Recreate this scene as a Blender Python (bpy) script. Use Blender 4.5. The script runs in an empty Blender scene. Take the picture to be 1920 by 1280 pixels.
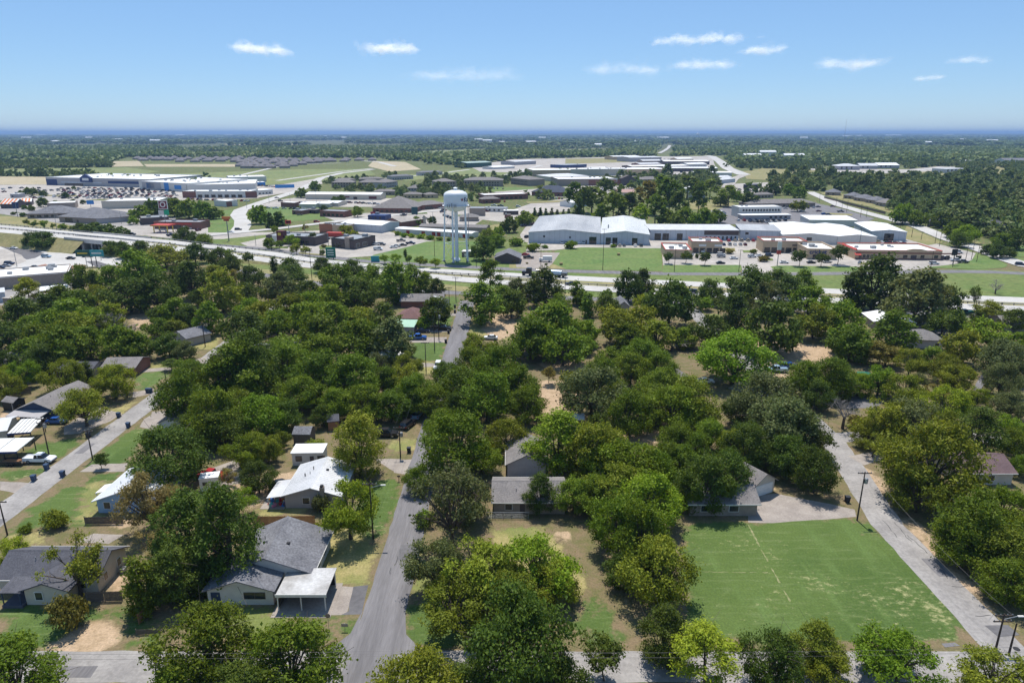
import bpy, bmesh, math, random
import numpy as np
from mathutils import Vector, Matrix

SC = bpy.context.scene
COL = SC.collection
rad = math.radians

# ------------------------------------------------------------------ camera
H = 65.0                      # drone height in metres
FPX = 1280.0                  # focal length in pixels of the 1920 x 1280 photograph
HORIZON = 249.5
PITCH = math.atan((640 - HORIZON) / FPX)
cam_d = bpy.data.cameras.new("camera")
cam = bpy.data.objects.new("camera", cam_d)
COL.objects.link(cam)
cam.location = (0, 0, H)
cam.rotation_euler = (math.pi / 2 - PITCH, 0, 0)
cam_d.sensor_width = 36.0
cam_d.lens = 36.0 * FPX / 1920.0
cam_d.clip_start = 1.0
cam_d.clip_end = 120000.0
SC.camera = cam

# ------------------------------------------------------------------ sky and sun
SUN_EL, SUN_AZ = rad(68), rad(-7)     # azimuth from +Y towards +X
world = bpy.data.worlds.new("World")
SC.world = world
world.use_nodes = True
wn = world.node_tree
bg = wn.nodes["Background"]
sky = wn.nodes.new("ShaderNodeTexSky")
sky.sky_type = 'NISHITA'
sky.sun_disc = False
sky.sun_elevation = SUN_EL
sky.sun_rotation = SUN_AZ
sky.altitude = 200
sky.air_density = 0.9
sky.dust_density = 0.05
sky.ozone_density = 9.0
# the clear sky evened out by a thin uniform veil of high haze
veil = wn.nodes.new("ShaderNodeMix"); veil.data_type = 'RGBA'; veil.inputs[0].default_value = 0.36
veil.inputs[7].default_value = (2.6, 4.5, 7.0, 1)
wn.links.new(sky.outputs[0], veil.inputs[6])
wn.links.new(veil.outputs[2], bg.inputs[0])
bg.inputs[1].default_value = 0.122
sun_d = bpy.data.lights.new("sun", 'SUN')
sun_d.energy = 5.0
sun_d.angle = rad(0.53)
sun_d.color = (1.0, 0.95, 0.87)
sun = bpy.data.objects.new("sun", sun_d)
COL.objects.link(sun)
_sd = Vector((math.sin(SUN_AZ) * math.cos(SUN_EL), math.cos(SUN_AZ) * math.cos(SUN_EL), math.sin(SUN_EL)))
sun.rotation_euler = _sd.to_track_quat('Z', 'Y').to_euler()
sun.location = (0, 0, 400)
vs = SC.view_settings
vs.view_transform = 'Standard'
vs.look = 'None'
vs.exposure = 0.05
vs.gamma = 1.0
vs.use_curve_mapping = False
SC.cycles.use_denoising = True
SC.cycles.max_bounces = 6
SC.cycles.diffuse_bounces = 2
SC.cycles.glossy_bounces = 2
SC.cycles.transmission_bounces = 3
SC.cycles.transparent_max_bounces = 64
SC.cycles.volume_bounces = 0
SC.cycles.use_adaptive_sampling = True
SC.cycles.adaptive_threshold = 0.015

# ------------------------------------------------------------------ survey: where a point seen in the photo stands on the ground
_cp, _sp = math.cos(PITCH), math.sin(PITCH)
def G(px, py, z=0.0):
    u, v = (px - 960) / FPX, (py - 640) / FPX
    dn, fw = _sp + v * _cp, _cp - v * _sp
    t = (H - z) / dn
    return Vector((u * t, fw * t, z))
def dep(py, z=0.0):
    return (H - z) / (_sp + (py - 640) / FPX * _cp)
def zat(Y, py):                 # height of what is seen at image row py, standing at distance Y
    v = (py - 640) / FPX
    return H - Y * (_sp + v * _cp) / (_cp - v * _sp)
def poly(pts, z=0.0):
    return [G(x, y, z) for x, y in pts]

# ------------------------------------------------------------------ mesh building
class MB:
    def __init__(s): s.v = []; s.f = []; s.m = []
    def add(s, vs, fs, mi=0):
        b = len(s.v)
        s.v += [tuple(p) for p in vs]
        s.f += [tuple(b + i for i in f) for f in fs]
        s.m += [mi] * len(fs)
        return s
    def box(s, x0, x1, y0, y1, z0, z1, mi=0):
        return s.add([(x0,y0,z0),(x1,y0,z0),(x1,y1,z0),(x0,y1,z0),(x0,y0,z1),(x1,y0,z1),(x1,y1,z1),(x0,y1,z1)],
              [(0,3,2,1),(4,5,6,7),(0,1,5,4),(1,2,6,5),(2,3,7,6),(3,0,4,7)], mi)
    def bev(s, x0, x1, y0, y1, z0, z1, b, mi=0):      # box whose top and vertical edges are chamfered
        def ring(x0,x1,y0,y1,z):
            return [(x0+b,y0,z),(x1-b,y0,z),(x1,y0+b,z),(x1,y1-b,z),(x1-b,y1,z),(x0+b,y1,z),(x0,y1-b,z),(x0,y0+b,z)]
        r = ring(x0,x1,y0,y1,z0)+ring(x0,x1,y0,y1,z1-b)+ring(x0+b,x1-b,y0+b,y1-b,z1)
        f = [tuple(range(7,-1,-1)), tuple(range(16,24))]
        for k in (0,8):
            f += [(k+i,k+(i+1)%8,k+8+(i+1)%8,k+8+i) for i in range(8)]
        return s.add(r, f, mi)
    def tube(s, p0, p1, r0, r1=None, n=6, cap=True, mi=0):
        r1 = r0 if r1 is None else r1
        p0, p1 = Vector(p0), Vector(p1)
        d = (p1-p0).normalized()
        a = d.orthogonal().normalized(); b = d.cross(a)
        vs = [p0+(a*math.cos(t)+b*math.sin(t))*r0 for t in [2*math.pi*i/n for i in range(n)]]
        vs += [p1+(a*math.cos(t)+b*math.sin(t))*r1 for t in [2*math.pi*i/n for i in range(n)]]
        f = [(i,(i+1)%n,n+(i+1)%n,n+i) for i in range(n)]
        if cap: f += [tuple(range(n-1,-1,-1)), tuple(range(n,2*n))]
        return s.add(vs, f, mi)
    def lathe(s, prof, n=24, mi=0, c=(0,0)):          # prof: (radius, z)
        k = len(prof)
        vs = [(c[0]+r*math.cos(2*math.pi*i/n), c[1]+r*math.sin(2*math.pi*i/n), z) for r,z in prof for i in range(n)]
        f = [(j*n+i, j*n+(i+1)%n, (j+1)*n+(i+1)%n, (j+1)*n+i) for j in range(k-1) for i in range(n)]
        f += [tuple(range(n-1,-1,-1)), tuple(range((k-1)*n, k*n))]
        return s.add(vs, f, mi)
    def extr(s, pts, ax, a0, a1, mi=0):               # 2-D outline pushed along axis ax ('x','y','z')
        n = len(pts)
        def p(u,w,a): return {'x':(a,u,w),'y':(u,a,w),'z':(u,w,a)}[ax]
        vs = [p(u,w,a0) for u,w in pts]+[p(u,w,a1) for u,w in pts]
        f = [tuple(range(n-1,-1,-1)), tuple(range(n,2*n))]+[(i,(i+1)%n,n+(i+1)%n,n+i) for i in range(n)]
        return s.add(vs, f, mi)

def link(o, parent=None):
    COL.objects.link(o)
    if parent is not None: o.parent = parent
    return o
def mk(name, mb, mat, parent=None, loc=None, rz=0.0, smooth=False):
    me = bpy.data.meshes.new(name)
    me.from_pydata(mb.v, [], mb.f)
    mats = mat if isinstance(mat, (list, tuple)) else [mat]
    for m in mats: me.materials.append(m)
    if len(mats) > 1: me.polygons.foreach_set("material_index", mb.m)
    if smooth: me.polygons.foreach_set("use_smooth", [True]*len(me.polygons))
    bm = bmesh.new(); bm.from_mesh(me); bmesh.ops.recalc_face_normals(bm, faces=bm.faces); bm.to_mesh(me); bm.free()
    o = bpy.data.objects.new(name, me)
    if loc is not None: o.location = loc
    o.rotation_euler = (0, 0, rz)
    return link(o, parent)
def tag(o, label=None, cat=None, group=None, kind=None):
    if label: o["label"] = label
    if cat: o["category"] = cat
    if group: o["group"] = group
    if kind: o["kind"] = kind
    return o
def empty(name, loc, rz=0.0, label=None, cat=None, group=None):
    e = bpy.data.objects.new(name, None)
    e.empty_display_size = 0.3
    e.location = loc; e.rotation_euler = (0, 0, rz)
    link(e)
    return tag(e, label, cat, group)
def copy_tree(o, parent=None):
    c = o.copy(); COL.objects.link(c)
    if parent is not None: c.parent = parent
    for ch in o.children: copy_tree(ch, c)
    return c

# ------------------------------------------------------------------ materials
def lin(r, g, b):
    f = lambda c: c/12.92 if c <= 0.04045 else ((c+0.055)/1.055)**2.4
    return (f(r/255), f(g/255), f(b/255), 1)
_MC = {}
def M(name, c1, c2=None, scale=1.0, rough=0.8, metal=0.0, spec=0.3, bump=0.0, world_co=False, detail=5, stretch=None, fine=0.0, lines=None):
    """procedural material: two colours mixed by noise, a fine second noise and optional bump"""
    if name in _MC: return _MC[name]
    m = bpy.data.materials.new(name); m.use_nodes = True
    nt = m.node_tree; b = nt.nodes["Principled BSDF"]
    b.inputs["Roughness"].default_value = rough
    b.inputs["Metallic"].default_value = metal
    b.inputs["Specular IOR Level"].default_value = spec
    c1 = tuple(c1)+(1,) if len(c1) == 3 else c1
    if c2 is None: c2 = tuple(min(1, x*0.82) for x in c1[:3])+(1,)
    elif len(c2) == 3: c2 = tuple(c2)+(1,)
    if world_co:
        co = nt.nodes.new("ShaderNodeNewGeometry").outputs["Position"]
    else:
        co = nt.nodes.new("ShaderNodeTexCoord").outputs["Object"]
    if stretch:
        mp = nt.nodes.new("ShaderNodeMapping"); mp.inputs["Scale"].default_value = stretch
        nt.links.new(co, mp.inputs[0]); co = mp.outputs[0]
    n = nt.nodes.new("ShaderNodeTexNoise")
    n.inputs["Scale"].default_value = scale; n.inputs["Detail"].default_value = detail; n.inputs["Roughness"].default_value = 0.62
    nt.links.new(co, n.inputs["Vector"])
    mr = nt.nodes.new("ShaderNodeMapRange")
    mr.inputs["From Min"].default_value = 0.32; mr.inputs["From Max"].default_value = 0.68
    nt.links.new(n.outputs[0], mr.inputs[0])
    mx = nt.nodes.new("ShaderNodeMix"); mx.data_type = 'RGBA'
    mx.inputs[6].default_value = c1; mx.inputs[7].default_value = c2
    nt.links.new(mr.outputs[0], mx.inputs[0])
    out = mx.outputs[2]
    if fine:
        n2 = nt.nodes.new("ShaderNodeTexNoise"); n2.inputs["Scale"].default_value = scale*9; n2.inputs["Detail"].default_value = 3
        nt.links.new(co, n2.inputs["Vector"])
        r2 = nt.nodes.new("ShaderNodeMapRange"); r2.inputs["From Min"].default_value=.3; r2.inputs["From Max"].default_value=.7
        r2.inputs["To Min"].default_value = 1-fine; r2.inputs["To Max"].default_value = 1+fine
        nt.links.new(n2.outputs[0], r2.inputs[0])
        vm = nt.nodes.new("ShaderNodeVectorMath"); vm.operation='SCALE'
        nt.links.new(out, vm.inputs[0]); nt.links.new(r2.outputs[0], vm.inputs["Scale"])
        out = vm.outputs[0]
    if lines:            # standing seams or sheet joints: (axis, period in metres, darkening)
        sx = nt.nodes.new("ShaderNodeSeparateXYZ"); nt.links.new(nt.nodes.new("ShaderNodeTexCoord").outputs["Object"], sx.inputs[0])
        md = nt.nodes.new("ShaderNodeMath"); md.operation = 'PINGPONG'; md.inputs[1].default_value = lines[1]/2; nt.links.new(sx.outputs[lines[0]], md.inputs[0])
        r3 = nt.nodes.new("ShaderNodeMapRange"); r3.inputs["From Min"].default_value = 0.0; r3.inputs["From Max"].default_value = .35
        r3.inputs["To Min"].default_value = 1-lines[2]; r3.inputs["To Max"].default_value = 1; nt.links.new(md.outputs[0], r3.inputs[0])
        v3 = nt.nodes.new("ShaderNodeVectorMath"); v3.operation = 'SCALE'; nt.links.new(out, v3.inputs[0]); nt.links.new(r3.outputs[0], v3.inputs["Scale"]); out = v3.outputs[0]
    nt.links.new(out, b.inputs["Base Color"])
    if bump:
        bp = nt.nodes.new("ShaderNodeBump"); bp.inputs["Strength"].default_value = bump; bp.inputs["Distance"].default_value = 0.05
        nt.links.new(n.outputs[0], bp.inputs["Height"]); nt.links.new(bp.outputs[0], b.inputs["Normal"])
    _MC[name] = m
    return m
def glassy(name, c=(0.02,0.025,0.03), rough=0.08):
    return M(name, c, tuple(x*1.6 for x in c), 0.7, rough, 0, 0.6)

ASPH  = M("asphalt_worn", (0.215,0.205,0.21), (0.145,0.138,0.142), 0.55, .9, world_co=True, fine=.12, bump=.2, stretch=(1.0,.09,1))
ASPHD = M("asphalt_dark", (0.15,0.145,0.15), (0.115,0.11,0.115), 0.15, .9, world_co=True, fine=.14)
CONC  = M("street_concrete", (0.36,0.338,0.32), (0.235,0.22,0.21), 0.22, .9, world_co=True, fine=.14, bump=.15, detail=8)
CONCL = M("pale_concrete", (0.48,0.435,0.385), (0.31,0.285,0.26), 0.05, .9, world_co=True, fine=.14, detail=8)
HWY   = M("highway_concrete", (0.53,0.51,0.48), (0.43,0.41,0.385), 0.05, .9, world_co=True, fine=.08)
DRIVE = M("driveway_concrete", (0.37,0.325,0.285), (0.255,0.22,0.195), 0.35, .9, world_co=True, fine=.12)
GREEN = M("verge_grass", (0.10,0.155,0.035), (0.17,0.19,0.06), 0.05, .95, world_co=True, fine=.25)
GREENB= M("rich_grass", (0.095,0.165,0.038), (0.155,0.20,0.06), 0.06, .95, world_co=True, fine=.22)
DRY   = M("dry_grass", (0.30,0.25,0.12), (0.20,0.20,0.075), 0.06, .95, world_co=True, fine=.2)
TANF  = M("bare_field", (0.46,0.38,0.26), (0.36,0.31,0.19), 0.02, .95, world_co=True, fine=.15)
FIELD = M("green_field", (0.15,0.19,0.065), (0.22,0.23,0.09), 0.012, .95, world_co=True, fine=.25)
BRICKPAVE = M("red_paving", (0.36,0.19,0.14), (0.28,0.16,0.12), .5, .9, world_co=True)
SOIL = M("bare_soil", (0.40,0.29,0.19), (0.30,0.22,0.13), .3, .95, world_co=True, fine=.2)

WHITE = M("white_paint", (0.78,0.77,0.74), (0.68,0.67,0.64), 1.2, .6)
OFFW  = M("offwhite_siding", (0.66,0.64,0.60), (0.58,0.56,0.52), 1.0, .7)
CREAM = M("cream_siding", (0.58,0.52,0.43), (0.5,0.45,0.37), 1.0, .8)
TAN   = M("tan_stucco", (0.55,0.41,0.27), (0.48,0.36,0.24), .5, .85)
TAUPE = M("taupe_brick", (0.36,0.29,0.24), (0.28,0.23,0.19), 1.2, .85, fine=.15)
BRICK = M("red_brick", (0.26,0.12,0.09), (0.19,0.09,0.07), 1.5, .85, fine=.2)
GREYW = M("grey_siding", (0.42,0.40,0.40), (0.36,0.34,0.34), 1.0, .75)
BLUEW = M("pale_blue_siding", (0.32,0.47,0.66), (0.27,0.41,0.58), 1.0, .7)
NAVY  = M("navy_siding", (0.045,0.07,0.13), (0.035,0.055,0.1), 1.0, .7)
STEEL = M("bluish_steel_wall", (0.54,0.57,0.61), (0.45,0.48,0.52), .25, .55, .05, lines=(0,3.2,.15))
STEELR= M("weathered_steel_roof", (0.50,0.50,0.50), (0.34,0.345,0.355), .10, .5, .15, stretch=(1,.2,1), fine=.08, lines=(1,7.5,.22), detail=8)
WROOF = M("white_membrane_roof", (0.84,0.84,0.83), (0.72,0.72,0.715), .06, .7, fine=.08, detail=8)
MROOF = M("galvanised_roof", (0.66,0.66,0.665), (0.52,0.52,0.525), .3, .5, .15, fine=.06)
SHG   = M("grey_shingles", (0.20,0.20,0.215), (0.125,0.125,0.138), .35, .9, detail=9, fine=.32, bump=.3)
SHD   = M("charcoal_shingles", (0.105,0.105,0.12), (0.075,0.075,0.088), .5, .9, fine=.25, bump=.3)
SHB   = M("brown_shingles", (0.235,0.215,0.205), (0.165,0.152,0.147), .5, .9, fine=.25, bump=.3)
SHM   = M("maroon_shingles", (0.20,0.11,0.10), (0.15,0.085,0.08), .5, .9, fine=.2, bump=.3)
SHP   = M("plum_shingles", (0.165,0.11,0.11), (0.12,0.08,0.082), .5, .9, fine=.2, bump=.3)
GREENM= M("pale_green_metal", (0.36,0.55,0.42), (0.30,0.47,0.36), .4, .5, .1)
WOODF = M("cedar_fence", (0.36,0.18,0.09), (0.25,0.125,0.065), 2.0, .85, fine=.2)
WOODG = M("greyed_wood", (0.16,0.135,0.11), (0.11,0.09,0.075), 2.0, .9, fine=.2)
POLEW = M("creosote_pole", (0.075,0.055,0.042), (0.05,0.038,0.03), 3.0, .9)
DARK  = M("dark_trim", (0.03,0.03,0.033), None, 1, .6)
BLACKM= M("black_metal", (0.02,0.02,0.022), None, 1, .5)
GREYM = M("grey_metal", (0.35,0.36,0.37), None, 1, .45, .5)
WIRE  = M("wire_metal", (0.06,0.06,0.065), None, 1, .5, .5)
PANE  = glassy("window_pane")
PANEB = glassy("dark_storefront_glass", (0.012,0.015,0.018))
REDT  = M("red_trim", (0.52,0.07,0.05), (0.42,0.06,0.045), 1, .6)
REDD  = M("red_roller_door", (0.36,0.04,0.035), None, 1, .6)
ORANGE= M("orange_stripe", (0.78,0.22,0.06), None, 1, .6)
BLUEP = M("bright_blue_panel", (0.05,0.25,0.62), None, 1, .5)
NAVYP = M("navy_panel", (0.025,0.05,0.16), None, 1, .5)
BROWNP= M("brown_panel", (0.11,0.085,0.08), None, 1, .7)
MAROON= M("maroon_panel", (0.12,0.025,0.03), None, 1, .6)
SIGNG = M("sign_green", (0.01,0.16,0.11), None, 1, .5)
TEAL  = M("sign_teal", (0.05,0.34,0.38), None, 1, .5)
YELLOW= M("yellow_paint", (0.75,0.55,0.08), None, 1, .6)
# ================================================================== the ground
def inside(P, poly2):
    x, y = P[:, 0], P[:, 1]
    r = np.zeros(len(P), bool)
    n = len(poly2); j = n-1
    for i in range(n):
        xi, yi = poly2[i][0], poly2[i][1]; xj, yj = poly2[j][0], poly2[j][1]
        c = ((yi > y) != (yj > y)) & (x < (xj-xi)*(y-yi)/((yj-yi) or 1e-9)+xi)
        r ^= c; j = i
    return r
def lines(a, b, step, lo, hi, g):
    mid = list(np.arange(a, b+step/2, step))
    up, d, x = [], step, b
    while x < hi: d *= g; x += d; up.append(x)
    dn, d, x = [], step, a
    while x > lo: d *= g; x -= d; dn.append(x)
    return np.array(dn[::-1]+mid+up)

# yards surveyed from the photograph: kind, strength, outline
YARDS = [
 ('lawn',1.0,[(1272,986),(1400,978),(1500,976),(1592,970),(1640,990),(1720,1060),(1785,1135),(1816,1182),(1790,1197),(1600,1203),(1285,1196),(1282,1090)]),
 ('dry',.30,[(1445,1050),(1470,1100),(1500,1150),(1560,1165),(1540,1130),(1500,1095),(1460,1045)]),
 ('dry',.28,[(1280,1110),(1360,1110),(1370,1135),(1285,1140)]),
 ('dry',.28,[(1500,985),(1600,985),(1640,1010),(1560,1030)]),
 ('dry',.28,[(1290,1010),(1420,1008),(1430,1025),(1290,1030)]),
 ('lawn',.85,[(772,1095),(752,1185),(770,1215),(870,1222),(880,1150),(820,1100)]),
 ('dry',.9,[(775,1040),(770,1110),(800,1130),(830,1060)]),
 ('lawn',.9,[(690,905),(752,892),(746,940),(722,1000),(700,1070),(650,1060),(640,1000)]),
 ('dry',.9,[(610,1080),(600,1000),(660,980),(705,1000),(690,1100),(660,1105),(615,1095)]),
 ('dry',1.0,[(485,985),(600,985),(610,1010),(480,1015)]),
 ('lawn',.55,[(500,1148),(680,1148),(688,1188),(645,1208),(500,1200)]),
 ('dry',.7,[(395,1135),(520,1140),(560,1165),(560,1205),(395,1205)]),
 ('lawn',.8,[(0,1118),(60,1132),(130,1135),(180,1150),(150,1185),(60,1218),(0,1218)]),
 ('lawn',.55,[(170,1135),(290,1135),(310,1190),(312,1218),(215,1220),(190,1160)]),
 ('dirt',1.0,[(150,1170),(195,1160),(235,1190),(222,1218),(100,1222),(110,1200)]),
 ('dirt',1.0,[(205,1085),(238,1065),(250,1090),(225,1110),(195,1115)]),
 ('dirt',.9,[(370,900),(460,905),(560,880),(560,930),(480,960),(400,960)]),
 ('dry',.8,[(480,945),(540,948),(590,945),(585,962),(480,965)]),
 ('lawn',.95,[(182,890),(225,880),(220,895),(195,940),(230,975),(150,990),(60,992),(12,1002),(60,955),(110,920)]),
 ('dry',.75,[(150,905),(210,895),(190,940),(200,980),(130,985)]),
 ('dirt',.9,[(190,962),(250,965),(262,985),(200,985)]),
 ('dry',.8,[(0,1005),(60,992),(90,1010),(60,1035),(0,1030)]),
 ('lawn',.95,[(250,800),(290,802),(262,835),(230,868),(160,880),(140,882),(200,845)]),
 ('lawn',.9,[(60,835),(155,818),(130,850),(96,862),(48,852)]),
 ('lawn',.9,[(0,880),(90,878),(75,895),(20,902),(0,900)]),
 ('lawn',.8,[(0,915),(20,922),(0,950)]),
 ('dry',.9,[(200,770),(262,748),(250,762),(205,790),(195,785)]),
 ('lawn',.7,[(252,700),(320,680),(318,700),(300,722),(250,735)]),
 ('dry',.7,[(270,680),(330,672),(330,690),(280,700)]),
 ('dirt',.9,[(0,770),(40,762),(40,785),(0,790)]),
 ('dry',1.0,[(360,620),(410,628),(405,655),(362,652)]),
 ('dirt',.9,[(490,636),(550,634),(545,642),(500,645)]),
 ('lawn',.85,[(770,640),(838,640),(832,675),(800,680),(772,672)]),
 ('lawn',.85,[(815,595),(852,590),(848,612),(815,618)]),
 ('lawn',.7,[(830,555),(865,555),(860,580),(835,585)]),
 ('dry',.9,[(760,672),(820,678),(810,700),(770,705)]),
 ('dry',.9,[(884,595),(950,596),(990,600),(960,640),(880,625)]),
 ('dirt',.9,[(925,588),(965,590),(968,625),(930,640),(905,618)]),
 ('dirt',1.0,[(1005,680),(1040,676),(1110,682),(1115,690),(1080,697),(1030,694)]),
 ('dirt',.9,[(985,715),(1060,715),(1085,745),(1060,800),(1000,770)]),
 ('dirt',1.0,[(1145,808),(1200,803),(1260,810),(1250,832),(1150,828)]),
 ('dirt',.8,[(1280,775),(1350,782),(1340,802),(1285,800)]),
 ('dry',.9,[(735,825),(782,820),(775,845),(730,850)]),
 ('dry',1.0,[(928,985),(1000,985),(1030,1000),(1060,1040),(1100,1100),(1060,1140),(930,1030)]),
 ('dirt',.8,[(1030,985),(1070,1000),(1060,1030),(1035,1015)]),
 ('dirt',.7,[(1030,1130),(1070,1140),(1060,1180),(1025,1170)]),
 ('lawn',.7,[(1078,1115),(1130,1120),(1175,1190),(1150,1210),(1085,1205)]),
 ('dirt',.7,[(1150,1110),(1190,1115),(1190,1160),(1160,1150)]),
 ('dirt',.7,[(1262,985),(1280,985),(1280,1050),(1255,1060)]),
 ('dirt',.8,[(925,900),(955,895),(955,925),(930,930)]),
 ('dirt',.9,[(1390,905),(1480,915),(1420,925),(1380,930)]),
 ('dirt',.8,[(1590,870),(1640,880),(1665,920),(1630,925)]),
 ('dirt',.7,[(1660,940),(1700,960),(1830,1080),(1870,1160),(1850,1165),(1740,1050)]),
 ('dry',.7,[(1565,895),(1580,905),(1592,925),(1570,925)]),
 ('dirt',1.0,[(1395,640),(1440,640),(1560,650),(1590,665),(1530,700),(1480,690),(1400,680)]),
 ('dirt',.9,[(1448,700),(1482,700),(1478,730),(1455,725)]),
 ('dry',.9,[(1305,590),(1350,588),(1360,608),(1330,612)]),
 ('dirt',.8,[(1330,595),(1356,595),(1350,612),(1325,606)]),
 ('dirt',.8,[(1648,740),(1665,738),(1662,750),(1640,755)]),
 ('dry',.8,[(1740,600),(1830,610),(1800,640),(1760,640)]),
 ('dry',1.0,[(850,1278),(1220,1262),(1230,1330),(850,1330)]),
 ('lawn',.9,[(1085,1262),(1220,1262),(1225,1300),(1090,1300)]),
 ('lawn',.9,[(1735,1242),(1820,1245),(1830,1290),(1740,1290)]),
 ('dry',1.0,[(0,1278),(310,1276),(330,1330),(0,1330)]),
 ('dry',.8,[(500,550),(560,545),(590,535),(590,520),(480,515)]),
 ('dirt',.8,[(240,590),(290,586),(285,612),(250,618)]),
 ('dirt',.7,[(385,555),(410,560),(400,575),(380,570)]),
]
gx = lines(-175, 200, 1.45, -60000, 60000, 1.09)
gy = lines(48, 345, 1.3, -4000, 60000, 1.045)
XX, YY = np.meshgrid(gx, gy)
PTS = np.stack([XX.ravel(), YY.ravel()], 1)
nX, nY = len(gx), len(gy)
w = {k: np.zeros(len(PTS)) for k in ('lawn', 'dry', 'dirt')}
far0 = PTS[:, 1] > 350
w['lawn'][far0] = 0.5
w['dry'][far0] = 0.35
w['wood'] = np.where(PTS[:, 1] > 9000, 1.0, np.where(PTS[:, 1] > 2600, .45, 0.0))
for k, s, pg in YARDS:
    pw = [G(x, y) for x, y in pg]
    msk = inside(PTS, pw)
    if s < .45:
        w['lawn'][msk] *= .72; w[k][msk] = np.maximum(w[k][msk], s); continue
    for kk in w:
        if kk != k: w[kk][msk] *= 0.25
    w[k][msk] = s
def blur(a):
    a = a.reshape(nY, nX)
    for _ in range(2):
        a = (a + np.roll(a, 1, 0) + np.roll(a, -1, 0) + np.roll(a, 1, 1) + np.roll(a, -1, 1)) / 5
    return a.ravel()
def verge(msk, s):
    w['dirt'][msk] = np.maximum(w['dirt'][msk], s); w['lawn'][msk] *= .6
px_, py_ = PTS[:, 0], PTS[:, 1]; nearz = (py_ > 66) & (py_ < 262)
for c_, hw in ((-18, 3.0), (-91.3, 2.8)):
    a_ = np.abs(px_-c_); verge(nearz & (a_ > hw-.4) & (a_ < hw+.9), .42)
rx = np.interp(py_, [50, 78, 104, 122, 138, 170, 240], [64.8, 65, 65.2, 68.2, 70.8, 70.2, 69])
a_ = np.abs(px_-rx); verge(nearz & (a_ > 2.4) & (a_ < 3.7), .5)
a_ = np.abs(py_-71.2); verge((np.abs(px_) < 140) & (a_ > 2.3) & (a_ < 3.6), .45)
for k in w: w[k] = blur(w[k])
Z = np.zeros(len(PTS))
D = np.hypot(PTS[:, 0], PTS[:, 1])
Z += np.clip((D-9000)/9000, 0, 1)**2 * (26 + 12*np.sin(PTS[:, 0]/5200+1.0) + 9*np.sin(PTS[:, 0]/2100+PTS[:, 1]/4000) + 9*np.clip(PTS[:, 0]/8000, -1, 2))
Z[D > 30000] = 40
verts = np.column_stack([PTS, Z])
ii = (np.arange(nY-1)[:, None]*nX+np.arange(nX-1)[None, :]).ravel()
quads = np.stack([ii, ii+1, ii+1+nX, ii+nX], 1)
def mesh_np(name, verts, quads, k=4):
    me = bpy.data.meshes.new(name)
    me.vertices.add(len(verts)); me.vertices.foreach_set("co", np.asarray(verts, np.float32).ravel())
    me.loops.add(quads.size); me.loops.foreach_set("vertex_index", np.asarray(quads, np.int32).ravel())
    me.polygons.add(len(quads))
    me.polygons.foreach_set("loop_start", np.arange(len(quads), dtype=np.int32)*k)
    me.polygons.foreach_set("loop_total", np.full(len(quads), k, np.int32))
    me.update(calc_edges=True)
    return me
me = mesh_np("ground", verts, quads)
for k in w:
    at = me.attributes.new(k, 'FLOAT', 'POINT'); at.data.foreach_set("value", w[k].astype(np.float32))

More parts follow.
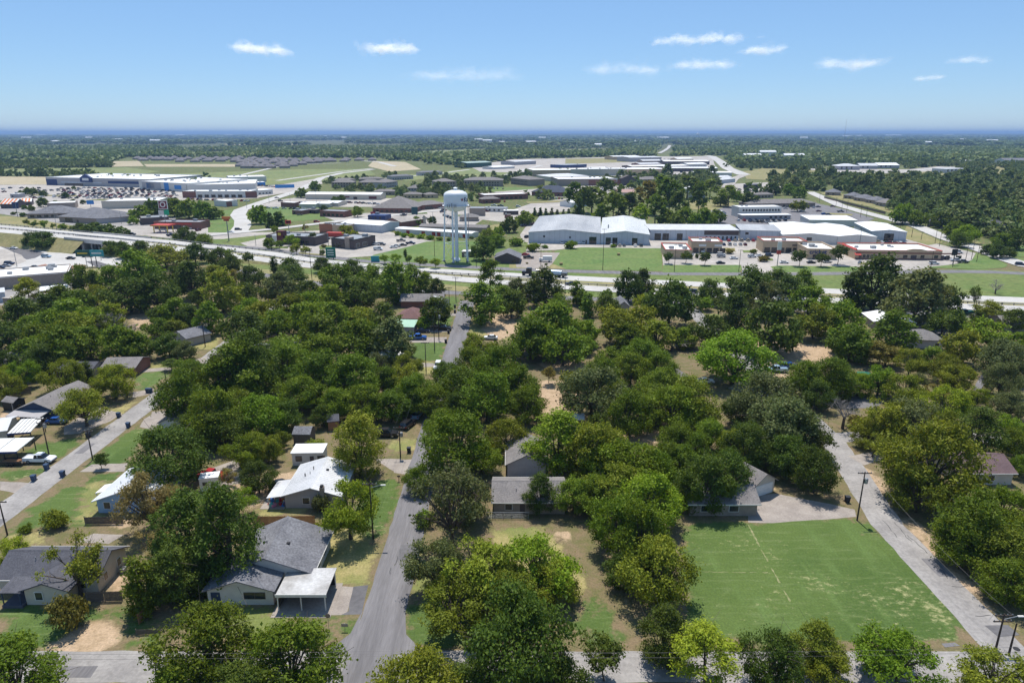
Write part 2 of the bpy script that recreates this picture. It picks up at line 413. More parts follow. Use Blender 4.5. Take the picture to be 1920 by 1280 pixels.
def ground_mat():
    m = bpy.data.materials.new("yard_ground"); m.use_nodes = True
    nt = m.node_tree; N = nt.nodes; L = nt.links; b = N["Principled BSDF"]
    b.inputs["Roughness"].default_value = 0.95; b.inputs["Specular IOR Level"].default_value = 0.15
    pos = N.new("ShaderNodeNewGeometry").outputs["Position"]
    def noise(scale, detail=5, rough=.6, stretch=None):
        n = N.new("ShaderNodeTexNoise"); n.inputs["Scale"].default_value = scale; n.inputs["Detail"].default_value = detail; n.inputs["Roughness"].default_value = rough
        co = pos
        if stretch:
            mp = N.new("ShaderNodeMapping"); mp.inputs["Scale"].default_value = stretch[:3]; mp.inputs["Rotation"].default_value = (0,0,stretch[3])
            L.new(pos, mp.inputs[0]); co = mp.outputs[0]
        L.new(co, n.inputs["Vector"]); return n.outputs[0]
    def rng(x, a, c, lo=0, hi=1):
        r = N.new("ShaderNodeMapRange"); r.interpolation_type = 'SMOOTHSTEP'
        for i, v in enumerate((a, c, lo, hi)): r.inputs[i+1].default_value = v
        L.new(x, r.inputs[0]); return r.outputs[0]
    def mix(f, a, c):
        x = N.new("ShaderNodeMix"); x.data_type = 'RGBA'
        L.new(f, x.inputs[0])
        for s, v in ((6, a), (7, c)):
            if isinstance(v, tuple): x.inputs[s].default_value = v+(1,)
            else: L.new(v, x.inputs[s])
        return x.outputs[2]
    def madd(x, m_, a_):
        q = N.new("ShaderNodeMath"); q.operation = 'MULTIPLY_ADD'; L.new(x, q.inputs[0]); q.inputs[1].default_value = m_; q.inputs[2].default_value = a_; return q.outputs[0]
    def add(x, y):
        q = N.new("ShaderNodeMath"); q.operation = 'ADD'; L.new(x, q.inputs[0]); L.new(y, q.inputs[1]); return q.outputs[0]
    big, med, fine = noise(.045, 5), noise(.35, 6, .68), noise(3.2, 4)
    edge = madd(med, 1.7, -.85)
    streak = noise(.5, 5, .65, (.35, 2.4, 1, .06))
    streak2 = noise(.13, 4, .6, (2.2, .5, 1, .5))
    litter = mix(rng(med, .35, .65), (.215,.16,.095), (.14,.135,.055))
    dirt = mix(rng(noise(.6,6,.7), .3, .7), (.50,.365,.245), (.36,.26,.16))
    dry = mix(rng(med, .35, .65), (.25,.235,.085), (.36,.30,.135))
    dry = mix(rng(big, .42, .62), dry, (.17,.20,.06))
    lawn = mix(rng(big, .35, .62), (.070,.116,.028), (.100,.148,.038))
    lawn = mix(rng(streak, .50, .72), lawn, (.14,.185,.065))
    lawn = mix(rng(streak2, .50, .75), lawn, (.115,.175,.05))
    straw = noise(.9, 7, .74, (.8, 1.3, 1, .5))
    thr = rng(add(madd(straw, .75, 0), madd(noise(.055, 4), .75, 0)), .83, .98)
    lawn = mix(thr, lawn, (.34,.33,.16))
    def att(nm):
        a = N.new("ShaderNodeAttribute"); a.attribute_name = nm; return a.outputs["Fac"]
    c = litter
    for nm, colr in (('dry', dry), ('dirt', dirt), ('lawn', lawn), ('wood', mix(rng(big, .3, .7), (.035,.055,.022), (.07,.085,.035)))):
        c = mix(rng(add(att(nm), edge), .30, .62), c, colr)
    fv = rng(fine, .3, .7, .82, 1.16)
    vm = N.new("ShaderNodeVectorMath"); vm.operation = 'SCALE'; L.new(c, vm.inputs[0]); L.new(fv, vm.inputs["Scale"])
    L.new(vm.outputs[0], b.inputs["Base Color"])
    bp = N.new("ShaderNodeBump"); bp.inputs["Strength"].default_value = .35; bp.inputs["Distance"].default_value = .12
    L.new(add(fine, straw), bp.inputs["Height"]); L.new(bp.outputs[0], b.inputs["Normal"])
    return m
me.materials.append(ground_mat())
ground = link(bpy.data.objects.new("ground", me))
tag(ground, "grass, dry soil and leaf litter ground under the whole town", None, None, "structure")

# ================================================================== sheets and strips
_zn = [0]
def sheet(name, pts, mat, z=0.012, px=True, jit=0.0, label=None):
    w_ = [G(x, y) for x, y in pts] if px else [Vector((x, y, 0)) for x, y in pts]
    out = []
    rr = random.Random(len(pts)*7+int(abs(w_[0].x)))
    for i, p in enumerate(w_):
        q = w_[(i+1) % len(w_)]
        n = max(1, int((q-p).length/1.8)) if jit else 1
        for k in range(n):
            c = p.lerp(q, k/n)
            if jit: c = c+Vector((rr.uniform(-jit, jit), rr.uniform(-jit, jit), 0))
            out.append((c.x, c.y))
    bm = bmesh.new()
    f = bm.faces.new([bm.verts.new((x, y, z)) for x, y in out])
    bmesh.ops.triangulate(bm, faces=[f])
    bmesh.ops.recalc_face_normals(bm, faces=bm.faces)
    me = bpy.data.meshes.new(name); bm.to_mesh(me); bm.free()
    for p in me.polygons:
        if p.normal.z < 0: p.flip()
    me.materials.append(mat)
    o = link(bpy.data.objects.new(name, me))
    return tag(o, label, None, None, "structure")
def strip(name, pts, width, mat, z=0.016, jit=0.0, step=None, label=None, thick=0.0):
    """a road along world points (x, y[, z])"""
    P = [Vector((p[0], p[1], (p[2] if len(p) > 2 else 0.0))) for p in pts]
    fine = []
    for a, c in zip(P, P[1:]):
        n = max(1, int((c-a).length/step)) if step else 1
        fine += [a.lerp(c, k/n) for k in range(n)]
    fine.append(P[-1])
    rr = random.Random(int(abs(P[0].x*13))+len(fine))
    mb = MB(); L, R = [], []
    for i, p in enumerate(fine):
        d = (fine[min(i+1, len(fine)-1)]-fine[max(i-1, 0)]); d.z = 0; d.normalize()
        n = Vector((-d.y, d.x, 0))
        a = width/2+(rr.uniform(-jit, jit) if jit else 0); c = width/2+(rr.uniform(-jit, jit) if jit else 0)
        L.append(p+n*a+Vector((0, 0, z))); R.append(p-n*c+Vector((0, 0, z)))
    k = len(fine)
    mb.add(L+R, [(i, i+k, i+k+1, i+1) for i in range(k-1)])
    if thick:
        lo = [v-Vector((0, 0, thick)) for v in L+R]
        mb.add(L+lo[:k], [(i, i+1, i+1+k, i+k) for i in range(k-1)])
        mb.add(R+lo[k:], [(i, i+k, i+1+k, i+1) for i in range(k-1)])
        mb.add(lo, [(i, i+1, i+k+1, i+k) for i in range(k-1)])
    me = bpy.data.meshes.new(name); me.from_pydata(mb.v, [], mb.f); me.materials.append(mat)
    for p in me.polygons:
        if not thick and p.normal.z < 0: p.flip()
    o = link(bpy.data.objects.new(name, me))
    return tag(o, label, None, None, "structure"), fine
def gp(pts): return [G(*p) for p in pts]

# neighbourhood streets (a square grid seen along its axis)
strip("street", [(-18.6, 52), (-18.4, 71.2), (-18, 90), (-18, 150), (-18, 270)], 6.0, ASPH, .024, .14, 2.2, "grey asphalt street running straight away in the middle")
strip("street", [(-91.2, 40), (-91.2, 150), (-91.5, 262)], 5.6, CONC, .016, .14, 2.2, "pale residential street at the left")
strip("street", [(64.8, 50), (65.0, 78), (65.2, 104), (68.2, 122), (70.8, 138), (70.2, 170), (69.0, 240), (69, 262)], 5.6, CONC, .016, .16, 2.2, "pale residential street at the right beside the lawn")
strip("street", [(-140, 71.2), (0, 71.2), (140, 71.2)], 5.4, CONC, .020, .14, 2.2, "pale cross street along the bottom")
strip("street", [(68, 139), (84, 141), (110, 139)], 5.0, CONC, .012, .14, 2.2)
for pg in ([(-21.2,74.0),(-15.2,74.0),(-15.2,82),(-14.4,77),(-12.4,74.6),(-10.5,73.6),(-10.5,73.2),(-25.5,73.2),(-25.5,73.7),(-23.6,74.8),(-22,77.2),(-21.2,82)],):
    sheet("street_corner", pg, ASPH, .028, px=False, jit=.06)
TAR = M("tar_seal", (.05,.05,.052), None, 2, .7, world_co=True)
cr_ = random.Random(4)
for k in range(26):
    x0, y0, lx, ly = cr_.choice([(-18, 76, 2.6, 80), (-18, 76, 2.6, 80), (66, 76, 1.6, 26), (-91.2, 76, 2.2, 70), (-60, 71.2, 40, 1.8), (30, 71.2, 30, 1.8)])
    px0 = Vector((x0+cr_.uniform(-lx, lx)*.9, y0+cr_.uniform(0, 1)*ly, 0)); along = ly > lx
    pts_ = []; q = px0.copy(); dv = Vector((0, 1, 0)) if (along and cr_.random() < .6) else Vector((1, 0, 0)) if along else Vector((0, 1, 0)) if cr_.random() < .5 else Vector((1, 0, 0))
    for j in range(cr_.randint(4, 9)):
        pts_.append((q.x, q.y)); q = q+dv*cr_.uniform(.4, .9)+Vector((cr_.uniform(-.2, .2), cr_.uniform(-.2, .2), 0))
        if along and abs(q.x-x0) > 2.6: break
        if not along and abs(q.y-y0) > 2.3: break
    if len(pts_) > 2: strip("road_crack", pts_, .09, TAR, .034, .02)
for x, y, a, b in ((-17, 96, 1.3, 2.2), (-19.6, 118, 1.0, 3.0), (66.5, 92, 1.1, 2.4), (-90, 104, 1.2, 2.0), (-55, 70.2, 2.4, 1.0), (-92, 134, .9, 2.6), (20, 72, 2.0, .9)):
    sheet("road_patch", [(x-a, y-b), (x+a, y-b*.9), (x+a*.9, y+b), (x-a, y+b*.95)], ASPHD if abs(x) < 30 and y > 74 else ASPH, .031, px=False, jit=.08)
WORN = M("worn_track", (.34,.31,.17), (.13,.17,.05), 1.2, .95, world_co=True, fine=.2, detail=8)
for a_, b_ in (((1403,983),(1424,1024)), ((1427,1030),(1440,1052)), ((1446,1064),(1462,1092)), ((1470,1106),(1482,1128)), ((1300,1071),(1440,1073))):
    strip("worn_track", [tuple(G(*a_))[:2], tuple(G(*b_))[:2]], .22 if a_[0] > 1350 else .12, WORN, .012, .10, .5)
# tar patches and worn joints at the lower right junction
sheet("road_patch", [(1846,1172),(1890,1171),(1912,1190),(1872,1194)], ASPHD, .026)
sheet("road_patch", [(1765,1206),(1790,1204),(1800,1210),(1772,1213)], ASPH, .026)
mh = MB(); mh.lathe([(.42,0),(.42,.012),(.0,.014)], 14)
# driveways and yards of concrete
drive = [
 ("driveway", [(522,1154),(640,1153),(652,1146),(664,1100),(622,1098),(612,1102),(520,1112)], DRIVE),
 ("driveway", [(640,1153),(677,1150),(690,1096),(662,1099),(652,1146)], ASPHD),
 ("driveway", [(1402,979),(1402,948),(1415,928),(1455,925),(1560,945),(1602,955),(1606,968),(1560,972),(1450,980)], DRIVE),
 ("driveway", [(740,862),(782,860),(784,880),(758,889),(738,886)], DRIVE),
 ("driveway", [(120,800),(180,762),(230,775),(205,790),(150,812),(120,815)], DRIVE),
 ("driveway", [(288,775),(322,772),(318,812),(262,800),(270,786)], DRIVE),
 ("driveway", [(280,790),(325,782),(325,768),(285,772)], DRIVE),
 ("driveway", [(150,884),(172,870),(240,868),(232,884)], DRIVE),
 ("driveway", [(0,902),(60,905),(30,925),(0,918)], DRIVE),
 ("driveway", [(375,885),(440,862),(470,880),(460,905),(400,912)], DRIVE),
 ("driveway", [(140,1016),(175,1000),(232,1002),(205,1019)], DRIVE),
 ("driveway", [(250,735),(290,728),(285,738),(248,746)], DRIVE),
 ("driveway", [(262,692),(320,688),(322,694),(262,698)], DRIVE),
 ("driveway", [(768,632),(838,632),(836,642),(768,642)], DRIVE),
 ("driveway", [(788,614),(842,614),(842,622),(786,624)], DRIVE),
 ("driveway", [(790,680),(830,681),(828,688),(788,688)], DRIVE),
 ("driveway", [(838,587),(858,587),(856,592),(836,592)], DRIVE),
 ("driveway", [(700,860),(752,860),(760,890),(742,885)], DRIVE),
 ("driveway", [(1365,728),(1400,705),(1440,715),(1470,740),(1430,745)], CONC),
 ("driveway", [(1585,765),(1600,742),(1660,752),(1640,765)], ASPH),
 ("driveway", [(1590,855),(1700,835),(1690,850),(1620,872)], DRIVE),
 ("driveway", [(1712,612),(1745,600),(1822,615),(1810,640),(1770,640),(1720,628)], ASPH),
 ("driveway", [(1825,730),(1845,690),(1850,712),(1838,735)], ASPH),
 ("driveway", [(1800,885),(1860,880),(1870,895),(1810,900)], DRIVE),
 ("driveway", [(362,675),(388,668),(382,690),(358,692)], DRIVE),
 ("driveway", [(430,655),(500,640),(560,640),(548,650),(470,668),(440,672)], ASPHD),
]
for i, (nm, pg, mt) in enumerate(drive):
    sheet(nm, pg, mt, .008+.0006*i, jit=.1)

# ---- the highway
UP = [(-260,404,6.5),(0,425,6.5),(120,436,6.5),(200,443,6.5),(317,454,5.0),(400,464,3.2),(500,475,1.5),(586,488.5,.4),(680,498,.2),(740,503,.2),(980,517,.2),(1240,529.5,.2),(1375,536,.2),(1542,545,.2),(1801,558,.2),(1903,562,.2),(2200,574,.2)]
LO = [(-260,411,6.5),(0,432.5,6.5),(120,443,6.5),(215,452,6.5),(300,462,5.0),(346,468,4.0),(440,480,2.2),(500,487,1.2),(567,496.5,.4),(680,507,.2),(740,511.5,.2),(856,523,.2),(980,532,.2),(1116,541,.2),(1278,549,.2),(1400,555.5,.2),(1562,563,.2),(1805,574.5,.2),(1893,578,.2),(2200,592,.2)]
UPW, LOW = gp(UP), gp(LO)
sheet("roadside_grass", [(300,475),(430,462),(580,475),(740,489),(980,503),(1240,510),(1480,511),(1680,507),(1840,504),(2300,535),(2300,650),(1900,606),(1600,588),(1290,566),(1000,553),(860,546),(740,531),(600,516),(430,500),(300,490)], GREEN, .03)
sheet("dry_verge", [(430,497),(560,512),(640,522),(600,530),(480,516)], DRY, .045)
sheet("dry_verge", [(640,517),(700,520),(900,540),(1100,550),(1100,556),(860,546)], DRY, .045)
hw1, fu = strip("highway", UPW, 10.5, HWY, .06, 0, 8, "pale concrete highway carriageway on the far side", .0)
hw2, fl = strip("highway", LOW, 10.5, HWY, .06, 0, 8, "pale concrete highway carriageway on the near side", .0)
mm = MB()
def side(fine, off):
    out = []
    for i, p in enumerate(fine):
        d = (fine[min(i+1, len(fine)-1)]-fine[max(i-1, 0)]); d.z = 0; d.normalize()
        out.append(p+Vector((-d.y, d.x, 0))*off)
    return out
ku = [fu[int(round(i*(len(fu)-1)/119))] for i in range(120)]
kl = [fl[int(round(i*(len(fl)-1)/119))] for i in range(120)]
A_, B_ = side(ku, -5.2), side(kl, 5.2)
mm.add([p+Vector((0,0,.04)) for p in A_]+[p+Vector((0,0,.04)) for p in B_], [(i, i+1, i+121, i+120) for i in range(119)])
med = mk("median_strip", mm, DRY); tag(med, "dry grass median between the highway carriageways", None, None, "structure")
# embankment slopes with a gap where the road passes under
def slope(name, fine, sgn, gap):
    e0 = side(fine, sgn*5.3); mbs = MB()
    for i in range(len(fine)-1):
        p, q = fine[i], fine[i+1]
        if p.z < .35: continue
        if gap[0] < p.x < gap[1]: continue
        d = (q-p); d.z = 0; d.normalize(); n = Vector((-d.y, d.x, 0))*sgn
        a, c = e0[i]+Vector((0,0,.05)), e0[i+1]+Vector((0,0,.05))
        a2 = a+n*(p.z*1.4); a2.z = -.05; c2 = c+n*(q.z*1.4); c2.z = -.05
        mbs.add([a, c, c2, a2], [(0, 1, 2, 3)])
    o = mk(name, mbs, DRY); return tag(o, "dry grass embankment carrying the raised highway", None, None, "structure")
gA, gB = G(148,452,6.5).x, G(212,452,6.5).x
slope("embankment", fl, -1, (gA, gB)); slope("embankment", fu, 1, (gA, gB))
# overpass: deck edge, abutments and columns
gap_l = [p for p in fl if gA-14 < p.x < gB+14]; gap_u = [p for p in fu if gA-14 < p.x < gB+14]
br = empty("highway_overpass", ((gA+gB)/2, gap_l[len(gap_l)//2].y, 0), 0, "concrete highway overpass above the underpass road at the left", "bridge")
def loc_mb(mb, o):
    c = o.location; mb.v = [(x-c.x, y-c.y, z-c.z) for x, y, z in mb.v]; return mb
d_ = MB()
for fine in (gap_l, gap_u):
    for a, c in zip(fine, fine[1:]):
        for s in (-1, 1):
            n = Vector((-(c-a).y, (c-a).x, 0)).normalized()*s*5.4
            p, q = a+n, c+n; m_ = n.normalized()*.4
            d_.add([p+Vector((0,0,-1.4)), q+Vector((0,0,-1.4)), q+Vector((0,0,.9)), p+Vector((0,0,.9)),
                    p+m_+Vector((0,0,-1.4)), q+m_+Vector((0,0,-1.4)), q+m_+Vector((0,0,.9)), p+m_+Vector((0,0,.9))],
                   [(0,1,2,3),(7,6,5,4),(3,2,6,7),(0,4,5,1)])
        n = Vector((-(c-a).y, (c-a).x, 0)).normalized()*5.4
        d_.add([a-n+Vector((0,0,-1.0)), c-n+Vector((0,0,-1.0)), c+n+Vector((0,0,-1.0)), a+n+Vector((0,0,-1.0))], [(0,1,2,3)])
mk("deck", loc_mb(d_, br), HWY, br)
for xg in (gA, gB):
    yl = min(gap_l, key=lambda p: abs(p.x-xg)).y-5; yu = min(gap_u, key=lambda p: abs(p.x-xg)).y+5
    mk("abutment", loc_mb(MB().box(xg-.6, xg+.6, yl, yu, 0, 5.4), br), HWY, br)
for t in (.33, .66):
    x = gA+(gB-gA)*t
    for fine in (gap_l, gap_u):
        p = min(fine, key=lambda q: abs(q.x-x))
        for s in (-3, 0, 3):
            mk("column", loc_mb(MB().tube((p.x, p.y+s, 0), (p.x, p.y+s, 5.5), .5, n=8), br), HWY, br)
# barriers
def barrier(name, fine, off, label, hgt=.8, every=4.0, lim=None):
    e = side(fine, off)
    e = [p for p in e if lim is None or lim[0] < p.x < lim[1]]
    root = empty(name, e[len(e)//2], 0, label, "guard rail")
    r, ps, acc = MB(), MB(), 0
    for a, c in zip(e, e[1:]):
        n = Vector((-(c-a).y, (c-a).x, 0)).normalized()*.09
        for z0, z1 in ((hgt-.32, hgt),):
            up0, up1 = Vector((0,0,z0)), Vector((0,0,z1))
            r.add([a-n+up0, c-n+up0, c-n+up1, a-n+up1, a+n+up0, c+n+up0, c+n+up1, a+n+up1],
                  [(0,1,2,3),(7,6,5,4),(3,2,6,7),(0,4,5,1)])
        L_ = (c-a).length; k = 0.0
        while k < L_:
            p = a.lerp(c, k/L_); ps.box(p.x-.12, p.x+.12, p.y-.12, p.y+.12, p.z-.2, p.z+hgt+.12); k += every
    mk("rail", loc_mb(r, root), GREYM, root)
    o = mk("posts", loc_mb(ps, root), WOODG, root); o["kind"] = "stuff"
    return root
barrier("guard_rail", fl, 5.9, "guard rail along the near edge of the highway median")
barrier("guard_rail", fu, -5.9, "guard rail along the far edge of the highway median", lim=(-400, 20))
barrier("guard_rail", fu, 5.9, "guard rail on the outer far edge of the raised highway", lim=(-400, -90))
# service roads
strip("service_road", gp([(392,459),(500,467),(577,478),(680,489.5),(740,493.5),(860,500),(980,505.5),(1100,509.5),(1240,513),(1400,514),(1517,513.5),(1679,510.5),(1790,509),(1860,510),(1960,515),(2200,527)]), 7.5, ASPH, .07, 0, 8, "grey service road beyond the highway")
strip("service_road", gp([(430,505),(560,527),(640,537),(740,543),(850,549),(1000,556),(1150,562),(1300,570),(1500,580),(1700,586),(1900,596),(2200,612)]), 6.5, ASPH, .07, 0, 8, "grey service road on the near side of the highway")
strip("highway_ramp", gp([(1350,538),(1200,541),(1116,538)]), 4, HWY, .05, 0, 8)

# ---- commercial ground beyond the highway
com = [
 ("parking_lot", [(-260,349),(100,346),(290,351),(480,357),(485,372),(340,377),(300,375),(190,373),(150,376),(0,376),(-260,376)], CONCL, "pale parking lot before the large white roofed stores"),
 ("parking_lot", [(-260,388),(30,386),(150,391),(250,403),(330,408),(320,442),(240,441),(120,420),(0,401),(-260,388)], CONC, None),
 ("parking_lot", [(30,376),(190,376),(300,388),(250,400),(150,392),(0,390)], CONCL, None),
 ("grass_patch", [(-260,392),(50,407),(120,421),(240,444),(390,458),(200,440),(0,421),(-260,400)], DRY, None),
 ("parking_lot", [(190,424),(390,424),(430,437),(560,434),(600,432),(600,440),(440,448),(340,449),(220,436)], CONCL, None),
 ("grass_patch", [(390,421),(458,419),(462,428),(440,436),(390,436)], GREENB, None),
 ("grass_patch", [(410,405),(440,402),(452,418),(400,420),(385,412)], GREENB, None),
 ("grass_patch", [(405,395),(445,393),(440,402),(408,402)], GREENB, None),
 ("grass_patch", [(462,400),(480,391),(520,388),(600,389),(660,395),(640,408),(560,414),(500,420),(476,413)], GREENB, None),
 ("grass_patch", [(400,450),(500,440),(505,445),(465,458),(540,466),(600,474),(570,478),(400,460)], GREEN, None),
 ("parking_lot", [(450,456),(500,445),(600,437),(720,432),(770,445),(815,453),(755,470),(700,480),(640,484),(560,473),(470,464)], CONCL, "pale restaurant parking lot behind the highway"),
 ("parking_lot", [(478,388),(520,375),(560,370),(740,372),(740,388),(600,388)], CONCL, None),
 ("parking_lot", [(600,404),(720,398),(790,388),(900,388),(960,394),(1000,380),(1065,372),(1070,396),(980,402),(955,418),(905,412),(880,428),(790,418),(720,428),(640,418)], CONCL, "wide pale paved area around the shops behind the water tower"),
 ("grass_patch", [(690,488),(700,478),(760,464),(800,453),(900,452),(908,488),(960,496),(960,502),(740,490)], GREENB, "green lawn under the water tower"),
 ("grass_patch", [(1040,471),(1090,463),(1240,466),(1242,509),(1062,505),(1037,500)], GREENB, "large green lawn in front of the long steel warehouse"),
 ("dry_verge", [(955,494),(1040,496),(1060,504),(955,503)], DRY, None),
 ("parking_lot", [(965,472),(1050,474),(1036,494),(1022,505),(968,501)], DRIVE, None),
 ("parking_lot", [(975,440),(990,420),(1010,425),(1000,452),(1240,450),(1250,466),(1090,464),(1040,469),(985,471)], CONCL, None),
 ("parking_lot", [(1240,446),(1460,447),(1640,456),(1700,448),(1760,458),(1830,475),(1822,490),(1740,503),(1690,508),(1470,512),(1392,512),(1390,497),(1243,497)], CONCL, "wide pale parking lot around the tan shops"),
 ("grass_patch", [(1243,497),(1388,497),(1392,504),(1386,511),(1242,511)], GREENB, None),
 ("grass_patch", [(1444,500),(1462,498),(1600,500),(1692,504),(1682,509),(1470,511),(1454,508)], GREENB, None),
 ("grass_patch", [(1728,502),(1790,496),(1822,488),(1830,474),(1858,482),(1890,497),(1884,502),(1840,505)], GREENB, None),
 ("grass_patch", [(1838,458),(1925,462),(2100,470),(2100,486),(1925,481),(1884,482)], GREENB, None),
 ("grass_patch", [(1900,484),(2100,492),(2100,500),(1925,494)], GREENB, None),
 ("dry_verge", [(1536,362),(1580,376),(1640,390),(1700,410),(1690,400),(1560,358)], DRY, None),
 ("dry_verge", [(1700,424),(1770,455),(1740,460),(1690,446)], DRY, None),
 ("dry_verge", [(1735,430),(1840,455),(1838,470),(1790,450)], DRY, None),
 ("parking_lot", [(1330,392),(1380,385),(1530,381),(1580,392),(1640,410),(1600,425),(1330,420)], ASPH, None),
 ("dry_verge", [(1290,372),(1350,375),(1380,384),(1330,396),(1295,392)], DRY, None),
 ("parking_lot", [(1375,345),(1440,342),(1470,352),(1440,365),(1380,362)], CONCL, None),
 ("bare_field", [(905,425),(940,420),(960,426),(930,436)], DRY, None),
 ("grass_patch", [(905,450),(990,455),(985,475),(955,480),(910,480)], GREEN, None),
 ("grass_patch", [(900,350),(1000,352),(1010,362),(905,364)], GREENB, None),
 ("grass_patch", [(735,378),(840,375),(840,388),(780,390)], GREEN, None),
 ("parking_lot", [(900,362),(1060,370),(1180,370),(1190,352),(1160,344),(1040,352)], CONCL, None),
 # far fields and lots
 ("bare_field", [(-260,329),(110,332),(90,346),(-260,349)], TANF, "bare tan field behind the store parking lot"),
 ("green_field", [(200,336),(330,326),(560,318),(690,317),(705,328),(600,340),(500,347),(420,336),(290,334)], FIELD, "green fields behind the stores"),
 ("green_field", [(-150,321),(60,316),(235,314),(300,322),(210,334),(100,329),(-150,328)], FIELD, None),
 ("green_field", [(-100,300),(110,297),(190,301),(60,306)], FIELD, None),
 ("green_field", [(740,285),(900,280),(960,286),(800,292)], FIELD, None),
 ("bare_field", [(1380,306),(1440,303),(1500,306),(1420,310)], DRY, None),
 ("green_field", [(1010,283),(1120,279),(1160,284),(1060,289)], FIELD, None),
 ("bare_field", [(200,303),(260,302),(270,312),(210,313)], TANF, None),
 ("bare_field", [(270,308),(450,308),(440,313),(275,313)], TANF, None),
 ("bare_field", [(700,302),(760,304),(790,318),(730,322),(690,312)], TANF, None),
 ("green_field", [(830,322),(920,312),(1000,318),(960,335),(840,338)], FIELD, None),
 ("parking_lot", [(880,312),(960,299),(1180,294),(1335,293),(1345,325),(1300,336),(1190,332),(900,322)], CONCL, "pale industrial yards in the distance"),
 ("green_field", [(1060,298),(1180,296),(1190,304),(1060,308)], DRY, None),
 ("bare_field", [(1392,322),(1430,316),(1550,321),(1565,333),(1440,338),(1400,336)], DRY, "dry tan field right of the far road"),
 ("parking_lot", [(1500,316),(1700,318),(1760,312),(1810,316),(1720,326),(1560,324)], CONCL, None),
 ("bare_field", [(1690,327),(1770,318),(1835,320),(1745,340)], DRY, None),
 ("bare_field", [(1800,326),(1870,312),(1905,322),(1870,336)], DRY, None),
 ("bare_field", [(410,271),(530,267),(575,270),(545,274)], TANF, "pale bare field far off in the woods"),
 ("parking_lot", [(450,352),(530,346),(600,334),(605,345),(560,358),(480,372)], CONCL, None),
 ("green_field", [(740,330),(840,322),(860,330),(760,340)], FIELD, None),
]
for i, (nm, pg, mt, lb) in enumerate(com):
    sheet(nm, pg, mt, .012+.0045*i, label=lb)
zr = .30
strip("road", gp([(330,447),(440,437),(520,429),(600,419.5),(655,413),(713,407),(790,398),(850,392)]), 9, HWY, zr, 0, 8, "pale road passing the round grass islands")
strip("road", gp([(446,437),(455,424),(455,414),(446,404),(452,394),(479,384),(518,371),(557,359),(585,345),(602,334),(640,325),(700,318)]), 12, HWY, zr+.01, 0, 8, "pale curving road climbing towards the stores")
strip("road", gp([(1517,360),(1545,372),(1576,386),(1625,400),(1718,424),(1776,448),(1835,467),(1880,484),(1925,499),(2100,520)]), 11, HWY, zr, 0, 8, "pale road running up the right edge of the shops")
strip("road", gp([(1325,292),(1335,293.5),(1350,303),(1365,316),(1395,328)]), 22, HWY, zr, 0, 20, "broad pale road climbing into the distance")
strip("road", gp([(1395,328),(1375,336),(1362,352)]), 14, CONCL, zr, 0, 20)
strip("road", gp([(1236,288),(1246,283),(1253,278),(1256,273)]), 14, HWY, zr+1, 0, 30, "far pale road strip between woods")
strip("road", gp([(420,336),(515,314),(540,309),(640,306)]), 9, HWY, zr, 0, 20)
strip("road", gp([(520,339),(640,322),(700,316)]), 9, HWY, zr, 0, 20)
strip("road", gp([(930,335),(985,318),(1015,310)]), 12, HWY, zr, 0, 20)
strip("road", gp([(680,302),(710,304),(740,312)]), 12, HWY, zr, 0, 20)
strip("road", gp([(720,335),(830,325),(880,318)]), 8, HWY, zr, 0, 20)
strip("road", gp([(1560,322),(1700,322),(1765,314),(1850,311)]), 10, HWY, zr, 0, 20)
# interchange under the overpass
sheet("road", [(-260,440),(0,446),(20,452),(90,473),(130,475),(190,471),(215,462),(225,440),(262,443),(225,478),(260,488),(235,497),(170,500),(90,505),(0,508),(-260,505)], HWY, .05, label="pale road junction below the overpass")
sheet("road", [(-100,446),(2,449),(34,461),(84,475),(66,484),(50,487),(30,475),(0,462),(-100,455)], ASPHD, .06, label="dark asphalt slip road at the far left")
sheet("road", [(160,490),(180,489),(215,500),(185,503)], ASPHD, .06)
sheet("paved_island", [(30,508),(85,495),(90,497),(40,509)], BRICKPAVE, .07)
sheet("paved_island", [(95,503),(150,496),(162,497),(160,502),(100,505)], BRICKPAVE, .07)
sheet("grass_patch", [(100,504),(200,503),(225,510),(100,516)], DRY, .05)
sheet("grass_patch", [(5,447),(40,440),(150,455),(170,470),(95,474),(50,462)], DRY, .045)
sheet("parking_lot", [(-260,508),(0,509),(95,509),(140,516),(130,560),(60,572),(-260,575)], CONC, .045)
sheet("parking_lot", [(-200,465),(10,468),(40,478),(50,490),(20,500),(-200,505)], CONCL, .062)
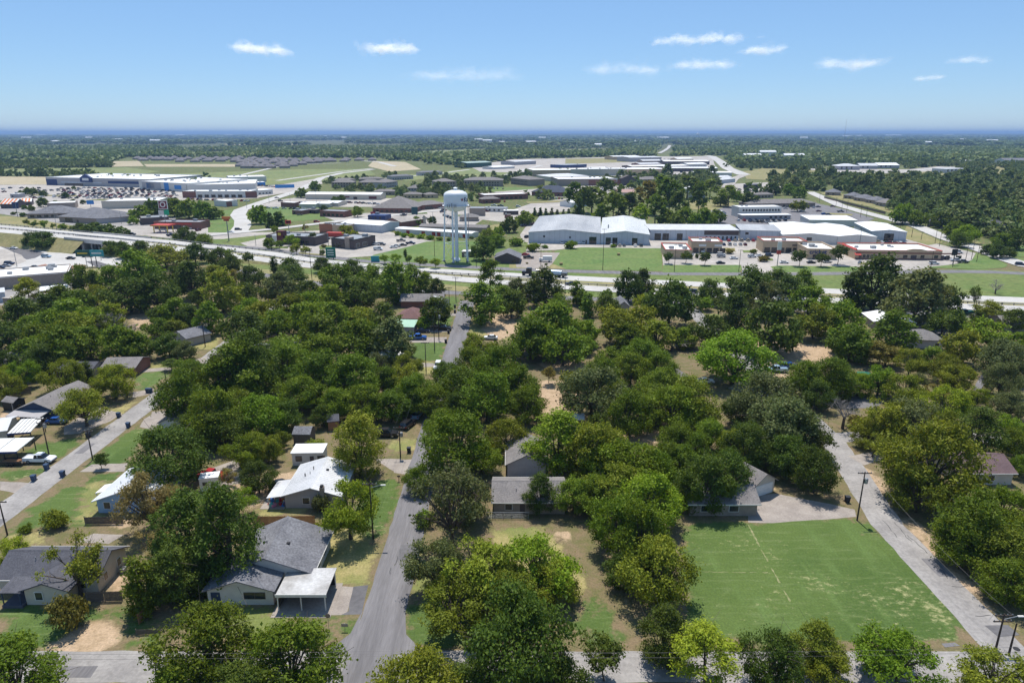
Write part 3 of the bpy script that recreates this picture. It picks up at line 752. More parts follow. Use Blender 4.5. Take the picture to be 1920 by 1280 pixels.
# ================================================================== trees
def leaf_mat(name, ca, cb, cc, trans=.27):
    m = bpy.data.materials.new(name); m.use_nodes = True
    nt = m.node_tree; N = nt.nodes; L = nt.links; b = N["Principled BSDF"]
    b.inputs["Roughness"].default_value = .55; b.inputs["Specular IOR Level"].default_value = .12
    at = N.new("ShaderNodeAttribute"); at.attribute_name = "tint"
    rp = N.new("ShaderNodeValToRGB"); e = rp.color_ramp.elements
    e[0].position = .05; e[0].color = tuple(ca)+(1,); e[1].position = .95; e[1].color = tuple(cc)+(1,)
    x = e.new(.5); x.color = tuple(cb)+(1,)
    L.new(at.outputs["Fac"], rp.inputs[0])
    oi = N.new("ShaderNodeObjectInfo")
    hs = N.new("ShaderNodeHueSaturation")
    def r(a, c):
        q = N.new("ShaderNodeMapRange"); q.inputs["To Min"].default_value = a; q.inputs["To Max"].default_value = c
        L.new(oi.outputs["Random"], q.inputs[0]); return q.outputs[0]
    L.new(r(.488, .512), hs.inputs["Hue"]); 
    w_ = N.new("ShaderNodeMath"); w_.operation = 'MULTIPLY'; w_.inputs[1].default_value = 7.31; L.new(oi.outputs["Random"], w_.inputs[0])
    fr = N.new("ShaderNodeMath"); fr.operation = 'FRACT'; L.new(w_.outputs[0], fr.inputs[0])
    q = N.new("ShaderNodeMapRange"); q.inputs["To Min"].default_value = .78; q.inputs["To Max"].default_value = 1.25; L.new(fr.outputs[0], q.inputs[0]); L.new(q.outputs[0], hs.inputs["Value"])
    L.new(rp.outputs[0], hs.inputs["Color"])
    L.new(hs.outputs[0], b.inputs["Base Color"])
    tr = N.new("ShaderNodeBsdfTranslucent"); tm_ = N.new("ShaderNodeVectorMath"); tm_.operation = 'MULTIPLY'; tm_.inputs[1].default_value = (1.45, 1.4, .9)
    L.new(hs.outputs[0], tm_.inputs[0]); L.new(tm_.outputs[0], tr.inputs[0])
    mx = N.new("ShaderNodeMixShader"); mx.inputs[0].default_value = trans
    L.new(b.outputs[0], mx.inputs[1]); L.new(tr.outputs[0], mx.inputs[2])
    L.new(mx.outputs[0], N["Material Output"].inputs["Surface"])
    return m
LEAF = {
 'dark':  leaf_mat("leaves_dark_green", (.050,.080,.012), (.082,.122,.016), (.138,.180,.026)),
 'mid':   leaf_mat("leaves_mid_green", (.078,.122,.010), (.128,.184,.014), (.200,.255,.024)),
 'olive': leaf_mat("leaves_olive", (.118,.146,.012), (.192,.222,.019), (.280,.292,.034)),
 'bright':leaf_mat("leaves_bright_green", (.100,.165,.010), (.165,.245,.014), (.240,.320,.024)),
 'lime':  leaf_mat("leaves_lime", (.150,.198,.012), (.225,.272,.018), (.305,.338,.030)),
 'gray':  leaf_mat("leaves_grey_green", (.076,.095,.030), (.120,.142,.046), (.185,.200,.075)),
 'tan':   leaf_mat("leaves_tan", (.18,.148,.048), (.28,.228,.082), (.38,.31,.12)),
 'rust':  leaf_mat("leaves_rusty", (.135,.125,.026), (.20,.172,.038), (.27,.23,.055)),
}
BARK = M("bark", (.115,.09,.07), (.07,.055,.042), 2.5, .95, fine=.2)
BARKG = M("grey_twigs", (.30,.27,.25), (.22,.20,.185), 2.5, .95)

LOD = {'hi': (1.5, .285), 'mid': (.52, .52), 'lo': (.11, 1.25)}
def crown_np(seed, shape, lod):
    rg = np.random.default_rng(seed)
    lobes = []
    def lob(x, y, z, r, fz=.8): lobes.append((x, y, z, r, fz))
    n_base, up = 7600, .25
    if shape == 'broad':
        R, Ht = 5.5, 9.0
        lob(0, 0, 6.9, 2.2)
        k = 10; a0 = rg.uniform(0, 6)
        for i in range(k):
            a = a0+2*math.pi*i/k+rg.uniform(-.3, .3); q = rg.uniform(.54, .76)*R
            lob(q*math.cos(a), q*math.sin(a), rg.uniform(3.0, 5.4), rg.uniform(1.4, 2.1), .9)
        for i in range(5):
            a = a0+1.26*i+rg.uniform(-.4, .4); q = rg.uniform(.45, .68)*R
            lob(q*math.cos(a), q*math.sin(a), rg.uniform(2.0, 3.0), rg.uniform(1.2, 1.7))
        for i in range(5):
            a = rg.uniform(0, 6.3); q = rg.uniform(.2, .46)*R
            lob(q*math.cos(a), q*math.sin(a), rg.uniform(5.8, 7.5), rg.uniform(1.2, 1.8))
        n_base = 10500
    elif shape == 'tall':
        R, Ht = 4.6, 12.5
        for i in range(18):
            t = i/17; z = 2.0+t*9.0; rr = R*(.66*math.sin(math.pi*min(1, .22+t*.78)))
            a = i*2.4+rg.uniform(-.4, .4)
            lob(rr*math.cos(a), rr*math.sin(a), z, rg.uniform(1.45, 2.1), .95)
        lob(0, 0, 10.6, 1.7)
        n_base = 10500
    elif shape == 'loose':
        R, Ht = 5.2, 9.0
        for i in range(30):
            a = rg.uniform(0, 6.3); q = R*.86*math.sqrt(rg.uniform(.05, 1)); z = 1.8+6.0*rg.uniform(0, 1)*(1-.55*(q/R)**2)+.8*(1-q/R)
            lob(q*math.cos(a), q*math.sin(a), z, rg.uniform(.95, 1.45), .75)
        n_base = 9000
    elif shape == 'sparse':
        R, Ht = 5.0, 10.0
        for i in range(24):
            a = rg.uniform(0, 6.3); q = R*.85*math.sqrt(rg.uniform(.05, 1)); z = 3.0+6.2*rg.uniform(0, 1)*(1-.5*(q/R)**2)
            lob(q*math.cos(a), q*math.sin(a), z, rg.uniform(.7, 1.15), .8)
        n_base = 3000
    elif shape == 'column':
        R, Ht = 2.6, 10.0
        for i in range(13):
            t = i/12; z = 1.6+t*7.4; rr = (.9+.5*math.sin(3.1*t))*(1-.55*t)
            a = i*2.1
            lob(rr*math.cos(a), rr*math.sin(a), z, 1.25-.5*t, 1.0)
        n_base = 4200
    elif shape == 'cone':
        R, Ht = 3.0, 10.0
        for i in range(16):
            t = i/15; z = 1.2+t*7.9; rr = 1.75*(1-t)
            a = i*2.4
            lob(rr*math.cos(a), rr*math.sin(a), z, 1.35-1.0*t, .9)
        n_base = 4600
    elif shape == 'pine':
        R, Ht = 4.4, 12.5
        for i in range(15):
            t = i/14; z = 5.0+t*6.4; rr = R*.70*math.sin(math.pi*(.30+.66*t))*rg.uniform(.7, 1.1)
            a = i*2.4+rg.uniform(-.3, .3)
            lob(rr*math.cos(a), rr*math.sin(a), z, rg.uniform(1.0, 1.45), .62)
        lob(0, 0, 11.5, 1.3, .7); n_base = 6000; up = .5
    elif shape == 'bush':
        R, Ht = 2.0, 2.4
        for i in range(8):
            a = i*.8; q = rg.uniform(.3, 1.1)
            lob(q*math.cos(a), q*math.sin(a), rg.uniform(.7, 1.5), rg.uniform(.6, .9), .8)
        n_base = 1700
    elif shape == 'small':
        R, Ht = 2.6, 5.2
        for i in range(9):
            a = i*.75+rg.uniform(-.2, .2); q = rg.uniform(.5, 1.6)
            lob(q*math.cos(a), q*math.sin(a), rg.uniform(2.3, 4.1), rg.uniform(.75, 1.1), .85)
        lob(0, 0, 4.2, .9); n_base = 2600
    elif shape == 'willow':
        R, Ht = 4.6, 8.0
        for i in range(14):
            a = i*.45*2; q = rg.uniform(.4, .74)*R
            lob(q*math.cos(a), q*math.sin(a), rg.uniform(3.2, 6.2), rg.uniform(1.2, 1.7), 1.1)
        lob(0, 0, 6.6, 1.9); n_base = 7600
    fN, size = LOD[lod]
    if shape in ('bush', 'small') : size *= .8
    N = int(n_base*fN)
    Lb = np.array(lobes)
    wt = Lb[:, 3]**2; wt /= wt.sum()
    nc = max(6, int(N/ (46 if lod == 'hi' else 22 if lod == 'mid' else 7)))
    cl = rg.choice(len(Lb), nc, p=wt)
    d = rg.normal(size=(nc, 3)); d[:, 2] = d[:, 2]*.9+up; d /= np.linalg.norm(d, axis=1)[:, None]
    c0 = np.array([0, 0, Ht*.52])
    outw = Lb[cl][:, :3]-c0; outw /= (np.linalg.norm(outw, axis=1)[:, None]+.3)
    d = d+outw*.55; d /= np.linalg.norm(d, axis=1)[:, None]
    rr = Lb[cl, 3]*rg.uniform(.62, 1.08, nc)*np.where(rg.random(nc) < .18, rg.uniform(1.1, 1.5, nc), 1.0)
    cc = Lb[cl][:, :3]+d*rr[:, None]*np.stack([np.ones(nc), np.ones(nc), Lb[cl, 4]], 1)
    ctint = rg.beta(2.2, 2.2, nc)
    k = rg.integers(0, nc, N)
    spread = .42 if lod == 'hi' else .5 if lod == 'mid' else .6
    if shape in ('bush', 'small'): spread *= .6
    p = cc[k]+rg.normal(size=(N, 3))*spread*np.array([1, 1, .7])
    if shape in ('willow',): p[:, 2] -= np.abs(rg.normal(size=N))*.5
    inner = rg.random(N) < .16
    p[inner] = Lb[cl[k[inner]], :3]+rg.normal(size=(inner.sum(), 3))*(Lb[cl[k[inner]], 3]*.40)[:, None]
    p[:, 2] = np.maximum(p[:, 2], .12)
    # leaf sprays: bent quads facing outwards and up
    nrm = d[k]*.55+np.array([0, 0, .42])+rg.normal(size=(N, 3))*.62; nrm /= np.linalg.norm(nrm, axis=1)[:, None]
    t = np.cross(nrm, rg.normal(size=(N, 3))); t /= np.linalg.norm(t, axis=1)[:, None]
    b = np.cross(nrm, t)
    s = size*(.5+1.15*rg.random(N)**1.6)[:, None]
    asp = rg.uniform(.45, .85, N)[:, None]
    if shape == 'pine': asp *= .6; s *= 1.25
    v = np.stack([p-t*s*.55, p-b*s*asp*.5+nrm*s*.06, p+t*s*.6-nrm*s*.12, p+b*s*asp*.5+nrm*s*.06], 1).reshape(-1, 3)
    f = np.arange(4*N).reshape(-1, 4)
    tint = np.clip(ctint[k]*.72+rg.random(N)*.28, 0, 1)
    return v, f, np.repeat(tint, 4), lobes, Ht, R, cc
def trunk_mb(seed, shape, lobes, Ht, cc, lod):
    rr = random.Random(seed); mb = MB()
    n = 7 if lod == 'hi' else 5 if lod == 'mid' else 4
    r0 = {'bush': .06, 'small': .11, 'column': .2, 'pine': .26, 'cone': .2}.get(shape, .34)
    if shape == 'bush':
        for x, y, z, r, _ in lobes[:6]: mb.tube((rr.uniform(-.2,.2), rr.uniform(-.2,.2), -.05), (x, y, z), .05, .02, 4)
        return mb
    fork = {'pine': Ht*.93, 'cone': Ht*.92, 'column': Ht*.8, 'small': 1.5}.get(shape, 1.7)
    steps = 5; last = Vector((0, 0, -.1)); bend = Vector((rr.uniform(-.25,.25), rr.uniform(-.25,.25), 0))
    pts = [last]
    for i in range(1, steps+1):
        t = i/steps; pts.append(Vector((0, 0, fork*t))+bend*math.sin(t*2.2))
    for i in range(steps):
        ra = r0*(1.25 if i == 0 else 1-.35*i/steps) if fork < 5 else r0*(1-.85*i/steps)
        rb = r0*(1-.35*(i+1)/steps) if fork < 5 else r0*(1-.85*(i+1)/steps)
        mb.tube(pts[i], pts[i+1], ra, max(rb, .03), n, cap=False)
    if lod == 'lo': return mb
    for j, (x, y, z, r, _) in enumerate(lobes):
        c = Vector((x, y, z))
        st = pts[-1] if fork < 5 else Vector((bend.x*.5, bend.y*.5, max(1.5, min(fork*.95, z-.5))))
        m1 = st.lerp(c, .45)+Vector((rr.uniform(-.3,.3), rr.uniform(-.3,.3), rr.uniform(.1,.6)))
        ra = r0*(.5 if fork < 5 else .28)
        mb.tube(st, m1, ra, ra*.62, max(4, n-2), cap=False); mb.tube(m1, c, ra*.62, ra*.25, 4, cap=False)
        if lod == 'hi':
            for q in range(4 if shape == 'sparse' else 2):
                e = c+Vector((rr.gauss(0, 1), rr.gauss(0, 1), rr.gauss(.25, .8)))*r*.95
                mb.tube(m1.lerp(c, rr.uniform(.3, .9)), e, ra*.28, .02, 3, cap=False)
    return mb
_TM = {}
def tree_mesh(shape, var, lod):
    key = (shape, var, lod)
    if key in _TM: return _TM[key]
    seed = (sum(ord(c) for c in shape)*31+var*17+1)
    v, f, tint, lobes, Ht, R, cc = crown_np(seed, shape, lod)
    me = mesh_np("crown_%s" % shape, v, f)
    a = me.attributes.new("tint", 'FLOAT', 'POINT'); a.data.foreach_set("value", tint.astype(np.float32))
    me.materials.append(LEAF['mid'])
    tb = trunk_mb(seed, shape, lobes, Ht, cc, lod)
    tm = bpy.data.meshes.new("trunk_%s" % shape); tm.from_pydata(tb.v, [], tb.f); tm.materials.append(BARK)
    _TM[key] = (me, tm, Ht, R)
    return _TM[key]
def bare_mesh(var):
    if ('bare', var) in _TM: return _TM[('bare', var)]
    rr = random.Random(var+5); mb = MB(); tw = MB()
    def grow(p, d, ln, r, dpt):
        q = p+d*ln
        (mb if dpt < 1 else tw).tube(p, q, r, r*.6, 5 if dpt < 2 else 3, cap=False)
        if dpt >= 4: return
        for _ in range(4 if dpt else 5):
            nd = (d+Vector((rr.gauss(0,.6), rr.gauss(0,.6), rr.gauss(.12,.35)))).normalized()
            grow(p.lerp(q, rr.uniform(.55, 1)), nd, ln*rr.uniform(.55, .8), r*.5, dpt+1)
    grow(Vector((0,0,-.1)), Vector((0,0,1)), 2.6, .26, 0)
    a = bpy.data.meshes.new("twigs"); a.from_pydata(tw.v, [], tw.f); a.materials.append(BARKG)
    b = bpy.data.meshes.new("trunk_bare"); b.from_pydata(mb.v, [], mb.f); b.materials.append(BARK)
    zs = [x[2] for x in tw.v]; xs = [abs(x[0]) for x in tw.v]
    _TM[('bare', var)] = (a, b, max(zs), sorted(xs)[int(len(xs)*.97)])
    return _TM[('bare', var)]

CNAME = {'dark':'dark green','mid':'mid green','olive':'olive green','bright':'bright green','lime':'lime green','gray':'grey green','tan':'tan leaved','rust':'rusty brown'}
SHN = {'broad':('broadleaf_tree','spreading tree'),'tall':('broadleaf_tree','tall tree'),'loose':('broadleaf_tree','airy tree'),'sparse':('broadleaf_tree','sparse tree'),
       'column':('column_tree','columnar tree'),'cone':('cedar_tree','conical cedar'),'pine':('pine_tree','pine tree'),'bush':('shrub','rounded shrub'),'small':('young_tree','small tree'),
       'willow':('broadleaf_tree','drooping tree'),'bare':('bare_tree','leafless tree')}
TREES = []      # roots, with what the labels need
_tr = random.Random(11)
def tree(cx, cy, wpx, shape='broad', col='mid', hr=None, label=None, aspect=1.0):
    """crown centre and crown width as surveyed; hr = height / crown width"""
    base = {'broad': .84, 'tall': 1.25, 'loose': .88, 'sparse': 1.0, 'column': 1.8, 'cone': 1.6, 'pine': 1.35, 'bush': .62, 'small': 1.0, 'willow': .86, 'bare': 1.0}[shape]
    hr = hr or base
    z = 4.0
    for _ in range(6):
        d = wpx/FPX*dep(cy, z)            # crown width in metres
        z = d*hr*(.54 if shape not in ('bush', 'pine') else .5 if shape == 'bush' else .66)
    p = G(cx, cy, z)
    p.z = 0
    q_ = 1.0 if p.y < 185 else 1.06
    return plant(p, d/2*q_, d*hr*1.02, shape, col, label)
def plant(p, R, h, shape, col, label=None):
    Y = p.y
    lod = 'hi' if Y < 185 else 'mid' if Y < 430 else 'lo'
    nv = {'broad': 6, 'tall': 4, 'loose': 5, 'sparse': 2, 'pine': 3, 'small': 3, 'bush': 2, 'willow': 2}.get(shape, 1)
    var = _tr.randrange(nv)
    if shape == 'bare': me, tm, h0, r0 = bare_mesh(_tr.randrange(2))
    else: me, tm, h0, r0 = tree_mesh(shape, var, lod)
    name, word = SHN[shape]
    e = empty(name, p, _tr.uniform(0, 6.28))
    q1_, q2_ = _tr.uniform(.86, 1.12), _tr.uniform(.86, 1.12)
    e.scale = (R/r0*q1_, R/r0*q2_, h/h0*_tr.uniform(.92, 1.1)); e.rotation_euler.x = _tr.uniform(-.06, .06); e.rotation_euler.y = _tr.uniform(-.06, .06)
    c = bpy.data.objects.new("crown", me); link(c, e)
    if shape != 'bare':
        c.material_slots[0].link = 'OBJECT'; c.material_slots[0].material = LEAF[col]
    link(bpy.data.objects.new("trunk", tm), e)
    cat = {'shrub': 'shrub', 'pine_tree': 'pine tree', 'cedar_tree': 'cedar'}.get(name, 'tree')
    tag(e, label, cat, {'shrub': 'shrubs in the yards', 'pine_tree': 'pine trees'}.get(name, 'trees of the neighbourhood' if Y < 300 else 'trees beyond the highway'))
    size = 'huge' if R > 8 else 'large' if R > 5.6 else '' if R > 3.4 else 'small'
    d = (size+' ' if size and not word.startswith('small') else '')+(CNAME[col]+' ' if shape != 'bare' else 'grey ')+word
    TREES.append((e, d, label is None))
    return e
# ================================================================== houses and larger buildings
LAND = []       # landmarks used to tell trees and poles apart: phrase, x, y
def put(root, side, W, D, u0, u1, z0, z1, name, mat, t=.06, frame=None, sub="pane"):
    """a flat piece set on one wall of a building (local frame of the building)"""
    def bx(u0, u1, z0, z1, a, b):
        m_ = MB()
        if side == 'f': m_.box(u0, u1, -b, -a, z0, z1)
        elif side == 'b': m_.box(u0, u1, D+a, D+b, z0, z1)
        elif side == 'l': m_.box(-b, -a, u0, u1, z0, z1)
        else: m_.box(W+a, W+b, u0, u1, z0, z1)
        return m_
    if frame is None: return mk(name, bx(u0, u1, z0, z1, -.03, t), mat, root)
    fr = mk(name, bx(u0-.09, u1+.09, z0-.09, z1+.09, -.03, t), frame, root)
    mk(sub, bx(u0, u1, z0, z1, t-.02, t+.012), mat, fr)
    return fr
def building(name, label, A, B, D, h, roof='gx', rh=1.5, wall=OFFW, roofm=SHG, ov=.45, parts=(), cat='house', group=None, px=True,
             short=None, seams=0.0, thick=.16, parapet=None, z=0.0, units=0, ridge_off=0.0, trim=None):
    a, b = (G(*A), G(*B)) if px else (Vector((A[0], A[1], 0)), Vector((B[0], B[1], 0)))
    W = (b-a).length; rz = math.atan2(b.y-a.y, b.x-a.x)
    root = empty(name, (a.x, a.y, z), rz, label, cat, group)
    wm = MB(); t = .004
    if roof == 'gy':
        xm = W/2+ridge_off
        wm.extr([(0, 0), (W, 0), (W, h), (xm, h+rh), (0, h)], 'y', 0, D)
    elif roof == 'gx': wm.extr([(0, 0), (D, 0), (D, h), (D/2, h+rh), (0, h)], 'x', 0, W)
    elif roof == 'shed': wm.extr([(0, 0), (D, 0), (D, h+rh), (0, h)], 'x', 0, W)
    else: wm.box(0, W, 0, D, 0, h)
    mk('wall', wm, wall, root)
    rm = MB()
    if roof in ('gx', 'gy'):
        S = D if roof == 'gx' else W; Ln = W if roof == 'gx' else D
        xm = S/2+(ridge_off if roof == 'gy' else 0)
        s1, s2 = rh/xm, rh/(S-xm)
        o_ = [(-ov, h-ov*s1+t), (xm, h+rh+t), (S+ov, h-ov*s2+t), (S+ov, h-ov*s2+thick), (xm, h+rh+thick), (-ov, h-ov*s1+thick)]
        rm.extr(o_, 'x' if roof == 'gx' else 'y', -ov, Ln+ov)
        if seams:
            k = seams*.5
            while k < Ln:
                for (u0, z0), (u1, z1) in (((-ov, h-ov*s1), (xm, h+rh)), ((S+ov, h-ov*s2), (xm, h+rh))):
                    q = [(u0, z0+thick-.01), (u1, z1+thick-.01), (u1, z1+thick+.025), (u0, z0+thick+.025)]
                    rm.extr(q, 'x' if roof == 'gx' else 'y', k-.03, k+.03)
                k += seams
    elif roof == 'hip':
        i = min(W, D)/2
        e = [(-ov, -ov), (W+ov, -ov), (W+ov, D+ov), (-ov, D+ov)]
        r_ = [(i, D/2), (W-i, D/2)] if W >= D else [(W/2, i), (W/2, D-i)]
        v = [(x, y, h+t) for x, y in e]+[(x, y, h+thick) for x, y in e]+[(x, y, h+rh) for x, y in r_]
        f = [(3, 2, 1, 0)]+[(k, (k+1) % 4, 4+(k+1) % 4, 4+k) for k in range(4)]
        f += [(4, 5, 9, 8), (5, 6, 9), (6, 7, 8, 9), (7, 4, 8)] if W >= D else [(4, 5, 8), (5, 6, 9, 8), (6, 7, 9), (7, 4, 8, 9)]
        rm.add(v, f)
    elif roof == 'flat':
        rm.box(-ov, W+ov, -ov, D+ov, h+t, h+thick)
    elif roof == 'shed':
        s = rh/D
        rm.extr([(-ov, h-ov*s+t), (D+ov, h+rh+ov*s+t), (D+ov, h+rh+ov*s+thick), (-ov, h-ov*s+thick)], 'x', -ov, W+ov)
    rf = mk('roof', rm, roofm, root)
    if parapet:
        pm = MB(); q = .35; z0, z1 = h-.02, h+parapet[0]
        pm.box(-.05, W+.05, -.05, q, z0, z1); pm.box(-.05, W+.05, D-q, D+.05, z0, z1)
        pm.box(-.05, q, q, D-q, z0, z1); pm.box(W-q, W+.05, q, D-q, z0, z1)
        mk('parapet', pm, parapet[1], root)
        if len(parapet) > 2:
            cm = MB(); z0, z1 = z1+.004, z1+.22
            cm.box(-.1, W+.1, -.1, q+.05, z0, z1); cm.box(-.1, W+.1, D-q-.05, D+.1, z0, z1)
            cm.box(-.1, q+.05, q+.05, D-q-.05, z0, z1); cm.box(W-q-.05, W+.1, q+.05, D-q-.05, z0, z1)
            mk('coping', cm, parapet[2], root)
    if trim and roof in ('gx', 'gy'):
        S = D if roof == 'gx' else W; Ln = W if roof == 'gx' else D
        xm = S/2+(ridge_off if roof == 'gy' else 0); ax = 'x' if roof == 'gx' else 'y'
        for u, s_ in ((-ov, rh/xm), (S+ov, rh/(S-xm))):
            ze = h-ov*s_; g0, g1 = (u-.09, u-.004) if u < 0 else (u+.004, u+.09)
            mk('gutter', MB().extr([(g0, ze-.02), (g1, ze-.02), (g1, ze+.15), (g0, ze+.15)], ax, -ov, Ln+ov), trim, rf)
        mk('ridge_cap', MB().extr([(xm-.22, h+rh+thick-.22*rh/xm+.008), (xm, h+rh+thick+.05), (xm+.22, h+rh+thick-.22*rh/(S-xm)+.008)], ax, -ov, Ln+ov), roofm, rf)
        rq = random.Random(int(W*31+D*7))
        for _ in range(2):
            u, v_ = rq.uniform(.2, .42)*S, rq.uniform(.2, .8)*Ln; zz_ = h+rh*u/xm+thick
            x_, y_ = (v_, u) if roof == 'gx' else (u, v_)
            mk('vent_pipe', MB().tube((x_, y_, zz_-.1), (x_, y_, zz_+.5), .07, n=6), GREYM, rf)
        u = S*.62; v_ = Ln*rq.uniform(.3, .7); zz_ = h+rh*(S-u)/(S-xm)+thick; x_, y_ = (v_, u) if roof == 'gx' else (u, v_)
        mk('roof_vent', MB().bev(x_-.25, x_+.25, y_-.25, y_+.25, zz_-.1, zz_+.22, .04), DARK, rf)
    ur = random.Random(int(W*100))
    for _ in range(units):
        x, y = ur.uniform(W*.12, W*.88), ur.uniform(D*.25, D*.85); s = ur.uniform(.7, 1.5)
        mk('roof_unit', MB().bev(x-s, x+s, y-s*.8, y+s*.8, h+thick, h+thick+s*1.1, .08), GREYM, root)
    for p in parts:
        k = p[0]
        if k == 'win': put(root, p[1], W, D, p[2], p[3], p[4], p[5], 'window', PANE, .05, p[6] if len(p) > 6 else WHITE)
        elif k == 'win0': put(root, p[1], W, D, p[2], p[3], p[4], p[5], 'window', PANEB, .05)
        elif k == 'door': put(root, p[1], W, D, p[2], p[3], 0.05, p[4], 'door', p[5] if len(p) > 5 else BROWNP, .06)
        elif k == 'bay': put(root, p[1], W, D, p[2], p[3], 0.02, p[4], 'bay_door', p[5] if len(p) > 5 else PANEB, .05)
        elif k == 'band': put(root, p[1], W, D, p[2], p[3], p[4], p[5], 'fascia', p[6], .12)
        elif k == 'vent': mk('vent_pipe', MB().tube((p[1], p[2], p[3]), (p[1], p[2], p[3]+.7), .09, n=6), DARK, rf)
        elif k == 'chim':
            c = mk('chimney', MB().box(p[1]-.35, p[1]+.35, p[2]-.45, p[2]+.45, p[3], p[4]), p[5], root)
            mk('chimney_cap', MB().box(p[1]-.25, p[1]+.25, p[2]-.3, p[2]+.3, p[4], p[4]+.35), DARK, c)
        elif k == 'box': mk(p[1], MB().box(*p[2]), p[3], root)
        elif k == 'ac':
            c = mk('air_conditioner', MB().bev(p[1]-.45, p[1]+.45, p[2]-.45, p[2]+.45, 0, .85, .06), GREYM, root)
            mk('fan_grille', MB().lathe([(.34, .852), (.34, .875), (.05, .88)], 12, c=(p[1], p[2])), DARK, c)
    c = a+(b-a)*.5
    n = Vector((-(b-a).y, (b-a).x, 0)).normalized()*D*.5
    if short: LAND.append((short, c.x+n.x, c.y+n.y))
    root["w"] = W
    return root
def text(body, size, mat, parent, loc, rot, name="lettering", ext=.03):
    cu = bpy.data.curves.new("tmp", 'FONT'); cu.body = body; cu.size = size; cu.align_x = 'CENTER'; cu.align_y = 'CENTER'; cu.extrude = ext; cu.resolution_u = 4; cu.offset = size*.022
    tmp = bpy.data.objects.new("tmp", cu); COL.objects.link(tmp)
    bpy.context.view_layer.update()
    ev = tmp.evaluated_get(bpy.context.evaluated_depsgraph_get()); src = ev.to_mesh()
    me = bpy.data.meshes.new(name); me.from_pydata([tuple(v.co) for v in src.vertices], [], [tuple(p.vertices) for p in src.polygons]); me.materials.append(mat)
    ev.to_mesh_clear(); bpy.data.objects.remove(tmp); bpy.data.curves.remove(cu)
    o_ = bpy.data.objects.new(name, me); link(o_, parent); o_.location = loc; o_.rotation_euler = rot
    return o_

# ---- near houses (metres; x to the right, y away from the drone)
def hb(name, label, x0, y0, x1, D, *a, **k):
    k.setdefault('trim', OFFW if y0 < 300 else None)
    return building(name, label, (x0, y0), (x1, y0), D, *a, px=False, **k)
h1 = hb("house", "white walled house with dark grey shingle gable roof beside the middle street", -42, 87, -29.8, 10.6, 2.7, 'gy', 2.5, OFFW, SHG, .5,
   [('vent', 3.2, 3.0, 3.7), ('vent', 4.1, 4.6, 4.2), ('win', 'r', 3, 4.4, 1, 2.1), ('win', 'r', 6.4, 7.8, 1, 2.1)], short="the house with flat carport", ridge_off=-.6)
# front wing of the same house
fw = MB(); W_, hh, rr_ = 9.4, 2.65, 1.55
fw.extr([(0,0),(W_,0),(W_,hh),(W_/2,hh+rr_),(0,hh)], 'y', -3.9, -.05)
fw.v = [(x-1.7, y, z) for x, y, z in fw.v]; fwo = mk('front_wing', fw, OFFW, h1)
fr_ = MB(); s_ = rr_/(W_/2)
fr_.extr([(-.5-1.7, hh-.5*s_+.004), (W_/2-1.7, hh+rr_+.004), (W_+.5-1.7, hh-.5*s_+.004), (W_+.5-1.7, hh-.5*s_+.16), (W_/2-1.7, hh+rr_+.16), (-.5-1.7, hh-.5*s_+.16)], 'y', -4.5, 3.4)
mk('front_wing_roof', fr_, SHG, h1)
for u0, u1 in ((3.6, 5.0), (5.15, 6.5)):
    f_ = mk('window', MB().box(u0-.09, u1+.09, -3.98, -3.87, 1.0, 2.1), BROWNP, h1); mk('pane', MB().box(u0, u1, -3.995, -3.96, 1.08, 2.02), PANE, f_)
mk('door', MB().box(-1.2, 0.1, -3.97, -3.86, .1, 2.1), NAVY, h1)
mk('gable_board', MB().box(1.8, 4.2, -3.96, -3.88, 3.55, 3.68), WHITE, h1)
# carport
cp = empty("carport", (-33.4, 81.6, 0), 0, "flat whitish metal carport on thin posts beside the white house", "carport")
cr = MB(); cr.extr([(0, 2.55), (7.2, 2.75), (7.2, 2.9), (0, 2.7)], 'y', 0, 6.2); mk('roof', cr, M("stained_white_metal", (.54,.535,.53), (.30,.285,.27), .3, .5, .1, fine=.12), cp)
mk('fascia', MB().box(-.04, 7.24, -.06, -.004, 2.42, 2.88), WHITE, cp)
mk('rear_shade_panel', MB().box(.3, 6.8, 5.96, 6.04, .05, 2.4), DARK, cp); mk('side_shade_panel', MB().box(.02, .1, .5, 5.8, .05, 1.5), WOODG, cp)  # added dark panels, standing in for the shade inside the carport
for x, y in ((.2, .2), (3.5, .2), (6.9, .2), (.2, 5.9), (6.9, 5.9)):
    mk('post', MB().box(x-.07, x+.07, y-.07, y+.07, 0, 2.6), WHITE, cp)
slab = sheet("carport_slab", [(-33.9, 80.3), (-25.5, 80.3), (-25.5, 88), (-33.9, 88)], DRIVE, .045, px=False)
lf = empty("storage_shelf", (-32.6, 84.5, 0), 0, "cluttered dark shelves at the back of the carport", "shelf")
mk('shelf_frame', MB().box(0, 3, 0, .5, 0, 1.6), WOODG, lf); mk('shelf_board', MB().box(-.05, 3.05, -.05, .55, .8, .86), WOODF, lf)

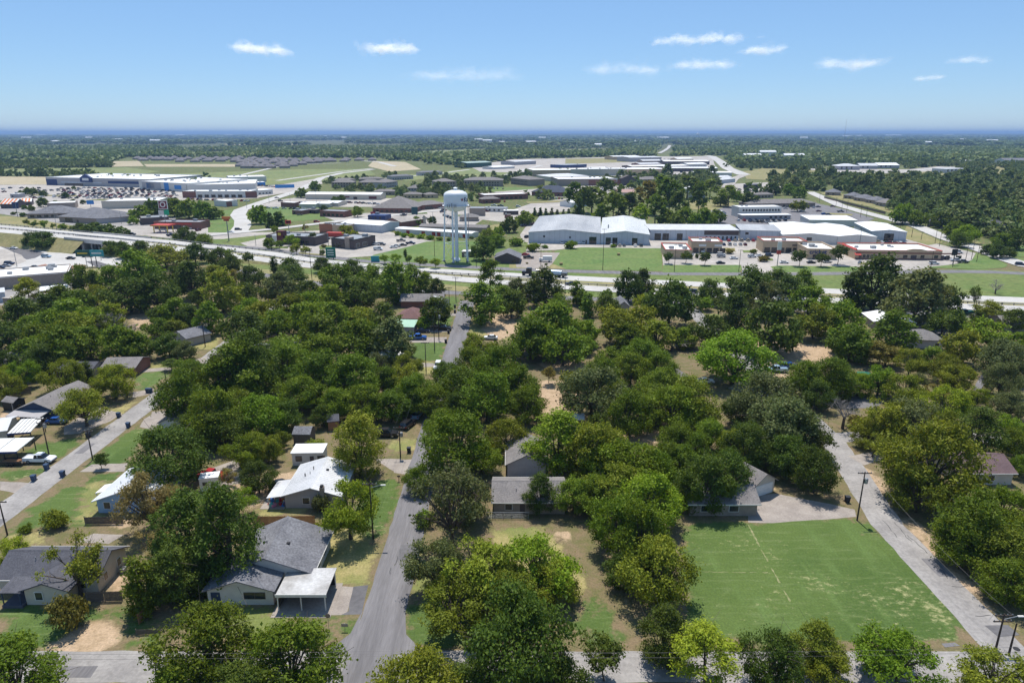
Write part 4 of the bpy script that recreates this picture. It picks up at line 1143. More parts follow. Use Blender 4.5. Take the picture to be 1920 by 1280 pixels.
h2 = hb("house", "grey house with light metal gable roof and chimney behind the wooden fence", -41.0, 109.6, -31.2, 11.4, 2.7, 'gy', 1.5, GREYW, MROOF, .55,
   [('win', 'f', 3.2, 4.4, .9, 2.1), ('chim', 7.0, -.5, 0, 4.6, TAUPE), ('vent', 2.2, 5.5, 3.4), ('vent', 3.3, 7.5, 3.8), ('win', 'r', 3, 4.2, .9, 2.1)], short="the grey metal roofed house", seams=.6)
po = MB(); po.extr([(-3.2, 2.15), (-.4, 2.55), (-.4, 2.65), (-3.2, 2.25)], 'y', -.4, 6); mk('porch_roof', po, MROOF, h2)
for y in (0, 3, 5.8): mk('porch_post', MB().box(-3.05, -2.93, y-.06, y+.06, 0, 2.2), WHITE, h2)
h3 = hb("house", "pale blue house with bright white metal roof near the left street", -74.0, 108.0, -64.5, 11.5, 2.6, 'gy', 1.7, BLUEW, M("white_metal_roof", (.8,.81,.83), (.7,.71,.74), .3, .4, .1), .55,
   [('win', 'f', 1.2, 2.3, .9, 2.1), ('win', 'l', 3, 4.1, .9, 2.1), ('win', 'l', 7, 8.1, .9, 2.1)], short="the pale blue house", seams=.6)
p3 = MB(); p3.extr([(-2.2, 2.0), (-.5, 2.35), (-.5, 2.47), (-2.2, 2.12)], 'y', 3.2, 6.4); mk('porch_roof', p3, WHITE, h3)
for y in (3.4, 6.2): mk('porch_post', MB().box(-2.1, -2.0, y-.05, y+.05, 0, 2.05), WHITE, h3)
h4 = hb("house", "cream walled house with charcoal shingle roof at the lower left", -75.5, 85.7, -61, 7.6, 2.7, 'gx', 1.9, CREAM, SHD, .5,
   [('win', 'r', 1.6, 2.5, .9, 2.1), ('win', 'r', 5.2, 6.1, .9, 2.1), ('ac', 15.3, 5.0), ('win', 'f', 11.8, 12.8, .9, 2.1)], short="the charcoal roofed house")
bw = MB(); bw.extr([(0,0),(6.2,0),(6.2,2.6),(3.1,3.7),(0,2.6)], 'y', -2.6, -.02); bw.v = [(x+5.6, y, z) for x, y, z in bw.v]; mk('front_wing', bw, CREAM, h4)
br_ = MB(); br_.extr([(5.1,2.43),(8.7,3.705),(12.3,2.43),(12.3,2.6),(8.7,3.87),(5.1,2.6)], 'y', -3.1, 3.2); mk('front_wing_roof', br_, SHD, h4)
w4 = mk('window', MB().box(7.0, 8.2, -2.69, -2.58, .8, 2.2), WHITE, h4); mk('pane', MB().box(7.1, 8.1, -2.705, -2.66, .9, 2.1), PANE, w4)
mk('porch_deck', MB().box(2.6, 5.55, -3.4, .0, 0, .45), M("slate_deck", (.10,.10,.13), (.08,.08,.1), 1, .8), h4)
mk('porch_roof', MB().extr([(-3.3, 2.35), (.2, 2.75), (.2, 2.9), (-3.3, 2.5)], 'x', 2.4, 5.58), SHD, h4)
for x in (2.75, 5.2): mk('porch_post', MB().box(x-.06, x+.06, -3.2, -3.08, .45, 2.4), NAVY, h4)

hb("house", "grey brown shingled bungalow behind the chain link fence in the middle", -3.2, 107.6, 9.4, 8.4, 2.6, 'gx', 1.6, TAUPE, SHB, .5, [('win', 'f', 2, 3.2, .9, 2), ('win', 'f', 7, 8.2, .9, 2), ('door', 'f', 4.6, 5.5, 2.1)], short="the grey brown bungalow")
hb("house", "grey gabled house just behind the grey brown bungalow", -.9, 121.2, 6.6, 10, 2.9, 'gy', 1.9, GREYW, SHB, .4, [('win', 'l', 3, 4, .9, 2), ('win', 'l', 6.5, 7.5, .9, 2)], short="the small grey gabled house")
ga = building("garage", "garage with white door and brown gabled roof beside the wide driveway", (1411,934), (1450,921), 9, 2.7, 'gy', 1.7, CREAM, SHB, .5, [], 'garage', short="the garage with the white door")
gd = MB(); gw = ga["w"]
gdo = mk('garage_door', MB().box(.5, gw-.5, -.07, .02, .04, 2.25), WHITE, ga)
for k in range(4): mk('door_panel', MB().box(.6, gw-.6, -.10, -.068, .12+k*.53, .56+k*.53), WHITE, gdo)
hb("house", "low dark roofed wing in deep shade left of the garage", 31.5, 107, 43.4, 8.0, 2.6, 'gx', 1.5, TAUPE, SHB, .5, [('win', 'f', 2, 3.2, .9, 2), ('win', 'f', 7, 8.6, .9, 2)], short="the shaded wing by the big lawn")
hb("house", "house with plum coloured shingle roof among trees at the right edge", 85.8, 118.2, 96.5, 8.4, 2.7, 'gx', 1.7, CREAM, SHP, .5, [('win', 'f', 2, 3.2, .9, 2), ('win', 'f', 6, 7.2, .9, 2)], short="the plum roofed house")
building("house", "house with bright white metal roof among trees at the upper right", (1616,602), (1637,618), 13, 3.0, 'gx', 1.4, TAUPE, WROOF, .5, [('win', 'f', 2, 3.2, .9, 2)], short="the white metal roofed house")
building("house", "grey hip roofed house under trees right of the white roofed one", (1700,652), (1766,655), 9, 2.8, 'hip', 2.4, GREYW, SHB, .5, [('win', 'f', 8, 9.2, .9, 2), ('win', 'f', 10.4, 11.6, .9, 2)], short="the grey hip roofed house")
# left street houses
n1 = building("house", "navy blue house with brown grey gabled roof beside the left street", (38,786), (108,789), 14, 2.7, 'gy', 1.9, NAVY, SHB, .5, [('vent', 5.5, 4, 3.9)], short="the navy blue house")
mk('patio_roof', MB().extr([(-3.4, 2.15), (-.06, 2.5), (-.06, 2.62), (-3.4, 2.27)], 'x', -.4, 8.2), GREYW, n1)
for x in (-.2, 4, 8.0): mk('patio_post', MB().box(x-.06, x+.06, -3.3, -3.18, 0, 2.2), GREYM, n1)
bdg = building("storage_shed", "small black garden shed with pale trim at the far left", (7,769), (28,772), 3.0, 2.3, 'gx', .8, BLACKM, SHB, .15, [('box', 'trim_board', (3.1, 3.2, -.05, -.004, 0, 2.3), OFFW), ('win0', 'r', 1, 1.8, 1, 1.8)], 'shed', short="the black garden shed")
bg_ = building("house", "beige house with low metal roof cut by the left edge", (-45,838), (16,830), 8, 3.0, 'gx', 1.0, CREAM, MROOF, .4, [('win', 'f', 6, 7.2, .9, 2)], short="the beige house at the left edge")
def ribbed_cover(name, label, A, B, D, h, rise, n, panel_m, posts):
    a, b = G(*A), G(*B); W = (b-a).length
    r = empty(name, a, math.atan2(b.y-a.y, b.x-a.x), label, "carport")
    for k in range(n):
        x0, x1 = W*k/n, W*(k+1)/n-.05
        mk('roof_panel', MB().extr([(0, h), (D, h+rise), (D, h+rise+.06), (0, h+.06)], 'x', x0, x1), panel_m, r)
        mk('rib', MB().extr([(0, h+.062), (D, h+rise+.062), (D, h+rise+.18), (0, h+.18)], 'x', x1-.16, x1-.02), panel_m, r)
    mk('fascia', MB().box(-.03, W+.03, -.08, -.004, h-.25, h+.15), NAVYP, r)
    for k in range(posts):
        for y in (.2, D-.2):
            x = .15+(W-.3)*k/(posts-1); mk('post', MB().box(x-.07, x+.07, y-.07, y+.07, 0, h+rise*(y/D)-.01), DARK, r)
    return r
ribbed_cover("carport", "white ribbed metal carport with purple shadows behind the white pickup", (18,835), (62,832), 6.5, 2.7, .7, 6, WHITE, 2)
ribbed_cover("carport", "lower plain white flat cover on dark posts at the left edge", (-40,870), (36,868), 6.2, 2.5, .35, 2, WHITE, 4)
# woods houses
building("house", "brown roofed house corner at the left edge in the woods", (4,690), (38,694), 9, 2.6, 'gx', 1.6, TAUPE, SHB, .4, short="the brown roof in the woods")
building("house", "dark grey roofed house hidden behind the lime green tree", (105,716), (170,716), 9, 2.6, 'gx', 1.7, TAUPE, SHD, .4, short="the hidden dark roofed house")
building("house", "dark brown brick house with white fascia beside the left street", (255,705), (283,685), 9, 2.6, 'gy', 1.4, BRICK, SHB, .5, [('win', 'r', 3, 4.2, .9, 2)], short="the dark brick house")
building("house", "grey house with pale end wall near the leaning pole", (322,640), (352,650), 8, 2.7, 'gy', 1.6, GREYW, SHG, .4, [('win', 'f', 2, 3, .9, 2)], short="the pale end walled house")
building("garden_shed", "brown wooden shed on dry grass in the left woods", (372,626), (388,627), 4, 2.4, 'gx', .7, WOODF, SHB, .2, (), 'shed', short="the brown wooden shed")
building("house", "long pale grey roof showing between trees left of middle", (462,678), (500,660), 8, 2.6, 'gy', 1.2, GREYW, MROOF, .4, short="the long pale roof in the trees")
building("mobile_home", "small white flat roofed trailer home with dark windows behind the metal roofed house", (549,873), (606,872), 4.0, 2.8, 'flat', 0, OFFW, WROOF, .2, [('win', 'f', .8, 1.9, 1.1, 2.1, BROWNP), ('win', 'f', 5.2, 6.6, 1.1, 2.1, BROWNP), ('door', 'f', 3.6, 4.4, 2.1)], 'trailer', short="the white trailer home")
building("storage_shed", "dark roofed shed behind the white trailer home", (551,832), (582,832), 4, 2.3, 'gx', .9, WOODG, SHG, .2, (), 'shed')
building("storage_shed", "small dark shed between trees left of the yellow topped tree", (616,808), (636,806), 3.5, 2.3, 'gx', .9, WOODF, SHD, .2, (), 'shed')
building("storage_shed", "white sided shed beside the driveway under the huge dark tree", (300,812), (343,812), 6, 2.5, 'gy', 1.2, OFFW, SHB, .3, (), 'shed', short="the white sided shed")
building("camper_trailer", "white camper trailer parked behind the red pickup truck", (376,922), (412,918), 2.4, 2.6, 'flat', 0, WHITE, WROOF, .05, [('win', 'f', .6, 1.4, 1.3, 1.9, GREYM), ('door', 'f', 2.0, 2.6, 1.9)], 'trailer')
building("house", "house with maroon hip roof left of the middle street", (742,610), (788,612), 11, 2.7, 'hip', 2.6, BRICK, SHM, .5, [('win', 'r', 3, 4.2, .9, 2)], short="the maroon roofed house")
gp_ = building("patio_cover", "pale green metal porch roof in front of the maroon roofed house", (735,625), (775,626), 6, 2.4, 'shed', .7, GREYW, GREENM, .4, (), 'porch')
building("house", "brown roofed house behind tall trees near the highway", (752,577), (830,577), 9, 2.7, 'gx', 1.8, BRICK, SHB, .5, short="the brown house near the highway")
building("house", "small white gabled house close to the middle street pole", (822,580), (842,575), 9, 2.6, 'gy', 1.4, OFFW, MROOF, .4, short="the small white gabled house")
building("house", "pale roofed house under grey green trees left of the middle street", (696,690), (758,690), 8, 2.6, 'gx', 1.5, TAUPE, MROOF, .4, short="the pale roofed house by the verge")
building("house", "pale blue gabled house end glimpsed between dark trees near the highway", (1158,588), (1180,588), 10, 2.8, 'gy', 1.8, GREYW, SHG, .3, short="the pale gabled house end")
building("house", "small grey white house end left of the bright spreading tree", (1278,732), (1298,730), 9, 2.7, 'gy', 1.2, OFFW, SHB, .3, short="the small house end")
building("storage_shed", "small shed with pale blue roof in the middle woods", (1074,803), (1094,803), 3, 2.2, 'gx', .8, WOODG, MROOF, .2, (), 'shed', short="the pale blue roofed shed")
building("canopy_tent", "dark green canopy roof glimpsed in the right woods", (1611,722), (1634,724), 4, 2.3, 'hip', .9, WOODG, SIGNG, .2, (), 'canopy')
building("house", "grey roofed house far behind trees at the right edge", (1880,620), (1935,622), 9, 2.7, 'gx', 1.5, TAUPE, SHB, .4, short="the house at the right edge")

# ================================================================== along the highway
white_store = building("store", "low store with white roof and grey walls at the far left", (-60,548), (130,532), 22, 5.0, 'flat', 0, TAUPE, WROOF, .3, [('bay', 'f', 3, 6, 4), ('win0', 'r', 6, 12, 1.2, 2.8)], 'store', parapet=(.5, TAUPE), units=7, short="the white roofed store")
building("annexe", "small white roofed annexe with maroon fascia below the store", (78,560), (128,555), 9, 3.2, 'flat', 0, TAUPE, WROOF, .3, [('band', 'f', 0, 6, 2.4, 3.1, MAROON)], 'building')
building("garage", "tan flat roofed garage behind the yellowish pine at the left", (8,575), (76,577), 9, 3.4, 'flat', 0, TAUPE, CONCL, .3, [('bay', 'f', 4, 10, 2.6)], 'garage')
building("store", "pale blue grey metal building corner at the left edge", (-40,572), (12,566), 10, 4.0, 'flat', 0, STEEL, MROOF, .3, (), 'building')

ST = dict(cat='warehouse')
def gable_bays(W, items): return [('bay', 'f', a, b, h, PANEB) for a, b, h in items]
wa = building("warehouse", "largest pale blue steel warehouse with wide weathered gable roof", (991,455.5), (1125,458), 84, 6.6, 'gy', 1.9, STEEL, STEELR, .35, gable_bays(44, [(37.2, 41.6, 4.4), (35.0, 35.9, 2.4)])+[('win0', 'f', 9, 10.2, 3.6, 4.8), ('win0', 'f', 25, 26, 3.4, 4.4)], short="the largest steel warehouse", seams=4.0, **ST)
wb = building("warehouse", "steel warehouse with paler gable roof joined to the largest one", (1125.6,458), (1217,460), 82, 6.4, 'gy', 1.9, STEEL, M("pale_steel_roof", (.66,.67,.66), (.56,.57,.56), .1, .5, .2, stretch=(1,.25,1), fine=.08), .3, gable_bays(30, [(3.2, 6.2, 4.2), (7.2, 10.2, 4.2), (19, 22.2, 4.2)])+[('box', 'roof_vent', (4, 4.8, 22, 22.8, 6.5, 9.2), GREYM)], short="the paler steel warehouse", seams=4.0, **ST)
wc = building("warehouse", "long low steel warehouse with truck bays and brown fascia", (1218,450), (1384,451), 24, 6.4, 'shed', .5, STEEL, MROOF, .3, gable_bays(55, [(3, 7, 4.2), (8, 12, 4.2), (17, 20.6, 4.2)])+[('band', 'f', 34, 55.5, 3.4, 6.2, BROWNP)]+[('win0', 'f', 35+k*2.6, 36+k*2.6, .6, 2.6) for k in range(8)], short="the long warehouse with truck bays", **ST)
for u in (10.5, 23, 30): mk('wall_seam', MB().box(u-.12, u+.12, -.05, -.002, 0, 6.3), GREYM, wc)
wd = building("warehouse", "pale steel warehouse wing behind the car rows", (1387,450), (1462,452), 26, 6.2, 'shed', .6, STEEL, STEELR, .3, [('win0', 'f', 3, 5, 3.5, 5)], **ST)
we = building("warehouse", "white roofed steel warehouse behind the shops, left gable of two", (1466,456), (1568,459), 58, 5.2, 'gy', 1.3, OFFW, WROOF, .3, [('win0', 'f', 14, 17, 2, 4)], short="the white roofed warehouse", seams=5, **ST)
wf = building("warehouse", "white roofed steel warehouse behind the shops, right gable of two", (1568.6,459), (1642,460), 56, 5.1, 'gy', 1.2, OFFW, WROOF, .3, (), seams=5, **ST)
wg = building("warehouse", "pale steel workshop with one large dark doorway near the right road", (1632,450), (1698,452), 44, 5.6, 'gy', 1.1, STEEL, WROOF, .3, gable_bays(20, [(7.6, 13.2, 4.4)]), short="the workshop with the dark doorway", **ST)
building("warehouse", "long narrow white roofed shed behind the twin warehouses", (1517,424), (1606,425), 22, 4.5, 'shed', .9, OFFW, WROOF, .3, (), **ST)

RT = dict(cat='shop')
r1 = building("shop_row", "tan shop row with red coping and two pale sign panels, leftmost", (1296,474), (1353,475), 16, 5.6, 'flat', 0, TAN, WROOF, -.2, [('bay', 'f', 1+k*3.7, 3.9+k*3.7, 2.9, PANEB) for k in range(5)]+[('band', 'f', 4, 8, 3.8, 4.9, WHITE), ('band', 'f', 12.6, 16.8, 3.8, 4.9, WHITE)], parapet=(.9, TAN, REDT), units=2, short="the leftmost tan shop row", **RT)
r1b = building("shop_wing", "low tan wing with white roof left of the leftmost shop row", (1246,485), (1296,486), 24, 4.2, 'flat', 0, TAN, WROOF, -.2, [('band', 'f', 12.4, 15.4, 1.9, 3.2, OFFW)], parapet=(.7, TAN, REDT), units=4, **RT)
r2 = building("shop_row", "tan shop row with arcade of dark shopfronts, middle of three", (1429,473.5), (1511,475), 16, 5.8, 'flat', 0, TAN, WROOF, -.2, [('bay', 'f', 1+k*3.9, 4.1+k*3.9, 3.0, PANEB) for k in range(7)]+[('band', 'f', 16, 21, 4.1, 4.8, BROWNP)], parapet=(.9, TAN, REDT), units=2, short="the middle tan shop row", **RT)
r2b = building("shop_wing", "tan shop wing with large dark lettering and white roof", (1512,486), (1568,487), 26, 4.8, 'flat', 0, TAN, WROOF, -.2, [('bay', 'f', 3, 7.5, 2.6, PANEB)], parapet=(.8, TAN, TAN), units=4, short="the lettered shop wing", **RT)
W2 = r2b["w"]
text("cricket", 3.2, NAVYP, r2b, (W2*.36, -.16, 3.9), (math.pi/2, 0, 0))
r3 = building("shop_row", "long tan and brick shop row with red trim and white roof at the right", (1602,486), (1764,488), 26, 4.2, 'flat', 0, TAN, WROOF, -.2,
    [('win0', 'f', 2+k*2.0, 3.6+k*2.0, .9, 2.6) for k in range(9)]+[('win0', 'f', 25, 27.2, .9, 2.6), ('door', 'f', 29, 32, 2.6), ('win0', 'f', 34, 36, .9, 2.6), ('win0', 'f', 41, 43, .9, 2.6), ('door', 'f', 44.4, 46, 2.6), ('win0', 'f', 47, 49, .9, 2.6), ('win0', 'f', 52, 55, .9, 2.6)]
    +[('band', 'f', 0, 54, 3.2, 3.9, BRICK)], parapet=(.7, TAN, REDT), units=5, short="the long shop row at the right", **RT)
W3 = r3["w"]
mk('base_course', MB().box(0, W3, -.16, -.002, 0, .75), BRICK, r3)
mk('entrance_awning', MB().extr([(-2.0, 2.4), (-.2, 3.4), (-.2, 3.6), (-2.0, 2.6)], 'x', -.6, 2.6), REDT, r3)
mk('raised_gable', MB().extr([(26.5, 4.3), (36.5, 4.3), (36.5, 5.3), (33.5, 5.9), (29.5, 5.9), (26.5, 5.3)], 'y', -.3, .5), TAN, r3)
mk('red_slope', MB().extr([(0, 4.9), (1.6, 4.9), (.8, 5.7)], 'y', 1, 20), REDT, r3)

k1 = building("office_block", "white two storey office block with a row of square windows", (1384,408), (1464,407), 14, 8.0, 'flat', 0, OFFW, WROOF, -.2, [('win0', 'f', 3.2+k*2.45, 4.8+k*2.45, 4.9, 6.5) for k in range(13)], 'office', parapet=(.4, OFFW), units=2, short="the white office block")
building("office_wing", "low white wing with canopy in front of the white office block", (1392,412), (1482,411), 9, 3.4, 'flat', 0, GREYW, WROOF, .6, [('win0', 'f', 22+k*4, 24+k*4, 1, 2.4) for k in range(4)], 'office')
building("school_wing", "long brown roofed low building behind the white office block", (1402,390), (1528,388), 18, 3.6, 'hip', 3.2, TAUPE, SHB, .8, [('win0', 'f', 4+k*5, 6+k*5, 1, 2.4) for k in range(9)], 'building', short="the long brown roofed building")
building("house", "small black walled building with grey roof by the far lot", (1403,354), (1428,353), 9, 4.5, 'hip', 1.2, BLACKM, SHG, .4, (), 'building')
building("shed", "small pale metal shed near the round hedge trees", (1347,408), (1361,408), 5, 4, 'gy', 1.2, STEEL, MROOF, .2, (), 'shed')

sh = building("storage_units", "long white storage building with red roller doors behind the water tower", (741,437), (884,447), 10, 3.0, 'gx', .5, OFFW, WROOF, .2, [('bay', 'f', 9+k*4.0, 11.6+k*4.0, 2.4, REDD) for k in (0, 3, 5, 6, 8.6, 9.4, 10.8)], 'storage units', short="the red doored storage units")
building("storage_units", "grey roofed storage row just behind the red doored one", (786,434), (912,437), 13, 3.4, 'gx', 1.2, TAUPE, SHB, .2, (), 'storage units')
pw = building("warehouse", "white metal warehouse with pale blue end left of the water tower", (640,432), (716,437), 22, 5.0, 'gx', 1.4, STEEL, WROOF, .2, (), 'warehouse', short="the small white warehouse")
building("brick_hall", "dark brick gabled hall with cream roof left of the water tower", (722,425), (752,428), 24, 4.2, 'gy', 2.6, BRICK, CONCL, .3, (), 'hall')
q1 = building("restaurant", "black and grey flat roofed restaurant with brown corner", (622,464), (664,468), 20, 5.2, 'flat', 0, BROWNP, GREYM, -.2, [('win0', 'f', 1.4+k*3.1, 3.8+k*3.1, .8, 3.2) for k in range(4)]+[('win', 'r', 2, 5, .8, 3), ('win', 'r', 8, 12, .8, 3)], 'restaurant', parapet=(.6, DARK), units=3, short="the black restaurant")
mk('corner_tower', MB().box(10.5, 13.9, -.3, 4, 0, 6.8), TAUPE, q1)
q2 = building("restaurant", "dark brown restaurant with maroon entrance tower behind the highway", (500,457), (592,461), 16, 4.8, 'flat', 0, BROWNP, GREYM, -.2, [('win0', 'f', 2+k*3.1, 4.2+k*3.1, .9, 2.8) for k in range(9)], 'restaurant', parapet=(.6, BROWNP), units=4, short="the maroon towered restaurant")
mk('entrance_tower', MB().box(8.2, 12.6, -1.2, 3, 0, 8.2), MAROON, q2); mk('sign_panel', MB().box(9.2, 11.2, -1.32, -1.203, 5.6, 7.2), YELLOW, q2)
mk('sloped_panel', MB().extr([(-1.15, 0), (-1.15, 5.5), (-.2, 5.5), (-.2, 0)], 'x', 5.0, 8.1), OFFW, q2)
q3 = building("restaurant", "tan and orange brick fast food restaurant behind the black one", (600,436), (656,437), 14, 4.6, 'flat', 0, TAN, GREYM, -.2, [('band', 'f', -.2, 9, 0, 6.0, M("orange_brick", (.36,.16,.09), None, 1, .8))], 'restaurant', parapet=(.7, TAN), units=6, short="the orange brick restaurant")
building("red_container", "low red walled enclosure in front of the orange brick restaurant", (612,444), (641,444.5), 4, 2.6, 'flat', 0, REDT, REDT, .1, (), 'enclosure')
gs = building("fuel_store", "brick petrol station shop with red fascia behind the highway", (290,429), (376,430), 14, 4.4, 'flat', 0, BRICK, GREYM, -.2, [('band', 'f', 0, 28, 3.2, 4.2, REDT), ('win0', 'f', 2, 20, .8, 2.8)], 'shop', parapet=(.7, BRICK), units=3, short="the petrol station shop")
fc = empty("fuel_canopy", G(283,437), rad(-8), "red and yellow petrol station canopy on columns", "canopy")
mk('canopy_roof', MB().box(0, 13, 0, 9, 4.6, 5.4), REDT, fc); mk('canopy_band', MB().box(-.06, 13.06, -.06, -.003, 4.75, 5.1), YELLOW, fc)
for x in (1.5, 11.5):
    for y in (1.5, 7.5): mk('column', MB().box(x-.25, x+.25, y-.25, y+.25, 0, 4.6), YELLOW, fc)
for x in (3.5, 8): 
    pu = mk('fuel_pump', MB().bev(x, x+.7, 4, 4.9, 0, 1.9, .06), WHITE, fc); mk('pump_screen', MB().box(x+.1, x+.6, 3.97, 3.999, 1.1, 1.6), DARK, pu)
building("workshop", "black flat roofed brick building left of the petrol station", (266,422), (318,419), 18, 4.6, 'flat', 0, BROWNP, GREYM, -.1, (), 'building', parapet=(.5, BROWNP), units=2, short="the black flat roofed building")
gc = building("nursing_home", "sprawling low complex with large grey hip roofs at the left", (52,410), (140,408), 26, 3.6, 'hip', 5.0, TAUPE, SHG, 1.0, [('win0', 'f', 2+k*5, 5+k*5, .8, 2.6) for k in range(8)], 'building', short="the grey roofed complex")
building("nursing_home", "central hip roofed block with dark porch of the grey complex", (112,416), (182,420), 34, 4.0, 'hip', 6.0, TAUPE, SHG, 1.0, [('bay', 'f', 6, 14, 3.2), ('bay', 'f', 18, 20, 2.4)], 'building')
building("nursing_home", "right wing of the grey roofed complex beside tall bushes", (182,420), (246,415), 22, 3.8, 'hip', 4.5, GREYW, SHG, 1.0, (), 'building')
building("store", "long pale flat roofed store before the crowded parking lot", (192,392), (300,390), 34, 6.2, 'flat', 0, CREAM, WROOF, -.2, (), 'store', parapet=(.8, CREAM), units=4, short="the long pale store")
building("store", "brown flat roofed shop with white roof left of the long pale store", (90,393), (142,391), 20, 5, 'flat', 0, TAUPE, WROOF, -.2, [('band', 'l', 0, 8, 0, 4.5, MAROON)], 'store', parapet=(.5, TAUPE))
wb_ = building("restaurant", "restaurant with orange and white striped roof at the far left", (2,391), (30,391), 14, 4.2, 'gx', 3.6, BROWNP, WHITE, .4, (), 'restaurant', short="the orange striped restaurant")
for k in range(4): mk('roof_stripe', MB().extr([(-.5, 3.95), (7, 7.83), (7, 7.99), (-.5, 4.11)], 'x', .2+k*(wb_["w"]/4), .2+k*(wb_["w"]/4)+wb_["w"]/8), ORANGE, wb_)
wc_ = building("restaurant", "lower orange and white striped wing right of the striped restaurant", (34,386), (60,385), 14, 3.6, 'gx', 2.2, BROWNP, WHITE, .4, (), 'restaurant')
for k in range(4): mk('roof_stripe', MB().extr([(-.5, 3.55), (7, 5.83), (7, 5.99), (-.5, 3.71)], 'x', .3+k*(wc_["w"]/4), .3+k*(wc_["w"]/4)+wc_["w"]/8), ORANGE, wc_)
# big stores
bb = building("superstore", "huge white roofed store with navy pyramid sign at the left", (88,347), (284,352), 95, 9.5, 'flat', 0, GREYW, WROOF, -.3, [('band', 'f', 0, 18, 0, 7.5, NAVYP), ('band', 'f', 24, 90, 3.4, 5, STEEL), ('bay', 'f', 30, 60, 3.2), ('band', 'f', 100, 190, 4, 7, NAVYP)], 'store', parapet=(.8, OFFW), units=14, short="the huge store with the navy sign")
pb = MB(); pb.add([(58, -2, 5), (76, -2, 5), (76, -2, 10.5), (67, -2, 15), (58, -2, 10.5), (58, 1, 5), (76, 1, 5), (76, 1, 10.5), (67, 1, 15), (58, 1, 10.5)], [(0,1,2,3,4), (9,8,7,6,5), (2,1,6,7), (3,2,7,8), (4,3,8,9), (0,4,9,5)]); mk('gable_sign', pb, NAVYP, bb); mk('sign_panel', MB().box(62, 72, -2.1, -2.004, 7, 10), WHITE, bb)
b2 = building("superstore", "huge white roofed store with bright blue entrance panels", (262,355), (350,360), 90, 9, 'flat', 0, OFFW, WROOF, -.3, [('band', 'f', 6, 40, .5, 8.8, GREYW), ('band', 'f', 14, 28, 2, 8.4, BLUEP), ('band', 'f', 46, 54, 0, 9.6, BLUEP), ('band', 'f', 64, 76, 2.5, 7, BLUEP)], 'store', parapet=(.8, OFFW), units=12, short="the store with the blue panels")
building("superstore", "right half of the white roofed stores behind the strip mall", (352,360), (480,357), 80, 7.5, 'flat', 0, OFFW, WROOF, -.3, [('band', 'f', 96, 118, 2, 6, BLUEP)], 'store', parapet=(.6, OFFW), units=14)
building("superstore", "small white roofed store at the far right of the store row", (430,343), (500,341), 40, 7, 'flat', 0, OFFW, WROOF, -.3, (), 'store', parapet=(.5, OFFW), units=3)
sm = building("strip_mall", "white strip mall with brown brick ends and dark shopfronts", (343,371), (471,371), 22, 6.2, 'flat', 0, OFFW, WROOF, -.2, [('band', 'f', 0, 14, 0, 6.6, BRICK), ('band', 'f', 66, 78, 0, 6.6, BRICK)]+[('bay', 'f', 16+k*7, 20.5+k*7, 3.2) for k in range(7)], 'shops', parapet=(.7, OFFW), units=6, short="the white strip mall")
building("store", "small pale blue store with white roof at the top of the curved road", (402,386), (425,388), 12, 5, 'flat', 0, OFFW, WROOF, -.1, [('band', 'r', 0, 6, 0, 4.5, BRICK)], 'store', parapet=(.4, OFFW))
building("warehouse", "very long cream building with white roof and small signs", (573,374), (714,375), 22, 5.2, 'gx', 1.4, CREAM, WROOF, .2, [('bay', 'f', 50, 54, 3), ('band', 'f', 40, 46, 2, 3.4, MAROON), ('band', 'f', 66, 74, 1, 3.4, MAROON)], 'warehouse', short="the very long cream building")
building("garage", "small brick garage with white roof beside the curved road", (527,388), (553,389), 9, 4, 'flat', 0, BRICK, WROOF, -.1, (), 'garage', parapet=(.3, BRICK))
for i_, (x0, x1, yy) in enumerate(((561,592,389.5), (594,618,388.5), (608,634,387))):
    building("storage_units", ["pale low storage row nearest the brick garage", "pale low storage row in the middle of three", "pale low storage row set askew at the right of three"][i_], (x0, yy), (x1, yy+.4), 22, 3.2, 'gx', .8, CREAM, WROOF, .2, (), 'storage units')
building("brick_shops", "dark brick low shops with grey roof right of the grass island", (600,406), (646,408), 12, 4.4, 'flat', 0, BRICK, GREYM, -.1, [('win0', 'f', 3+k*4, 5.4+k*4, .8, 2.6) for k in range(5)], 'shops', parapet=(.5, BRICK), short="the dark brick shops")
ch = building("church_hall", "brick hall with a tall wide grey hip roof left of the water tower", (699,399), (776,400), 36, 4.0, 'hip', 9, BRICK, SHB, 1.2, [('win0', 'f', 3+k*4.2, 5.2+k*4.2, .8, 2.6) for k in range(9)], 'hall', short="the wide hip roofed hall")
building("brick_office", "low brown brick office behind the wide hip roofed hall", (790,394), (836,390), 18, 4, 'hip', 3, BRICK, SHB, .6, [('bay', 'f', 4, 12, 3)], 'office')
building("brick_shops", "low brick building with white roof right of the water tower", (908,376), (990,373), 20, 5, 'flat', 0, BRICK, WROOF, -.1, [('win0', 'f', 3+k*5, 6+k*5, .8, 2.8) for k in range(8)], 'shops', parapet=(.5, BRICK), short="the low brick shops")
building("brick_house", "small red brick office with brown hip roof right of the water tower", (905,382), (937,380.5), 10, 4, 'hip', 2.4, BRICK, SHB, .4, [('win0', 'f', 3, 5, .8, 2.4), ('win0', 'f', 9, 11, .8, 2.4)], 'office')
building("grey_store", "grey flat roofed block just right of the water tower", (880,405), (909,405), 14, 6, 'flat', 0, TAUPE, GREYM, -.1, (), 'store', parapet=(.4, TAUPE))
building("house", "low brown roofed house below the grey block", (862,415), (896,415), 12, 3, 'hip', 2.4, TAUPE, SHB, .6, (), 'house')
building("house", "dark brown house with black gabled roof beside the small lot", (928,494), (974,494.5), 14, 3.0, 'gy', 2.6, BROWNP, SHG, .6, [('win0', 'f', 9, 11, .8, 2.2)], short="the dark house beside the small lot")
building("pump_house", "dark utility cabin with pale roof under the water tower", (866,482), (888,482.5), 6, 3.0, 'flat', 0, BROWNP, OFFW, .2, [('door', 'f', 1.4, 2.8, 2.2, OFFW)], 'hut')
